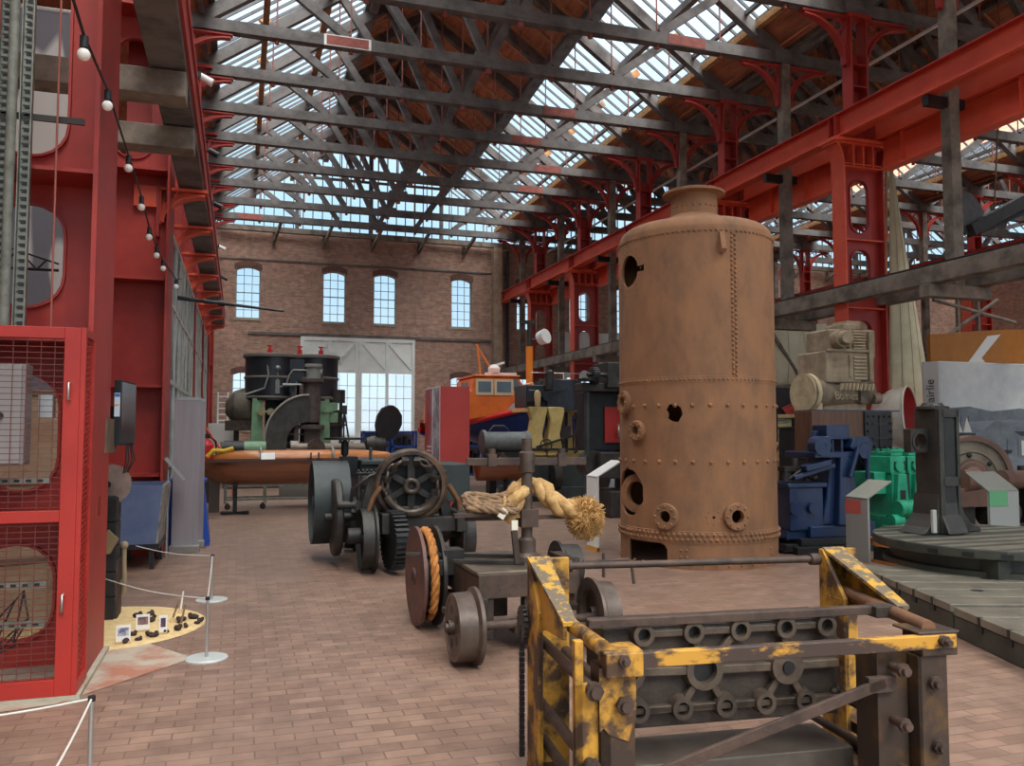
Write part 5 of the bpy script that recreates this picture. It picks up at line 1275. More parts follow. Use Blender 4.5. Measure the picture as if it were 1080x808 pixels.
mb.b2((1.55, -.95, .7), (1.68, -.8, 3.0)); mb.b2((1.85, -.9, .7), (2.3, -.6, 1.7)); mb.build('valve_gear', mat('brown_grey_gear', (92, 80, 76), (66, 58, 54), scale=4), E_)
mb = MB(); cylz(mb, 2.1, -.75, .22, 3.2, 3.55, 20); mb.cyl((1.9, -.75, 3.4), (2.35, -.75, 3.4), .14, n=16); cylz(mb, 2.1, -.75, .26, 3.55, 3.62, 20); mb.build('governor', mat('pale_grey_casting', (142, 144, 138)), E_)
mb = MB(); mb.b2((1.0, -.82, 2.75), (1.12, -.7, 3.15)); mb.ball((1.06, -.76, 3.5), .09); mb.cyl((1.06, -.76, 3.15), (1.06, -.76, 3.5), .02); mb.tube([(1.12, -.76, 2.95), (1.3, -.76, 2.95), (1.4, -.76, 3.3), (1.5, -.76, 3.45), (1.9, -.76, 3.45)], .03)
mb.tube([(.75, -.7, 3.75), (.8, -.8, 3.3), (.7, -.8, 2.9), (.3, -.8, 2.75), (.15, -.8, 2.7)], .03); mb.tube([(.6, -.7, 2.2), (1.6, -.7, 2.2)], .04); mb.tube([(1.6, -.85, 3.1), (1.5, -.85, 2.3)], .02)
mb.tube([(1.2, -.85, 3.0), (1.8, -.85, 3.0)], .05); mb.build('pipework', mat('pipe_grey', (130, 132, 128), rough=.4, metal=.3), E_)
mb = MB(); 
for x in (.62, .88, 1.12): mb.cyl((x, -.85, 2.2), (x, -.7, 2.2), .11, n=16)
mb.build('gauge', mat('gauge_brass', (140, 130, 96)), E_)
mb = MB(); mb.b2((2.5, -.6, 1.9), (2.85, -.3, 2.5)); mb.b2((2.3, -.7, 2.2), (2.7, -.5, 2.35)); mb.build('pump_bracket', green_eng, E_)
mb = MB()
for x in (1.95, 2.3, 2.6, 2.95): mb.cyl((x, -.5, .5), (x, -.5, 2.6), .05, n=10)
for x in (2.65, 2.95): 
    for z in (1.0, 1.4, 1.8, 2.2): mb.b2((x - .15, -.6, z), (x + .15, -.4, z + .05))
mb.cyl((2.85, -.3, 2.5), (2.85, -.3, 2.9), .25, n=16); mb.build('column_rod', iron, E_)
MB().b2((-.4, -1.3, 0), (3.3, 1.0, .6)).build('bed_plate', iron_brown, E_, .02)
mb = MB(); mb.b2((.75, .1, 1.1), (1.75, .5, 2.6)); mb.b2((1.8, .15, .6), (2.6, .5, 2.6)); mb.b2((2.6, .2, 1.4), (3.0, .5, 2.3)); mb.build('crank_housing', iron, E_, .02)  # dark blocks added to fill the see-through space inside the engine
mb = MB(); mb.b2((.0, -1.2, 1.0), (.75, -.9, 1.3)); mb.lathe([(0, 0), (.22, 0), (.22, .6), (0, .6)], (.15, -1.1, 1.12), (1, 0, 0)); mb.b2((.2, -1.3, .6), (.6, -.9, 1.0)); mb.build('bearing', green_eng, E_, .01)
mb = MB(); mb.cyl((-.4, -1.1, 1.12), (.15, -1.1, 1.12), .24, n=20); mb.cyl((-.5, -1.1, 1.12), (-.38, -1.1, 1.12), .2, n=20); mb.build('coupling', black, E_)
S_ = thing('propeller_shaft', 'horizontal steel propeller shaft with one broad black blade standing up behind the winch carriage', 'propeller', (0, 23.0, 0))
mb = MB(); mb.cyl((1.3, 0, 1.18), (3.3, 0, 1.18), .13, n=20); mb.cyl((1.3, 0, 1.18), (1.5, 0, 1.18), .2, n=20); mb.cyl((2.8, 0, 1.18), (2.95, 0, 1.18), .18, n=20); mb.build('shaft', mat('shaft_grey_brown', (120, 108, 96), rough=.4, metal=.3), S_)
mb = MB(); mb.lathe([(0, -.1), (.2, 0), (.26, .2), (.2, .5), (0, .6)], (3.3, 0, 1.25), (1, 0, 0)); mb.build('hub', iron, S_)
mb = MB(); prof = [(0, .0), (.22, .1), (.38, .35), (.42, .62), (.34, .86), (.16, 1.0), (0, 1.04)]
L1 = [(p[0] * 1.15, p[1]) for p in prof]; L2 = [(-p[0] * 1.0, p[1]) for p in reversed(prof[1:-1])]
mb.M = Matrix.Translation((3.72, 0, 1.35)) @ Matrix.Rotation(.3, 4, 'Y') @ Matrix.Rotation(.5, 4, 'Z'); mb.prism(L1 + L2, .07); mb.build('blade', mat('blade_black', (44, 46, 50), (34, 36, 40), rough=.5), S_, .02)
for x in (1.75, 3.05): mb = MB(); mb.prism([(x - .2, 0), (x + .2, 0), (x + .12, 1.1), (x - .12, 1.1)], .3); mb.build('stand', iron_brown, S_)
MB().prism([(1.72, 1.05), (2.2, 1.05), (2.16, 1.3), (2.02, 1.42), (1.88, 1.42), (1.74, 1.3)], .25, (0, -.2, 0)).build('bearing_cap', iron_brown, S_)
t = thing('stepladder_tripod', 'dark tripod stand in front of the white sliding doors', 'tripod', (3.35, 28.5, 0))
for q in ((-.35, -.3), (.35, -.3), (0, .4)): MB().cyl((q[0], q[1], 0), (0, 0, 2.3), .03, n=8).build('leg', iron_green, t)
MB().b2((-.08, -.06, 2.2), (.08, .06, 2.5)).build('head', iron_green, t)
# red printed column
t = thing('red_display_panel', 'freestanding red display box with a printed side panel behind the winch carriage', 'display panel', (4.03, 17.3, 0))
MB().b2((0, 0, .0), (.64, 1.5, 2.57)).build('box', mat('matt_red_board', (186, 66, 60), (172, 58, 54), rough=.6, scale=1), t)
MB().b2((-.006, .0, .0), (0, .72, 2.57)).build('printed_side', mat('grey_photo_print', (128, 112, 128), (196, 190, 192), rough=.4, scale=2.2, lo=.45, hi=.6, detail=8), t)
MB().b2((-.006, .72, .0), (0, 1.5, 2.57)).build('printed_side', mat('red_photo_print', (170, 56, 60), (150, 116, 128), rough=.4, scale=2.0, lo=.45, hi=.6, detail=8), t)
mb = MB(); mb.b2((-.012, .0, 0), (.0, .02, 2.57)); mb.b2((-.012, .7, 0), (0, .73, 2.57)); mb.b2((-.012, 0, 2.56), (0, 1.5, 2.58)); mb.build('edge_trim', white_clean, t)
mb = MB(); 
for i in range(4): mb.b2((-.009, .85, 1.0 + i * .09), (-.006, 1.35 - .08 * (i % 2), 1.03 + i * .09))
mb.build('caption_lines', white_clean, t)
# blue racks by the back wall
for k, (x, lab) in enumerate(((3.9, 'blue open rack by the back wall left of the propeller blade'), (4.86, 'blue open rack by the back wall between propeller blade and red panel'), (7.2, 'blue open rack by the back wall under the lifeboat bow, left of the next'), (8.15, 'blue open rack by the back wall under the lifeboat, right of the other'))):
    t = thing('blue_rack', lab, 'rack', (x, 28.0, 0), 0, 'blue racks by the back wall'); bm2 = mat('rack_blue', (36, 72, 150), rough=.4)
    mb = MB()
    for u in (0, .8): 
        for v in (0, .5): mb.b2((u, v, 0), (u + .07, v + .05, 1.65))
    for z in (.1, .6, 1.1, 1.58): mb.b2((0, 0, z), (.87, .55, z + .06))
    mb.build('frame', bm2, t); MB().b2((.05, .5, .1), (.82, .53, 1.6)).build('back_board', mat('pale_board', (176, 186, 196)), t)
    mb = MB()
    for i in range(4):
        for j in range(3): mb.b2((.1 + i * .18, .3, .16 + j * .5), (.2 + i * .18, .45, .36 + j * .5 + .05 * (i % 3)))
    mb.build('stored_parts', iron, t)
# ================================================================ LIFEBOAT
LB = thing('lifeboat', 'orange cabined lifeboat with red fender line and blue hull beyond the red display box', 'lifeboat', (.15, 22.0, 0))
def sheer(x): return 1.62 + .27 * (x - 5.2) - (0.0 if x < 9.5 else .13 * (x - 9.5) ** 2 * 3)
xs_ = [4.8 + i * .3 for i in range(21)]
def halfw(x): t = (x - 4.8) / 6.0; return 1.25 * math.sin(PI * min(1, (t + .35) / 1.35) ** 1.6) ** .6 if t < .999 else .03
def zsh(x): return 1.55 + .235 * max(0, x - 4.5) if x < 9.6 else 1.55 + .235 * 5.1 - .1 * (x - 9.6)
mb = MB(); vs = []; k = 10
for x in xs_:
    w = max(halfw(x), .03)
    for j in range(k + 1):
        a = PI * j / k; zb = min(1.5, max(.62, 1.5 - .42 * (x - 5.8))); vs.append((x, 1.2 - w * math.cos(a), zsh(x) - (zsh(x) - zb) * math.sin(a) ** .7))
mb.add(vs, [(i * (k + 1) + j, i * (k + 1) + j + 1, (i + 1) * (k + 1) + j + 1, (i + 1) * (k + 1) + j) for i in range(len(xs_) - 1) for j in range(k)], True)
mb.build('hull', mat('hull_blue', (30, 48, 104), (24, 38, 84), rough=.35), LB)
for sd in (-1, 1):
    pts = [(x, 1.2 + sd * (max(halfw(x), .03) + .02), zsh(x) + .02) for x in xs_]; MB().tube(pts, .085, 10).build('fender', red_bright, LB)
    mb = MB(); 
    for x0, x1 in zip(xs_, xs_[1:]):
        mb.cur = 1 if x0 < 6.5 else 0
        y0, y1 = 1.2 + sd * halfw(x0), 1.2 + sd * halfw(x1)
        mb.add([(x0, y0, zsh(x0) + .05), (x1, y1, zsh(x1) + .05), (x1, y1 - sd * .05, zsh(x1) + .32), (x0, y0 - sd * .05, zsh(x0) + .32)], [(0, 1, 2, 3)])
    mb.build('bulwark', [mat('deck_grey', (148, 156, 158), (132, 140, 142)), orange_m], LB)
mb = MB()
for x0, x1 in zip(xs_, xs_[1:]): mb.add([(x0, 1.2 - halfw(x0) + .03, zsh(x0) + .26), (x1, 1.2 - halfw(x1) + .03, zsh(x1) + .26), (x1, 1.2 + halfw(x1) - .03, zsh(x1) + .26), (x0, 1.2 + halfw(x0) - .03, zsh(x0) + .26)], [(0, 1, 2, 3)])
mb.build('deck', mat('deck_grey', 1), LB)
mb = MB(); mb.prism([(4.9, 1.8), (7.7, 2.2), (7.75, 2.6), (7.45, 2.72), (7.2, 3.16), (5.95, 3.12), (5.85, 2.75), (5.4, 2.6), (4.95, 2.5)], 1.9, (0, 1.0, 0)); mb.build('cabin', orange_m, LB, .05)
mb = MB(); mb.b2((5.9, .0, 3.12), (7.25, 1.9, 3.18)); mb.build('cabin_roof', orange_m, LB, .03)
for x0, x1 in ((6.02, 6.42), (6.55, 7.0)):
    f = MB().b2((x0 - .05, .025, 2.62), (x1 + .05, .05, 3.06)).build('window_frame', mat('pale_window_frame', (210, 186, 150)), LB)
    MB().b2((x0 + .02, .015, 2.7), (x1 - .02, .026, 2.99)).build('window_pane', glass_blue, f)
mb = MB(); mb.prism([(7.05, 2.75), (7.32, 2.75), (7.12, 3.08), (7.05, 3.08)], .03, (0, .03, 0)); mb.build('window_pane', glass_blue, LB)
mb = MB(); mb.b2((5.55, .02, 1.9), (5.75, .045, 2.95)); mb.build('door', mat('cabin_door_grey', (120, 112, 104)), LB)
mb = MB(); mb.lathe([(0, 0), (.16, 0), (.18, .12), (.1, .22), (0, .24)], (6.75, .9, 3.3)); mb.b2((6.5, .8, 3.2), (7.4, 1.0, 3.3)); mb.beam((6.6, .9, 3.45), (7.05, .9, 3.6), .12, .06); mb.build('radar', white_clean, LB)
mb = MB(); mb.cyl((7.72, .6, 2.5), (7.72, .6, 4.05), .1, n=16); mb.build('mast', mat('mast_orange', (232, 134, 30)), LB)
mb = MB(); mb.cyl((7.72, .6, 4.05), (7.72, .6, 4.75), .07, n=14); mb.b2((7.45, .55, 4.7), (7.9, .65, 4.8)); mb.build('mast_top', iron, LB)
mb = MB(); mb.cyl((8.0, .5, 4.28), (8.12, .3, 4.34), .19, .22, 20); mb.build('searchlight', white_clean, LB); MB().cyl((7.7, .6, 4.2), (8.0, .5, 4.28), .04, n=8).build('lamp_arm', iron, LB)
MB().tube([(6.35, .9, 3.1), (6.25, .9, 4.1)], .03, 6).tube([(6.2, .9, 4.1), (6.8, .9, 3.2)], .03, 6).build('aerial', mat('aerial_orange', (224, 128, 60)), LB)
mb = MB(); 
for i in range(4): mb.cyl((6.6 + i * .35, .1, 2.3 + .08 * i), (6.6 + i * .35, .1, 2.75 + .08 * i), .014, n=6)
mb.tube([(6.6, .1, 2.75), (7.65, .1, 2.99)], .014, 6); mb.build('handrail', white_clean, LB)
mb = MB(); mb.tube([(7.25, .22, 2.75), (7.35, .2, 2.62), (7.45, .22, 2.75), (7.35, .2, 2.88), (7.25, .22, 2.75)], .05, 8); mb.build('lifebuoy', mat('dark_red_buoy', (150, 30, 34)), LB)
for x in (7.2, 8.6): MB().prism([(x - .3, 0), (x + .3, 0), (x + .2, .62), (x - .2, .62)], 1.4, (0, 1.2, 0)).build('cradle', iron, LB)
tag(MB().b2((7.4, 21.2, 0), (9.3, 21.6, 1.15)).build('hull_plinth', mat('plinth_navy', (30, 44, 88))), 'dark blue plinth board below the lifeboat', 'plinth')

# ================================================================ CREAM TRIPLE ENGINE
Q = thing('marine_engine', 'black topped marine steam engine with cream columns standing in front of the lifeboat', 'engine', (0, 19.0, 0))
mb = MB(); mb.b2((6.4, -.4, 2.2), (7.0, .5, 2.72)); mb.cyl((6.85, -.35, 2.45), (6.85, -.6, 2.45), .12, n=16); mb.b2((6.42, -.5, 2.3), (6.6, -.4, 2.6)); mb.build('valve_chest', ct, Q, .02)
mb = MB(); mb.lathe([(0, 2.12), (.52, 2.12), (.52, 2.84), (.5, 2.86), (0, 2.86)], (7.4, 0, 0), n=36); mb.b2((6.9, -.45, 2.15), (7.75, .45, 2.82)); mb.build('cylinder', mat('cylinder_blue_black', (48, 54, 62), (36, 40, 46), rough=.4), Q)
MB().tube([(6.5, -.45, 2.86), (6.5, -.45, 3.0), (7.8, -.45, 3.0), (7.8, -.45, 2.86)], .012, 6).build('top_rail', chrome, Q)
for x in (6.68, 7.12): mb = MB(); mb.prism([(x - .24, 1.05), (x + .18, 1.05), (x + .08, 1.55), (x + .2, 2.1), (x + .22, 2.2), (x - .24, 2.2), (x - .16, 1.9), (x - .22, 1.5)], .3, (0, -.36, 0)); mb.build('column', cream_eng, Q, .03)
for x in (7.6, 7.98): mb = MB(); mb.prism([(x - .14, 1.1), (x + .12, 1.1), (x + .1, 1.9), (x + .14, 2.2), (x - .2, 2.2), (x - .1, 1.9)], .3, (0, .1, 0)); mb.build('column', cream_eng, Q, .03)
mb = MB(); mb.b2((6.3, -.35, 2.08), (8.05, .4, 2.16)); mb.b2((6.5, -.4, .95), (8.0, .4, 1.12)); mb.build('entablature', cream_eng, Q, .01)
mb = MB()
for x in (6.95, 7.3, 7.45, 7.7): mb.cyl((x, -.3, 1.0), (x, -.3, 2.2), .035, n=8)
mb.cyl((7.3, -.4, 1.2), (7.3, -.4, 2.4), .07, n=12); mb.beam((6.6, -.5, 1.25), (7.9, -.7, 1.65), .05, .05); mb.beam((6.5, -.5, 1.2), (8.1, -.5, 1.2), .08, .06); mb.b2((7.25, -.45, 1.5), (7.5, -.2, 1.75)); mb.beam((7.6, -.4, 1.1), (8.15, -.6, 1.8), .05, .05); mb.tube(arc((6.85, -.5, 1.3), .14, 0, 2 * PI, 16), .02, 6)
mb.cyl((6.95, -.45, 2.6), (6.95, -.45, 3.0), .1, n=14); mb.ball((6.98, -.45, 3.0), .09); mb.beam((6.5, -.5, 2.5), (7.4, -.5, 2.62), .04, .04); mb.build('motion_work', iron, Q)
mb = MB(); mb.cyl((6.6, -.6, 2.4), (6.6, -.62, 2.2), .08, .06, n=10); mb.ball((6.62, -.55, 2.45), .09, 10, 6, (1, .6, 1.6)); mb.build('lubricator', mat('worn_brass', (176, 150, 110)), Q)
mb = MB(); mb.b2((6.0, -.6, 0), (8.3, .6, .32)); mb.prism([(6.45, .3), (8.1, .3), (7.95, .98), (6.55, .98)], .9); mb.prism([(5.9, 0), (6.3, 0), (6.45, .95), (6.3, 1.1), (6.2, .8)], .5, (0, -.4, 0)); mb.build('bed_plate', iron_green, Q, .02)
mb = MB(); mb.lathe([(.3, -.14), (.5, -.14), (.5, .14), (.3, .14)], (8.15, -.3, .6), (1, .2, 0), 36, closed=True); mb.cyl((6.6, -.3, .6), (8.4, -.3, .6), .09, n=16); mb.lathe([(0, -.1), (.45, -.1), (.45, .1), (0, .1)], (7.0, -.3, .58), (1, .2, 0), 32); mb.build('flywheel', iron, Q)
t = thing('grey_barrel_casting', 'grey horizontal flanged cylinder lying left of the cream marine engine', 'cylinder', (5.15, 18.05, 1.12))
mb = MB(); mb.lathe([(0, 0), (.27, 0), (.27, .08), (.23, .1), (.23, 1.0), (.25, 1.0), (.25, 1.1), (0, 1.1)], (0, 0, .26), (1, 0, 0), 36); mb.build('barrel', mat('primer_grey', (104, 110, 110), (86, 92, 92)), t)
MB().tube([(.15, -.1, .5), (.25, -.1, .62), (.5, -.1, .62), (.6, -.1, .5)], .02, 8).build('lifting_handle', iron, t)
mb = MB(); mb.b2((.15, -.2, -.14), (.9, .2, .04)); mb.b2((.15, -.15, -1.12), (.3, .15, -.1)); mb.b2((.8, -.15, -1.12), (.95, .15, -.1)); mb.build('stand', black, t)

# black machine right of it, mostly hidden by the boiler
K = thing('drilling_machine', 'tall black drilling machine with toothed gears just left of the rusty boiler', 'machine', (0, 15.0, 0))
mb = MB(); mb.b2((6.7, -.3, 2.45), (7.9, .4, 2.95)); mb.b2((6.22, -.2, 2.38), (7.2, .2, 2.55)); mb.build('drive_head', iron, K, .02)
mb = MB(); mb.gear((6.45, -.25, 2.68), (1, 0, 0), .17, .12, 20, .02); mb.gear((6.3, -.25, 2.6), (0, 0, 1), .18, .05, 24, .02); mb.cyl((6.3, -.25, 2.7), (6.9, -.25, 2.7), .04, n=10); mb.cyl((6.98, -.31, 2.73), (6.98, -.28, 2.73), .1, n=18); mb.build('bevel_gear', black, K)
mb = MB(); mb.cyl((6.36, -.1, .2), (6.36, -.1, 2.4), .055, n=14); mb.build('spindle', iron_green, K)
mb = MB(); mb.b2((6.4, .15, 1.25), (7.9, .5, 2.38)); mb.b2((7.2, -.2, .0), (7.9, .5, 2.5)); mb.build('machine_body', black, K, .01)
mb = MB(); mb.b2((6.5, -.4, .72), (7.9, .4, 1.22)); mb.b2((6.6, -.6, .0), (7.9, .5, .5)); mb.cyl((6.95, -.42, .98), (6.95, -.38, .98), .09, n=18); mb.cyl((6.5, -.2, 1.0), (6.5, .2, 1.0), .25, n=24); mb.build('base_block', iron, K, .02)
mb = MB(); mb.b2((6.82, .1, 1.4), (7.4, .14, 2.1)); mb.build('red_cabinet', mat('cabinet_red', (178, 44, 38)), K)
mb = MB(); mb.tube(arc((7.02, -.1, 1.62), .14, 0, 2 * PI, 18, (.4, .9, 0), (0, 0, 1)), .018, 6); mb.build('hand_wheel', chrome, K)
# white info lectern near the boiler
def info_lectern(loc, rz, label, w=.2, band=None, m=white_paint, h=1.0, plate=None, foot=None):
    t = thing('info_lectern', label, 'lectern', loc, rz)
    MB().b2((-.015, -w / 2, .0), (.015, w / 2, h)).build('leg_panel', m, t, .003)
    mb = MB(); mb.prism([(-.015, h - .012), (.36, h + .2), (.36, h + .215), (-.015, h + .005)], w, (0, 0, 0)); mb.build('reading_plate', m if plate is None else plate, t)
    if band: MB().b2((-.019, -w * .2, h - .2), (-.015, w / 2, h - .03)).build('colour_band', band, t)
    if foot: MB().b2((-.02, -w / 2, 0), (.02, w / 2, .06)).build('foot_band', foot, t)
    return t
info_lectern((4.6, 10.6, 0), 0, 'white information lectern standing left of the rusty boiler', .36, None, white_clean, 1.0, white_clean, mat('foot_yellow', (206, 150, 60)))
info_lectern((7.4, 8.75, 0), 0, 'grey information lectern with a red square standing between the blue and the green machines', .4, mat('label_red', (196, 96, 88)), mat('lectern_grey', (150, 152, 148)), .78, mat('plate_grey', (140, 142, 132)))
t = thing('info_lectern', 'grey information lectern with a green label right of the dark machine column', 'lectern', (9.6, 8.6, 0), 0)
MB().b2((-.24, -.02, 0), (.26, .02, .82)).build('leg_panel', mat('lectern_grey', 1), t); MB().b2((-.25, -.028, .63), (.06, -.02, .83)).build('green_label', mat('label_green', (92, 156, 110)), t)
MB().prism([(-.02, .82), (.34, 1.05), (.34, 1.065), (-.02, .835)], .52, (0, 0, 0), (0, 1, 0), (0, 0, 1)).build('reading_plate', mat('plate_dark_grey', (112, 112, 104)), t); 

# ================================================================ BLUE ENGINE
U = thing('blue_engine', 'navy blue painted single column steam engine right of the boiler', 'engine', (0, 9.7, 0))
mb = MB(); mb.b2((6.95, -.35, 0), (8.2, .5, .1)); mb.b2((7.05, -.3, .1), (8.1, .45, .2)); mb.b2((6.85, -.25, .03), (7.3, .4, .13)); mb.build('bed_plate', black, U, .01)
mb = MB(); mb.b2((7.2, -.3, .2), (8.15, .4, .36)); mb.prism([(7.42, .36), (8.12, .36), (8.0, .7), (7.94, 1.28), (7.58, 1.28), (7.5, .7)], .5); mb.prism([(7.6, .36), (7.85, .36), (7.82, 1.28), (7.66, 1.28)], .7, (0, -.0, 0)); mb.b2((7.9, -.36, .2), (8.2, .0, .4)); mb.build('column', blue_m, U, .02)
mb = MB(); mb.b2((6.92, -.25, .3), (7.45, .35, .88)); mb.b2((6.88, -.28, .86), (7.5, .38, .93)); mb.b2((6.9, -.2, .18), (7.3, .3, .3)); mb.build('condenser_box', blue_m, U, .02)
mb = MB(); mb.cyl((7.15, -.05, .95), (7.15, -.05, 1.25), .05, n=12); mb.cyl((7.0, -.05, .95), (7.0, -.05, 1.12), .08, n=14); mb.cyl((7.3, -.1, .95), (7.3, -.1, 1.15), .06, n=14); mb.b2((6.92, -.15, 1.08), (7.35, .0, 1.14)); mb.ball((7.35, -.2, 1.0), .05); mb.tube([(6.95, -.2, .98), (7.1, -.25, 1.1), (7.3, -.2, 1.0)], .02); mb.build('air_pump', iron, U)
mb = MB(); mb.b2((7.25, -.35, 1.26), (8.1, .3, 1.34)); mb.prism([(7.25, 1.3), (7.35, 1.3), (7.5, 1.5), (7.58, 1.52), (7.45, 1.55), (7.32, 1.48)], .15, (0, -.3, 0)); mb.prism([(7.95, 1.3), (8.1, 1.3), (8.1, 1.45), (8.0, 1.55), (7.85, 1.52), (7.8, 1.4)], .15, (0, -.3, 0))
mb.prism([(7.3, 1.3), (7.55, 1.3), (7.5, 1.62), (7.42, 1.62)], .1, (0, -.1, 0)); mb.b2((7.48, -.3, 1.5), (7.86, .0, 1.7)); mb.b2((7.8, -.2, 1.3), (7.95, 0, 1.5)); mb.beam((7.9, -.4, 1.4), (7.75, -.4, 1.0), .06, .05); mb.cyl((8.0, -.42, 1.35), (8.0, -.1, 1.35), .1, n=18); mb.cyl((8.05, -.4, .98), (8.05, -.4, 1.35), .03, n=10); mb.beam((6.95, -.3, 1.0), (7.6, -.3, 1.16), .05, .06); mb.beam((7.1, -.3, 1.12), (7.5, -.3, 1.2), .14, .08)
mb.build('crosshead_frame', blue_m, U, .012)
for x in (7.36, 8.02):
    mb = MB(); mb.lathe([(.05, -.08), (.13, -.08), (.13, .08), (.05, .08)], (x, -.3, 1.42), (0, 1, 0), 28, closed=True); mb.build('bearing_ring', blue_m, U)
for x in (7.55, 7.7, 7.88): MB().cyl((x, -.32, 1.34), (x, -.32, 1.5), .022, n=10).build('stud', blue_m, U)
mb = MB(); mb.cyl((6.95, -.3, .6), (6.95, -.33, .6), .08, n=18); mb.cyl((7.25, -.27, .6), (7.25, -.3, .6), .07, n=18); mb.build('inspection_cover', blue_m, U)
# compound block behind
J = thing('cylinder_engine', 'brown lagged engine cylinder block with black bolted end cover behind the blue engine', 'engine', (0, 11.0, 0))
mb = MB(); mb.b2((8.25, -.3, 1.32), (9.25, .12, 1.93)); mb.build('lagging', brown_wood, J, .01)
mb = MB(); mb.b2((9.2, -.34, 1.3), (9.72, .15, 1.93)); mb.build('end_cover', black, J, .012)
mb = MB()
for i in range(5):
    for z in (1.38, 1.85): mb.cyl((9.27 + i * .1, -.37, z), (9.27 + i * .1, -.33, z), .02, n=6)
for z in (1.5, 1.62, 1.74):
    for x in (9.25, 9.68): mb.cyl((x, -.37, z), (x, -.33, z), .02, n=6)
for z in (1.5, 1.72): mb.b2((9.33, -.36, z), (9.6, -.33, z + .02))
mb.b2((9.46, -.355, 1.4), (9.48, -.33, 1.84)); mb.build('cover_bolts', iron, J)
mb = MB()
for x in (8.4, 9.3, 9.75): mb.b2((x - .06, -.1, 0), (x + .06, .1, 1.32))
mb.b2((8.3, -.3, 0), (9.85, .15, .12)); mb.b2((9.0, -.2, .9), (9.3, .1, 1.32)); mb.beam((9.3, -.2, .2), (9.5, -.2, 1.2), .05, .06); mb.build('frame', black, J)
mb = MB(); mb.M = Matrix.Translation((0, -.3, 1.6)) @ Matrix.Diagonal((1.115, .6, 1.115, 1)) @ Matrix.Translation((0, 0, -1.6)); mb.b2((8.1, -.4, 1.0), (8.75, -.3, 1.08)); mb.cyl((8.2, -.35, .3), (8.2, -.35, 1.3), .03, n=10); mb.beam((8.35, -.3, .2), (8.45, -.3, 1.05), .04, .04); mb.beam((8.6, -.3, .2), (8.5, -.3, 1.05), .04, .04); mb.b2((8.15, -.45, .98), (8.7, -.25, 1.04)); mb.cyl((8.25, -.4, 1.02), (8.7, -.4, 1.02), .05, n=12); mb.cyl((8.2, -.2, .8), (8.2, 0, .8), .16, n=20); mb.b2((8.15, -.4, .0), (8.8, .3, .2)); mb.build('valve_gear', iron, J)
mb = MB(); mb.tube([(9.15, -.3, 1.3), (9.25, -.35, 1.1), (9.45, -.3, 1.05), (9.5, -.3, 1.3)], .07, 10); mb.cyl((9.7, -.2, 1.0), (9.7, -.2, 1.32), .05, n=10); mb.b2((8.3, -.3, 1.925), (9.9, .15, 1.945)); mb.build('blue_pipe', blue_m, J)
# beige engine on timber tray
Y_ = thing('dusty_diesel_engine', 'dusty beige two-stage engine on a wooden tray high behind the blue engine', 'engine', (0, 11.65, .07))
Y_.scale = (.955, .955, .955)
mb = MB(); mb.b2((9.5, -.3, 2.45), (10.5, .5, 3.0)); mb.b2((9.5, -.2, 1.93), (10.4, .3, 2.1)); mb.b2((9.62, -.25, 3.0), (10.45, .4, 3.38)); mb.b2((9.95, -.2, 3.38), (10.3, .3, 3.5)); mb.b2((10.1, -.1, 3.45), (10.42, .3, 3.56)); mb.b2((10.4, -.2, 2.9), (10.62, .4, 3.4)); mb.build('crankcase', beige_dust, Y_, .03)
mb = MB(); mb.cyl((9.72, -.5, 3.2), (9.78, -.2, 3.2), .16, n=22); mb.cyl((9.7, -.6, 3.2), (9.72, -.5, 3.2), .1, .13, n=20); mb.b2((9.95, -.33, 3.05), (10.0, -.25, 3.4)); mb.b2((9.95, -.33, 2.55), (10.0, -.25, 2.95)); mb.b2((10.35, -.36, 2.5), (10.42, -.3, 3.35)); mb.b2((9.5, -.34, 2.98), (10.45, -.28, 3.03)); mb.build('cover', beige_dust, Y_, .01)
mb = MB()
for i in range(7): mb.b2((10.05, -.33, 3.04 + i * .05), (10.3, -.29, 3.06 + i * .05)); mb.b2((10.05, -.33, 2.52 + i * .06), (10.3, -.29, 2.545 + i * .06))
for i in range(9): mb.box((9.75 + i * .08, -.36, 2.38), (.02, .06, .12), 0, 0, .3)
mb.build('cooling_fin', mat('pale_fin', (186, 168, 140), (160, 142, 116), rough=.9), Y_)
mb = MB(); mb.cyl((9.25, -.1, 2.27), (10.4, .05, 2.27), .26, n=32); mb.cyl((10.4, .05, 2.3), (10.65, .08, 2.3), .22, n=26); mb.b2((10.2, -.3, 2.1), (10.35, .1, 2.5)); mb.cyl((10.6, -.1, 2.2), (10.75, -.1, 2.2), .1, n=16); mb.build('motor_barrel', mat('shadowy_casting', (132, 116, 96), (84, 74, 66), rough=.85, scale=3, bump=.2), Y_)  # brown-beige barrel with random darker mottling
mb = MB(); mb.cyl((9.17, -.12, 2.27), (9.25, -.11, 2.27), .34, n=36); mb.cyl((9.16, -.12, 2.27), (9.18, -.12, 2.27), .32, n=36); mb.b2((9.2, -.3, 1.98), (9.4, .2, 2.1)); mb.build('end_flange', mat('pale_flange', (188, 170, 136), (160, 142, 112), rough=.9), Y_)
text('raised_lettering', 'Bolnes', .2, (9.86, -.335, 2.22), (PI / 2 - .1, 0, .12), mat('letter_beige', (150, 134, 108)), Y_, .01)
t = thing('wooden_tray', 'pale wooden tray under the dusty beige engine', 'tray', (0, 11.65, .07)); t.scale = (.955, .955, .955)
MB().b2((9.15, -.42, 1.86), (10.75, .6, 1.92)).build('board', mat('pale_tray_wood', (190, 164, 122), (160, 134, 96)), t)
mb = MB(); mb.b2((9.1, -.44, 1.7), (9.2, -.36, 1.86)); mb.b2((10.65, -.44, 1.7), (10.75, -.36, 1.86)); mb.b2((9.2, -.4, 1.7), (10.7, -.38, 1.86)); mb.build('side_rail', mat('tray_side', (140, 120, 90), (90, 76, 60), scale=9), t)
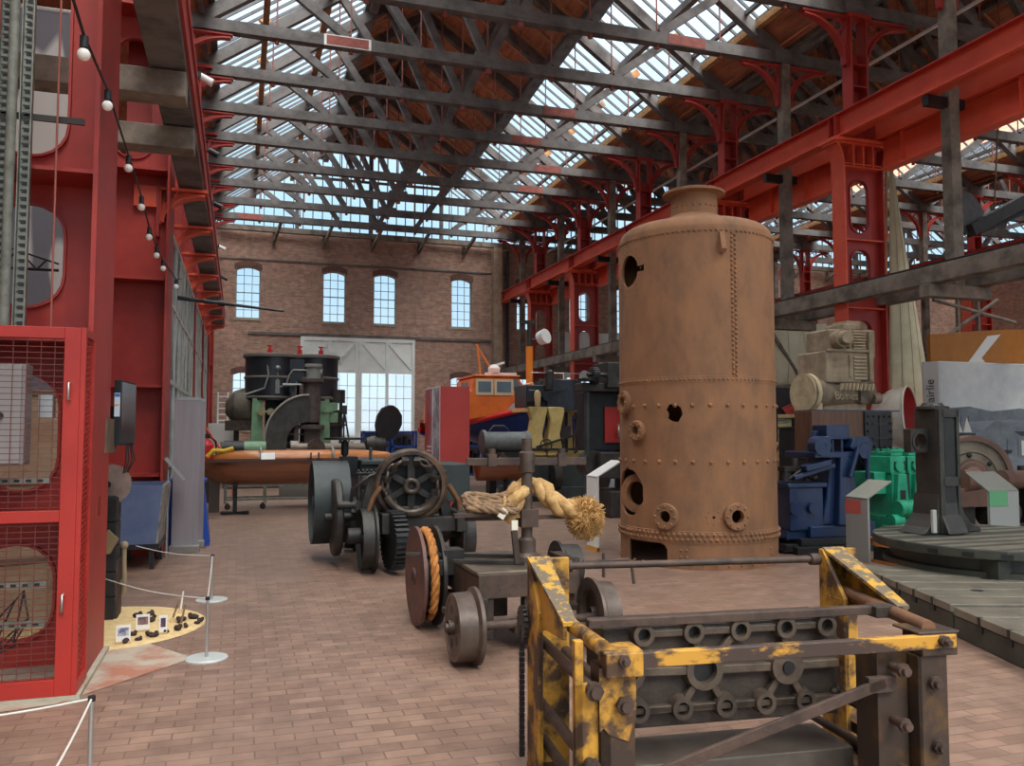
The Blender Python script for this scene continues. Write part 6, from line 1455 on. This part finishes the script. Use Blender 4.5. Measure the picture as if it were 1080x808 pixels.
t = thing('display_plinth', 'black display plinth carrying the dusty beige engine', 'plinth', (0, 11.65, 0))
MB().b2((8.7, -.38, 0), (10.2, .5, 1.66)).build('body', black, t); MB().b2((8.68, -.4, 1.66), (10.25, .55, 1.69)).build('top', iron, t)
t = thing('backdrop_panel', 'black backdrop panel with a small landscape picture right beside the boiler', 'panel', (0, 13.6, 0))
MB().b2((8.6, 0, 0), (10.6, .05, 2.45)).build('panel', black, t); p = MB().b2((9.72, -.01, 1.2), (10.02, 0, 1.86)).build('picture', mat('landscape_print', (196, 184, 140), (78, 110, 92), rough=.6, scale=3, lo=.45, hi=.6, stretch=(.3, 1, 3)), t)
mb = MB(); 
for i in range(7): mb.beam((9.9 - .02 * i, -.05, 1.93 + .02 * i), (10.3 + .05 * (i % 3), -.06, 1.96 + .05 * i), .02, .02)
mb.build('red_coral', mat('coral_red', (190, 70, 64)), t)
tag(MB().tube(arc((9.75, 13.3, 1.1), .26, 0, PI, 14), .05, 8).tube(arc((9.75, 13.3, 1.1), .38, 0, PI, 14), .03, 8).b2((9.3, 13.2, .0), (10.2, 13.4, 1.1)).build('wooden_arch', mat('arch_wood', (176, 138, 96))), 'small pale wooden arch on a block behind the blue engine', 'arch')
# cowl vent
t = thing('cowl_vent', 'large white ship ventilation cowl with red inside right of the dusty engine', 'ventilator', (11.3, 12.6, 0))
pts = [(0, 0, .0), (0, 0, 1.0), (0, 0, 1.35), (.0, -.0, 1.55), (.06, -.09, 1.74), (.14, -.21, 1.82), (.26, -.38, 1.84)]; rs = [.36, .36, .4, .46, .54, .58, .6]
n_ = 40
def cowl_mesh(dr):
    vs = []
    for (p, r, tilt) in zip(pts, rs, (0, 0, 8, 30, 60, 78, 86)):
        a = math.radians(tilt); d = Vector((math.sin(a) * .56, -math.sin(a) * .83, math.cos(a))); sx_ = Vector((.83, .56, 0)); sy_ = d.cross(sx_)
        vs += [Vector(p) + (sx_ * math.cos(2 * PI * i / n_) + sy_ * math.sin(2 * PI * i / n_)) * (r - dr) for i in range(n_)]
    mb = MB(); mb.add(vs, [(j * n_ + i, j * n_ + (i + 1) % n_, (j + 1) * n_ + (i + 1) % n_, (j + 1) * n_ + i) for j in range(6) for i in range(n_)], True); return mb, vs
mb, vs = cowl_mesh(0); mb.build('cowl', mat('cowl_white', (222, 214, 198), (204, 194, 176)), t)
cowl_mesh(.02)[0].build('inner_lining', mat('cowl_red', (176, 48, 44)), t)
mb = MB(); mb.tube([vs[6 * n_ + i] for i in range(n_)], .022, 6, closed=True); mb.build('rim', mat('cowl_white', 1), t)

# ================================================================ GREEN ENGINE
N_ = thing('green_engine', 'bright green three-cylinder engine block standing on a pallet behind the dark machine column', 'engine', (8.53, 9.4, .15))
for k in range(3):
    x = .12 + k * .3
    mb = MB(); mb.b2((x - .13, 0, .88), (x + .13, .5, 1.12)); mb.b2((x - .1, .02, 1.12), (x + .1, .45, 1.18)); mb.b2((x - .11, .0, .3), (x + .11, .5, .9)); mb.prism([(x - .11, .45), (x + .11, .45), (x + .07, .88), (x - .07, .88)], .1, (0, -.03, 0)); mb.b2((x - .06, -.1, .05), (x + .06, .1, .3)); mb.build('cylinder_unit', green_m, N_, .012)
    mb = MB()
    for dx in (-.08, .02, .1): mb.cyl((x + dx, .1, 1.18), (x + dx, .1, 1.23), .028, n=8); mb.cyl((x + dx, .3, 1.18), (x + dx, .3, 1.22), .03, n=8)
    mb.beam((x - .12, .02, 1.2), (x + .12, .02, 1.2), .03, .03); mb.cyl((x, -.01, .98), (x, -.04, .98), .07, n=14); mb.build('valve_cap', green_m, N_)
    mb = MB(); mb.b2((x - .07, -.005, .93), (x - .03, .0, 1.05)); mb.b2((x + .09, -.005, .93), (x + .12, 0, 1.05)); mb.b2((x - .05, -.085, .5), (x + .04, -.08, .66)); mb.b2((x + .13, -.01, .3), (x + .17, .2, .88)); mb.build('recess', black, N_)
mb = MB(); prof = []
for i in range(12): prof += [(.1 + .0, i * .075), (.115, i * .075 + .02), (.115, i * .075 + .055), (.1, i * .075 + .075)]
mb.lathe([(0, 0)] + prof + [(0, .9)], (-.02, -.12, .42), (1, 0, 0), 24); mb.b2((-.2, .1, .6), (.0, .5, .9)); mb.b2((.0, -.1, .26), (.95, .5, .32)); mb.b2((-.1, -.15, .02), (.1, .1, .18)); mb.cyl((-.12, -.1, .25), (.05, -.1, .25), .09, n=14); mb.b2((-.05, .1, .0), (.95, .5, .3)); mb.build('manifold', green_m, N_, .008)
mb = MB(); mb.b2((-.1, -.02, .3), (.95, .0, .32)); mb.build('dark_gap', black, N_)
t = thing('pallet', 'orange pallet under the green engine', 'pallet', (8.3, 9.2, 0)); om = mat('pallet_orange', (206, 132, 60), (178, 108, 44), rough=.7)
MB().b2((0, 0, .12), (1.2, .9, .15)).build('deck_board', om, t)
for x in (0, .35, .7, 1.08): MB().b2((x, 0, 0), (x + .12, .9, .12)).build('block', om, t)
t = thing('orange_crate', 'low orange crate in front of the blue engine beside the yellow gusset', 'crate', (7.5, 8.2, 0)); MB().b2((0, .02, .03), (.7, .4, .18)).build('box', black, t)
mb = MB(); mb.b2((0, 0, .2), (.75, .42, .24)); mb.b2((0, 0, 0), (.75, .42, .03))
for x in (0, .22, .45, .69): mb.b2((x, 0, .03), (x + .06, .04, .2))
mb.build('slats', om, t)

# ================================================================ T-SLOT TABLES AND DARK MACHINE COLUMN
top_m = mat('machined_grey_top', (128, 122, 108), (104, 98, 88), rough=.42, metal=.3, scale=4); side_m = mat('dark_green_grey_casting', (66, 68, 60), (50, 52, 46), rough=.5, metal=.1, scale=3, bump=.08)
def tslot_bed(name, label, loc, rz, Lu, Lv, h, nslots):
    t = thing(name, label, 'machine bed', loc, rz)
    mb = MB(); mb.b2((0, 0, 0), (Lu, Lv, h - .06)); 
    for i in range(int(Lu / .7)): pass
    mb.build('bed', side_m, t, .01)
    sw = Lv / nslots; mb = MB()
    for i in range(nslots): mb.b2((-.01, i * sw + .018, h - .06), (Lu, (i + 1) * sw - .018, h))
    mb.build('top_plate', top_m, t, .004)
    mb = MB(); 
    for i in range(1, nslots): mb.b2((-.012, i * sw - .045, h - .11), (.02, i * sw + .045, h - .065)); mb.b2((-.012, i * sw - .018, h - .07), (.02, i * sw + .018, h))
    mb.build('slot_end', black, t)
    mb = MB(); mb.cyl((.5, Lv * .3, h), (.5, Lv * .3, h + .003), .05, n=18); mb.cyl((.9, Lv * .6, h), (.9, Lv * .6, h + .003), .05, n=18); mb.build('floor_hole', black, t)
    return t
rzb = math.radians(-19.5)
tslot_bed('slotted_bed', 'grey slotted machine bed plate on the floor at the right edge, nearer of the two', (4.6, 3.1, 0), rzb, 3.0, 2.33, .23, 6)
tslot_bed('slotted_bed', 'grey slotted machine bed plate on the floor under the round table', (5.39, 5.32, 0), rzb, 3.4, 2.0, .24, 6)
RT = thing('round_table', 'large round slotted machine table with flattened front on the bed plates', 'machine table', (7.58, 6.85, .24))
def clipped(r, n=64, cut=.8):
    out = []
    cn = Vector((-.2, -1)).normalized()
    for i in range(n):
        a = 2 * PI * i / n; p = Vector((math.cos(a), math.sin(a))) * r; q = p.dot(cn)
        if q > cut * r: p = p - cn * (q - cut * r)
        out.append((p.x, p.y))
    return out
mb = MB(); mb.prism(clipped(1.22, cut=.86), .09, (0, 0, .225), (1, 0, 0), (0, 1, 0)); mb.build('table_top', side_m, RT, .008)
mb = MB(); P_c = clipped(1.21, cut=.865)
for i in range(9):
    v0 = -1.05 + i * .26; v1 = v0 + .225
    poly = [p for p in P_c if v0 <= p[1] <= v1]
    if len(poly) < 2: continue
    L = sorted([p for p in poly if p[0] < 0], key=lambda p: p[1]); Rr = sorted([p for p in poly if p[0] >= 0], key=lambda p: -p[1])
    if L and Rr: mb.prism(Rr[::-1] + L[::-1], .006, (0, 0, .272), (1, 0, 0), (0, 1, 0))
mb.build('slotted_surface', top_m, RT)
mb = MB(); mb.lathe([(0, 0), (1.12, 0), (1.12, .05), (1.05, .06), (1.05, .18), (0, .18)], n=64); mb.b2((-.35, -1.16, 0), (-.1, -1.0, .17)); mb.b2((-.9, -.8, 0), (-.75, -.6, .17)); mb.build('turntable_base', side_m, RT, .005)
mb = MB()
for dg in (-165, -150, -135, -120, -105):
    a = math.radians(dg); mb.box((1.215 * math.cos(a), 1.215 * math.sin(a), .22), (.02, .1, .04), a)
mb.build('slot_end', black, RT)
col_m = mat('column_dark_iron', (58, 56, 52), (42, 41, 38), rough=.5, metal=.1, scale=4, bump=.08)
CM = thing('machine_column', 'dark grey cast machine column with flared foot and recessed panels on the round table', 'machine column', (7.17, 7.32, .52), .05)
mb = MB(); mb.b2((-.05, -.15, .0), (.25, .16, 1.33)); mb.prism([(-.3, 0), (.55, 0), (.53, .05), (.4, .1), (.3, .22), (.25, .42), (-.05, .42), (-.08, .2), (-.2, .07)], .34, (0, .02, 0)); mb.prism([(-.26, 0), (.26, 0), (.24, .05), (.17, .2), (.15, .4), (-.15, .4), (-.17, .2), (-.24, .05)], .28, (.1, .0, 0), (0, 1, 0)); mb.build('body', col_m, CM, .012)
mb = MB(); mb.b2((.2, -.175, .0), (.24, -.15, 1.33)); mb.b2((-.02, -.175, 1.24), (.24, -.15, 1.33)); mb.b2((-.02, -.175, .5), (.24, -.15, .6)); mb.b2((-.05, -.175, .0), (.02, -.15, 1.33)); mb.build('raised_rib', col_m, CM, .006)
mb = MB(); mb.b2((.04, -.158, .62), (.18, -.152, 1.22)); mb.b2((.04, -.158, .08), (.18, -.152, .5)); mb.build('recess', black, CM)
mb = MB(); mb.lathe([(0, 1.33), (.17, 1.33), (.17, 1.36), (.12, 1.37), (.1, 1.4), (0, 1.4)], (.05, 0, 0), n=24); mb.build('top_cap', iron, CM)
mb = MB(); 
mb.cell(-.3, -.05, .86, 1.12, (-.17, .98, .17, .17, .085), .1, (0, .02, 0)); mb.lathe([(.085, -.06), (.11, -.06), (.11, -.04)], (-.17, .02, .98), (0, 1, 0), 28); mb.build('bearing_arm', iron, CM)
MB().b2((-.2, -.2, .02), (-.15, -.17, .26)).build('paper_label', mat('label_grey', (170, 168, 160)), CM)

# flywheel machine behind
FW = thing('flywheel_machine', 'brown rusty flywheel machine with wide rim behind the dark machine column', 'machine', (0, 9.75, -.096))
FW.scale = (1.06, .8, 1.06)
fw_m = mat('flywheel_brown', (122, 90, 76), (92, 70, 60), rough=.5, metal=.15, scale=3); face_m = mat('flywheel_face', (140, 128, 110), (112, 98, 82), rough=.6, scale=4)
fo = Vector((9.75, .0, .98)); fa = Vector((-.55, -.83, 0)).normalized()
mb = MB(); mb.lathe([(.54, -.55), (.58, -.55), (.58, -.02), (.56, .0), (.5, .0), (.5, -.55)], fo, fa, 64, closed=True); mb.build('rim', fw_m, FW)
mb = MB(); mb.lathe([(0, -.06), (.5, -.06)], fo, fa, 48); mb.lathe([(.33, -.055), (.35, -.03), (.37, -.055)], fo, fa, 48); mb.build('web', face_m, FW)
mb = MB(); mb.lathe([(.24, -.05), (.22, .0), (.2, .02), (.16, .02), (.14, .1), (.1, .12), (.09, .5), (0, .5)], fo, fa, 36); mb.build('hub', fw_m, FW)
mb = MB()
for i in range(6):
    a = PI / 3 * i + .4; s3 = fa.cross(Vector((0, 0, 1))); mb.ball(fo + (s3 * math.cos(a) + Vector((0, 0, 1)) * math.sin(a)) * .3 - fa * .04, .035)
mb.build('bolt', black, FW)
mb = MB(); mb.cyl((9.2, -.45, .95), (9.5, -.4, .95), .15, n=20); mb.cyl((10.0, -.3, .95), (10.9, .1, .92), .13, n=24); mb.b2((9.1, -.5, .6), (9.6, -.2, .85)); mb.beam((9.4, -.5, .86), (9.4, -.5, 1.0), .04, .04); mb.build('bearing', fw_m, FW, .01)
mb = MB(); mb.b2((9.1, -.4, .142), (11.0, .5, .2)); mb.b2((9.2, -.4, .15), (9.45, -.1, .62)); mb.b2((10.6, -.1, .1), (10.9, .4, .82)); mb.b2((9.3, -.4, .25), (10.8, -.3, .35)); mb.cyl((9.6, -.38, .5), (10.2, -.3, .5), .16, n=20); mb.cyl((10.75, .1, 1.02), (10.75, .1, 1.12), .08, n=14); mb.build('frame', iron, FW, .01)
t = thing('white_vase_lamp', 'small white round-cornered box with a circular opening at the far right edge', 'box', (10.5, 8.6, 0)); mb = MB(); mb.cell(-.2, .25, .35, .8, (.03, .58, .3, .3, .15), .2); mb.build('box', white_clean, t); MB().b2((-.18, -.08, 0), (.23, .08, .35)).build('foot', iron, t)

# ================================================================ PHOTO WALL, SIGN, SAILS, HANGING HULL
PW = thing('photo_wall', 'large freestanding grey harbour photograph panel at the right edge', 'photo panel', (0, 14.0, 0))
sky_p = mat('photo_grey_sky', (208, 210, 208), (176, 180, 184), rough=.6, scale=.8)
MB().b2((14.0, 0, .3), (18.0, .1, 3.1)).build('panel', white_clean, PW)
PHY = -.012
MB().b2((14.02, -.01, 1.95), (18, 0, 3.08)).build('printed_sky', sky_p, PW)
MB().b2((14.02, -.01, .3), (18, 0, 1.95)).build('printed_water', mat('photo_grey_water', (128, 136, 144), (104, 112, 120), rough=.6, scale=1.5, stretch=(1, 1, 5)), PW)
mb = MB(); mb.prism([(14.02, 1.8), (14.02, 2.1), (14.8, 2.15), (15.4, 2.05), (16.2, 2.12), (17, 2.0), (18, 2.1), (18, 1.75), (16, 1.88)], .002, (0, -.012, 0)); mb.prism([(15.0, 1.55), (15.5, 1.85), (16.2, 1.7), (18, 1.8), (18, 1.2), (16.2, 1.1), (15.6, 1.1)], .002, (0, -.0125, 0)); mb.build('printed_shore', mat('photo_mid_grey', (96, 104, 112), (118, 126, 132), scale=3), PW)
mb = MB(); mb.prism([(14.35, 1.58), (14.95, 1.58), (14.9, 1.5), (14.4, 1.5)], .002, (0, -.014, 0)); mb.prism([(15.6, 1.22), (15.95, 1.22), (15.9, 1.14), (15.65, 1.14)], .002, (0, -.014, 0)); mb.prism([(16.0, 1.62), (18, 1.62), (18, 1.5), (16.2, 1.52)], .002, (0, -.014, 0))
for x in (14.55, 14.75, 15.8, 16.1, 16.3): mb.b2((x - .008, -.015, 1.1 if x > 15 else 1.5), (x + .008, -.013, 1.45 if x > 15 else 1.95))
mb.build('printed_ships', mat('photo_dark', (44, 50, 56)), PW)
mb = MB()
for x in (14.45, 14.7): mb.prism([(x - .1, 1.6), (x + .13, 1.6), (x + .0, 1.92)], .002, (0, -.016, 0))
mb.prism([(16.2, 1.1), (18, 1.1), (18, 1.45), (16.2, 1.42)], .002, (0, -.0155, 0)); mb.build('printed_sails', mat('photo_white', (206, 206, 196)), PW)
mb = MB(); mb.add([(13.88, .3, .3), (14.0, 0, .3), (14.0, 0, 3.1), (13.88, .3, 3.1), (13.9, .35, .3), (14.02, .1, .3), (14.02, .1, 3.1), (13.9, .35, 3.1)], [(0, 1, 2, 3), (4, 7, 6, 5), (0, 3, 7, 4), (3, 2, 6, 7)]); mb.build('end_panel', white_clean, PW)
ang = math.atan2(-.3, .12)
o = text('lettering', 'Fairlie', .25, (13.87, .25, 2.25), (0, 0, 0), mat('letter_dark', (70, 74, 76)), PW, .002)
o.matrix_local = Matrix.Translation((13.925, .155, 2.42)) @ Matrix.Rotation(ang, 4, 'Z') @ Matrix.Rotation(PI / 2, 4, 'X') @ Matrix.Rotation(PI / 2, 4, 'Z')
OS = thing('orange_sign', 'orange brown sign box with a slanted white mark on top of the harbour photograph', 'sign', (0, 14.0, 0))
osm = mat('orange_board', (176, 112, 40), (166, 104, 36), rough=.6)
mb = MB(); mb.add([(14.0, .2, 3.1), (15.75, -.05, 3.1), (15.75, -.05, 3.83), (14.0, .2, 3.68), (14.0, .3, 3.1), (18, .5, 3.1), (18, .5, 3.95), (14.0, .3, 3.7), (18, .3, 3.1), (18, .3, 3.95)],
       [(0, 1, 2, 3), (1, 8, 9, 2), (0, 3, 7, 4), (3, 2, 9, 6, 7), (5, 6, 9, 8), (4, 7, 6, 5)]); mb.build('box', osm, OS)
mb = MB(); mb.prism([(14.85, 3.1), (15.3, 3.1), (15.36, 3.13), (15.2, 3.2), (15.66, 3.72), (15.3, 3.7)], .01, (0, -.02, 0), (1, -.14, 0)) if False else mb.add([(14.88, .063, 3.11), (15.28, .006, 3.11), (15.2, .018, 3.2), (15.68, -.05, 3.72), (15.36, -.004, 3.68)], [(0, 1, 2, 3, 4)])
mb.build('slanted_mark', white_clean, OS)
def sail(label, pts, y, bulge, mast=None):
    t = thing('sail', label, 'sail', (0, y, 0)); n = len(pts); mb = MB()
    c = Vector((sum(p[0] for p in pts) / n, 0, sum(p[1] for p in pts) / n)); N = 12; vs = []; fs = []
    A, Bq, Cq, Dq = [Vector((p[0], 0, p[1])) for p in pts]
    for i in range(N + 1):
        for j in range(N + 1):
            u, v = i / N, j / N; p = (A * (1 - u) + Bq * u) * (1 - v) + (Dq * (1 - u) + Cq * u) * v; p.y = -bulge * math.sin(PI * u) * math.sin(PI * v * .8 + .3); vs.append(p)
    fs = [(i * (N + 1) + j, (i + 1) * (N + 1) + j, (i + 1) * (N + 1) + j + 1, i * (N + 1) + j + 1) for i in range(N) for j in range(N)]
    mb.add(vs, fs, True); o = mb.build('sailcloth', sail_m, t); s_ = o.modifiers.new('s', 'SOLIDIFY'); s_.thickness = .01
    mb = MB(); mb.tube([(p.x, p.y - .012, p.z) for p in vs[::N + 1]], .008, 5)
    for k in (3, 6, 9): mb.tube([(vs[k * (N + 1) + j].x, vs[k * (N + 1) + j].y - .008, vs[k * (N + 1) + j].z) for j in range(N + 1)], .006, 4)
    mb.build('seam', mat('seam_grey', (160, 154, 128)), t)
    if mast: MB().cyl((mast[0], .05, mast[1]), (mast[2], .05, mast[3]), .07, .04, 12).build('mast', mat('mast_wood', (186, 140, 88)), t)
    return t
sail('tall cream sail on a slender wooden mast right of the red crane column', [(16.3, 1.0), (18.0, 1.15), (16.62, 8.7), (16.52, 8.75)], 18, .2, (16.1, 0, 16.5, 8.95))
t = sail('small cream sail spread behind the dusty beige engine', [(12.6, 2.75), (14.8, 2.75), (14.4, 4.4), (12.75, 4.3)], 18, .15, (14.85, 0, 14.9, 5.2))
MB().beam((12.5, -.05, 2.72), (15.0, -.05, 2.9), .08, .08).beam((12.6, -.1, 4.2), (13.6, -.1, 2.8), .07, .07).build('boom', timber, t)
t = thing('boat_hull_yard', 'wooden boat masts and spars stacked beyond the photograph panel', 'spars', (0, 17.5, 0))
for k, (x0, z0, x1, z1) in enumerate(((18.2, 0, 18.2, 5.8), (18.9, 0, 18.9, 5.3), (17.2, 3.8, 19.6, 5.2), (17.4, 5.1, 20.2, 4.6), (17.6, 2.9, 19.0, 3.8))): MB().cyl((x0, 0, z0), (x1, 0, z1), .05, n=10).build('spar', timber, t)
t = thing('hanging_rudder', 'dark grey paddle ended yard hanging from ropes under the far roof at the right edge', 'yard', (0, 16, 0))
mb = MB(); c0 = Vector((17.3, 0, 7.0))
mb.prism([(-.45, .5), (-.62, .3), (-.66, .0), (-.5, -.4), (-.35, -.55), (.1, -.25), (.25, .1), (.0, .4), (-.2, .52)], .08, c0); mb.build('paddle_end', mat('pale_dark_grey', (92, 92, 96), (76, 76, 80)), t)
mb = MB(); mb.beam((17.0, -.1, 6.55), (19.8, -.1, 7.95), .25, .3); mb.beam((17.3, .1, 6.6), (19.9, .1, 7.7), .4, .25); mb.build('yard_beam', mat('hull_black', (48, 48, 50), (36, 36, 38), rough=.6), t)
for x in (17.9, 19.4): MB().cyl((x, 0, 7.0), (x + .25, 0, 9.6), .02, n=6).build('hanging_rope', rope_dk, t)

# ---------------------------------------------------------------- every loose piece of these parts becomes a part of its own
def separate(names):
    for o in [q for q in bpy.data.objects if q.type == 'MESH' and q.name.split('.')[0] in names]:
        me = o.data; n = len(me.vertices); par = list(range(n))
        def find(a):
            while par[a] != a: par[a] = par[par[a]]; a = par[a]
            return a
        key = {}
        for v in me.vertices:
            k = tuple(round(c, 5) for c in v.co)
            if k in key: par[find(v.index)] = find(key[k])
            else: key[k] = v.index
        for p in me.polygons:
            vs = list(p.vertices)
            for q in vs[1:]: par[find(q)] = find(vs[0])
        groups = {}
        for p in me.polygons: groups.setdefault(find(p.vertices[0]), []).append(p)
        if len(groups) < 2: continue
        for polys in groups.values():
            used = sorted({v for p in polys for v in p.vertices}); ix = {v: i for i, v in enumerate(used)}
            m2 = bpy.data.meshes.new(me.name); m2.from_pydata([tuple(me.vertices[v].co) for v in used], [], [[ix[v] for v in p.vertices] for p in polys])
            for m_ in me.materials: m2.materials.append(m_)
            m2.polygons.foreach_set('use_smooth', [p.use_smooth for p in polys]); m2.polygons.foreach_set('material_index', [p.material_index for p in polys]); m2.update()
            c = bpy.data.objects.new(o.name.split('.')[0], m2); COL.objects.link(c); c.parent = o.parent; c.location = o.location
        bpy.data.objects.remove(o)
separate(('dark_bore', 'cooling_fin', 'side_cheek', 'brass_strap', 'side_board', 'bolt_head', 'stored_parts', 'foot_rail', 'entablature', 'slot_end', 'inspection_cover', 'bolt'))
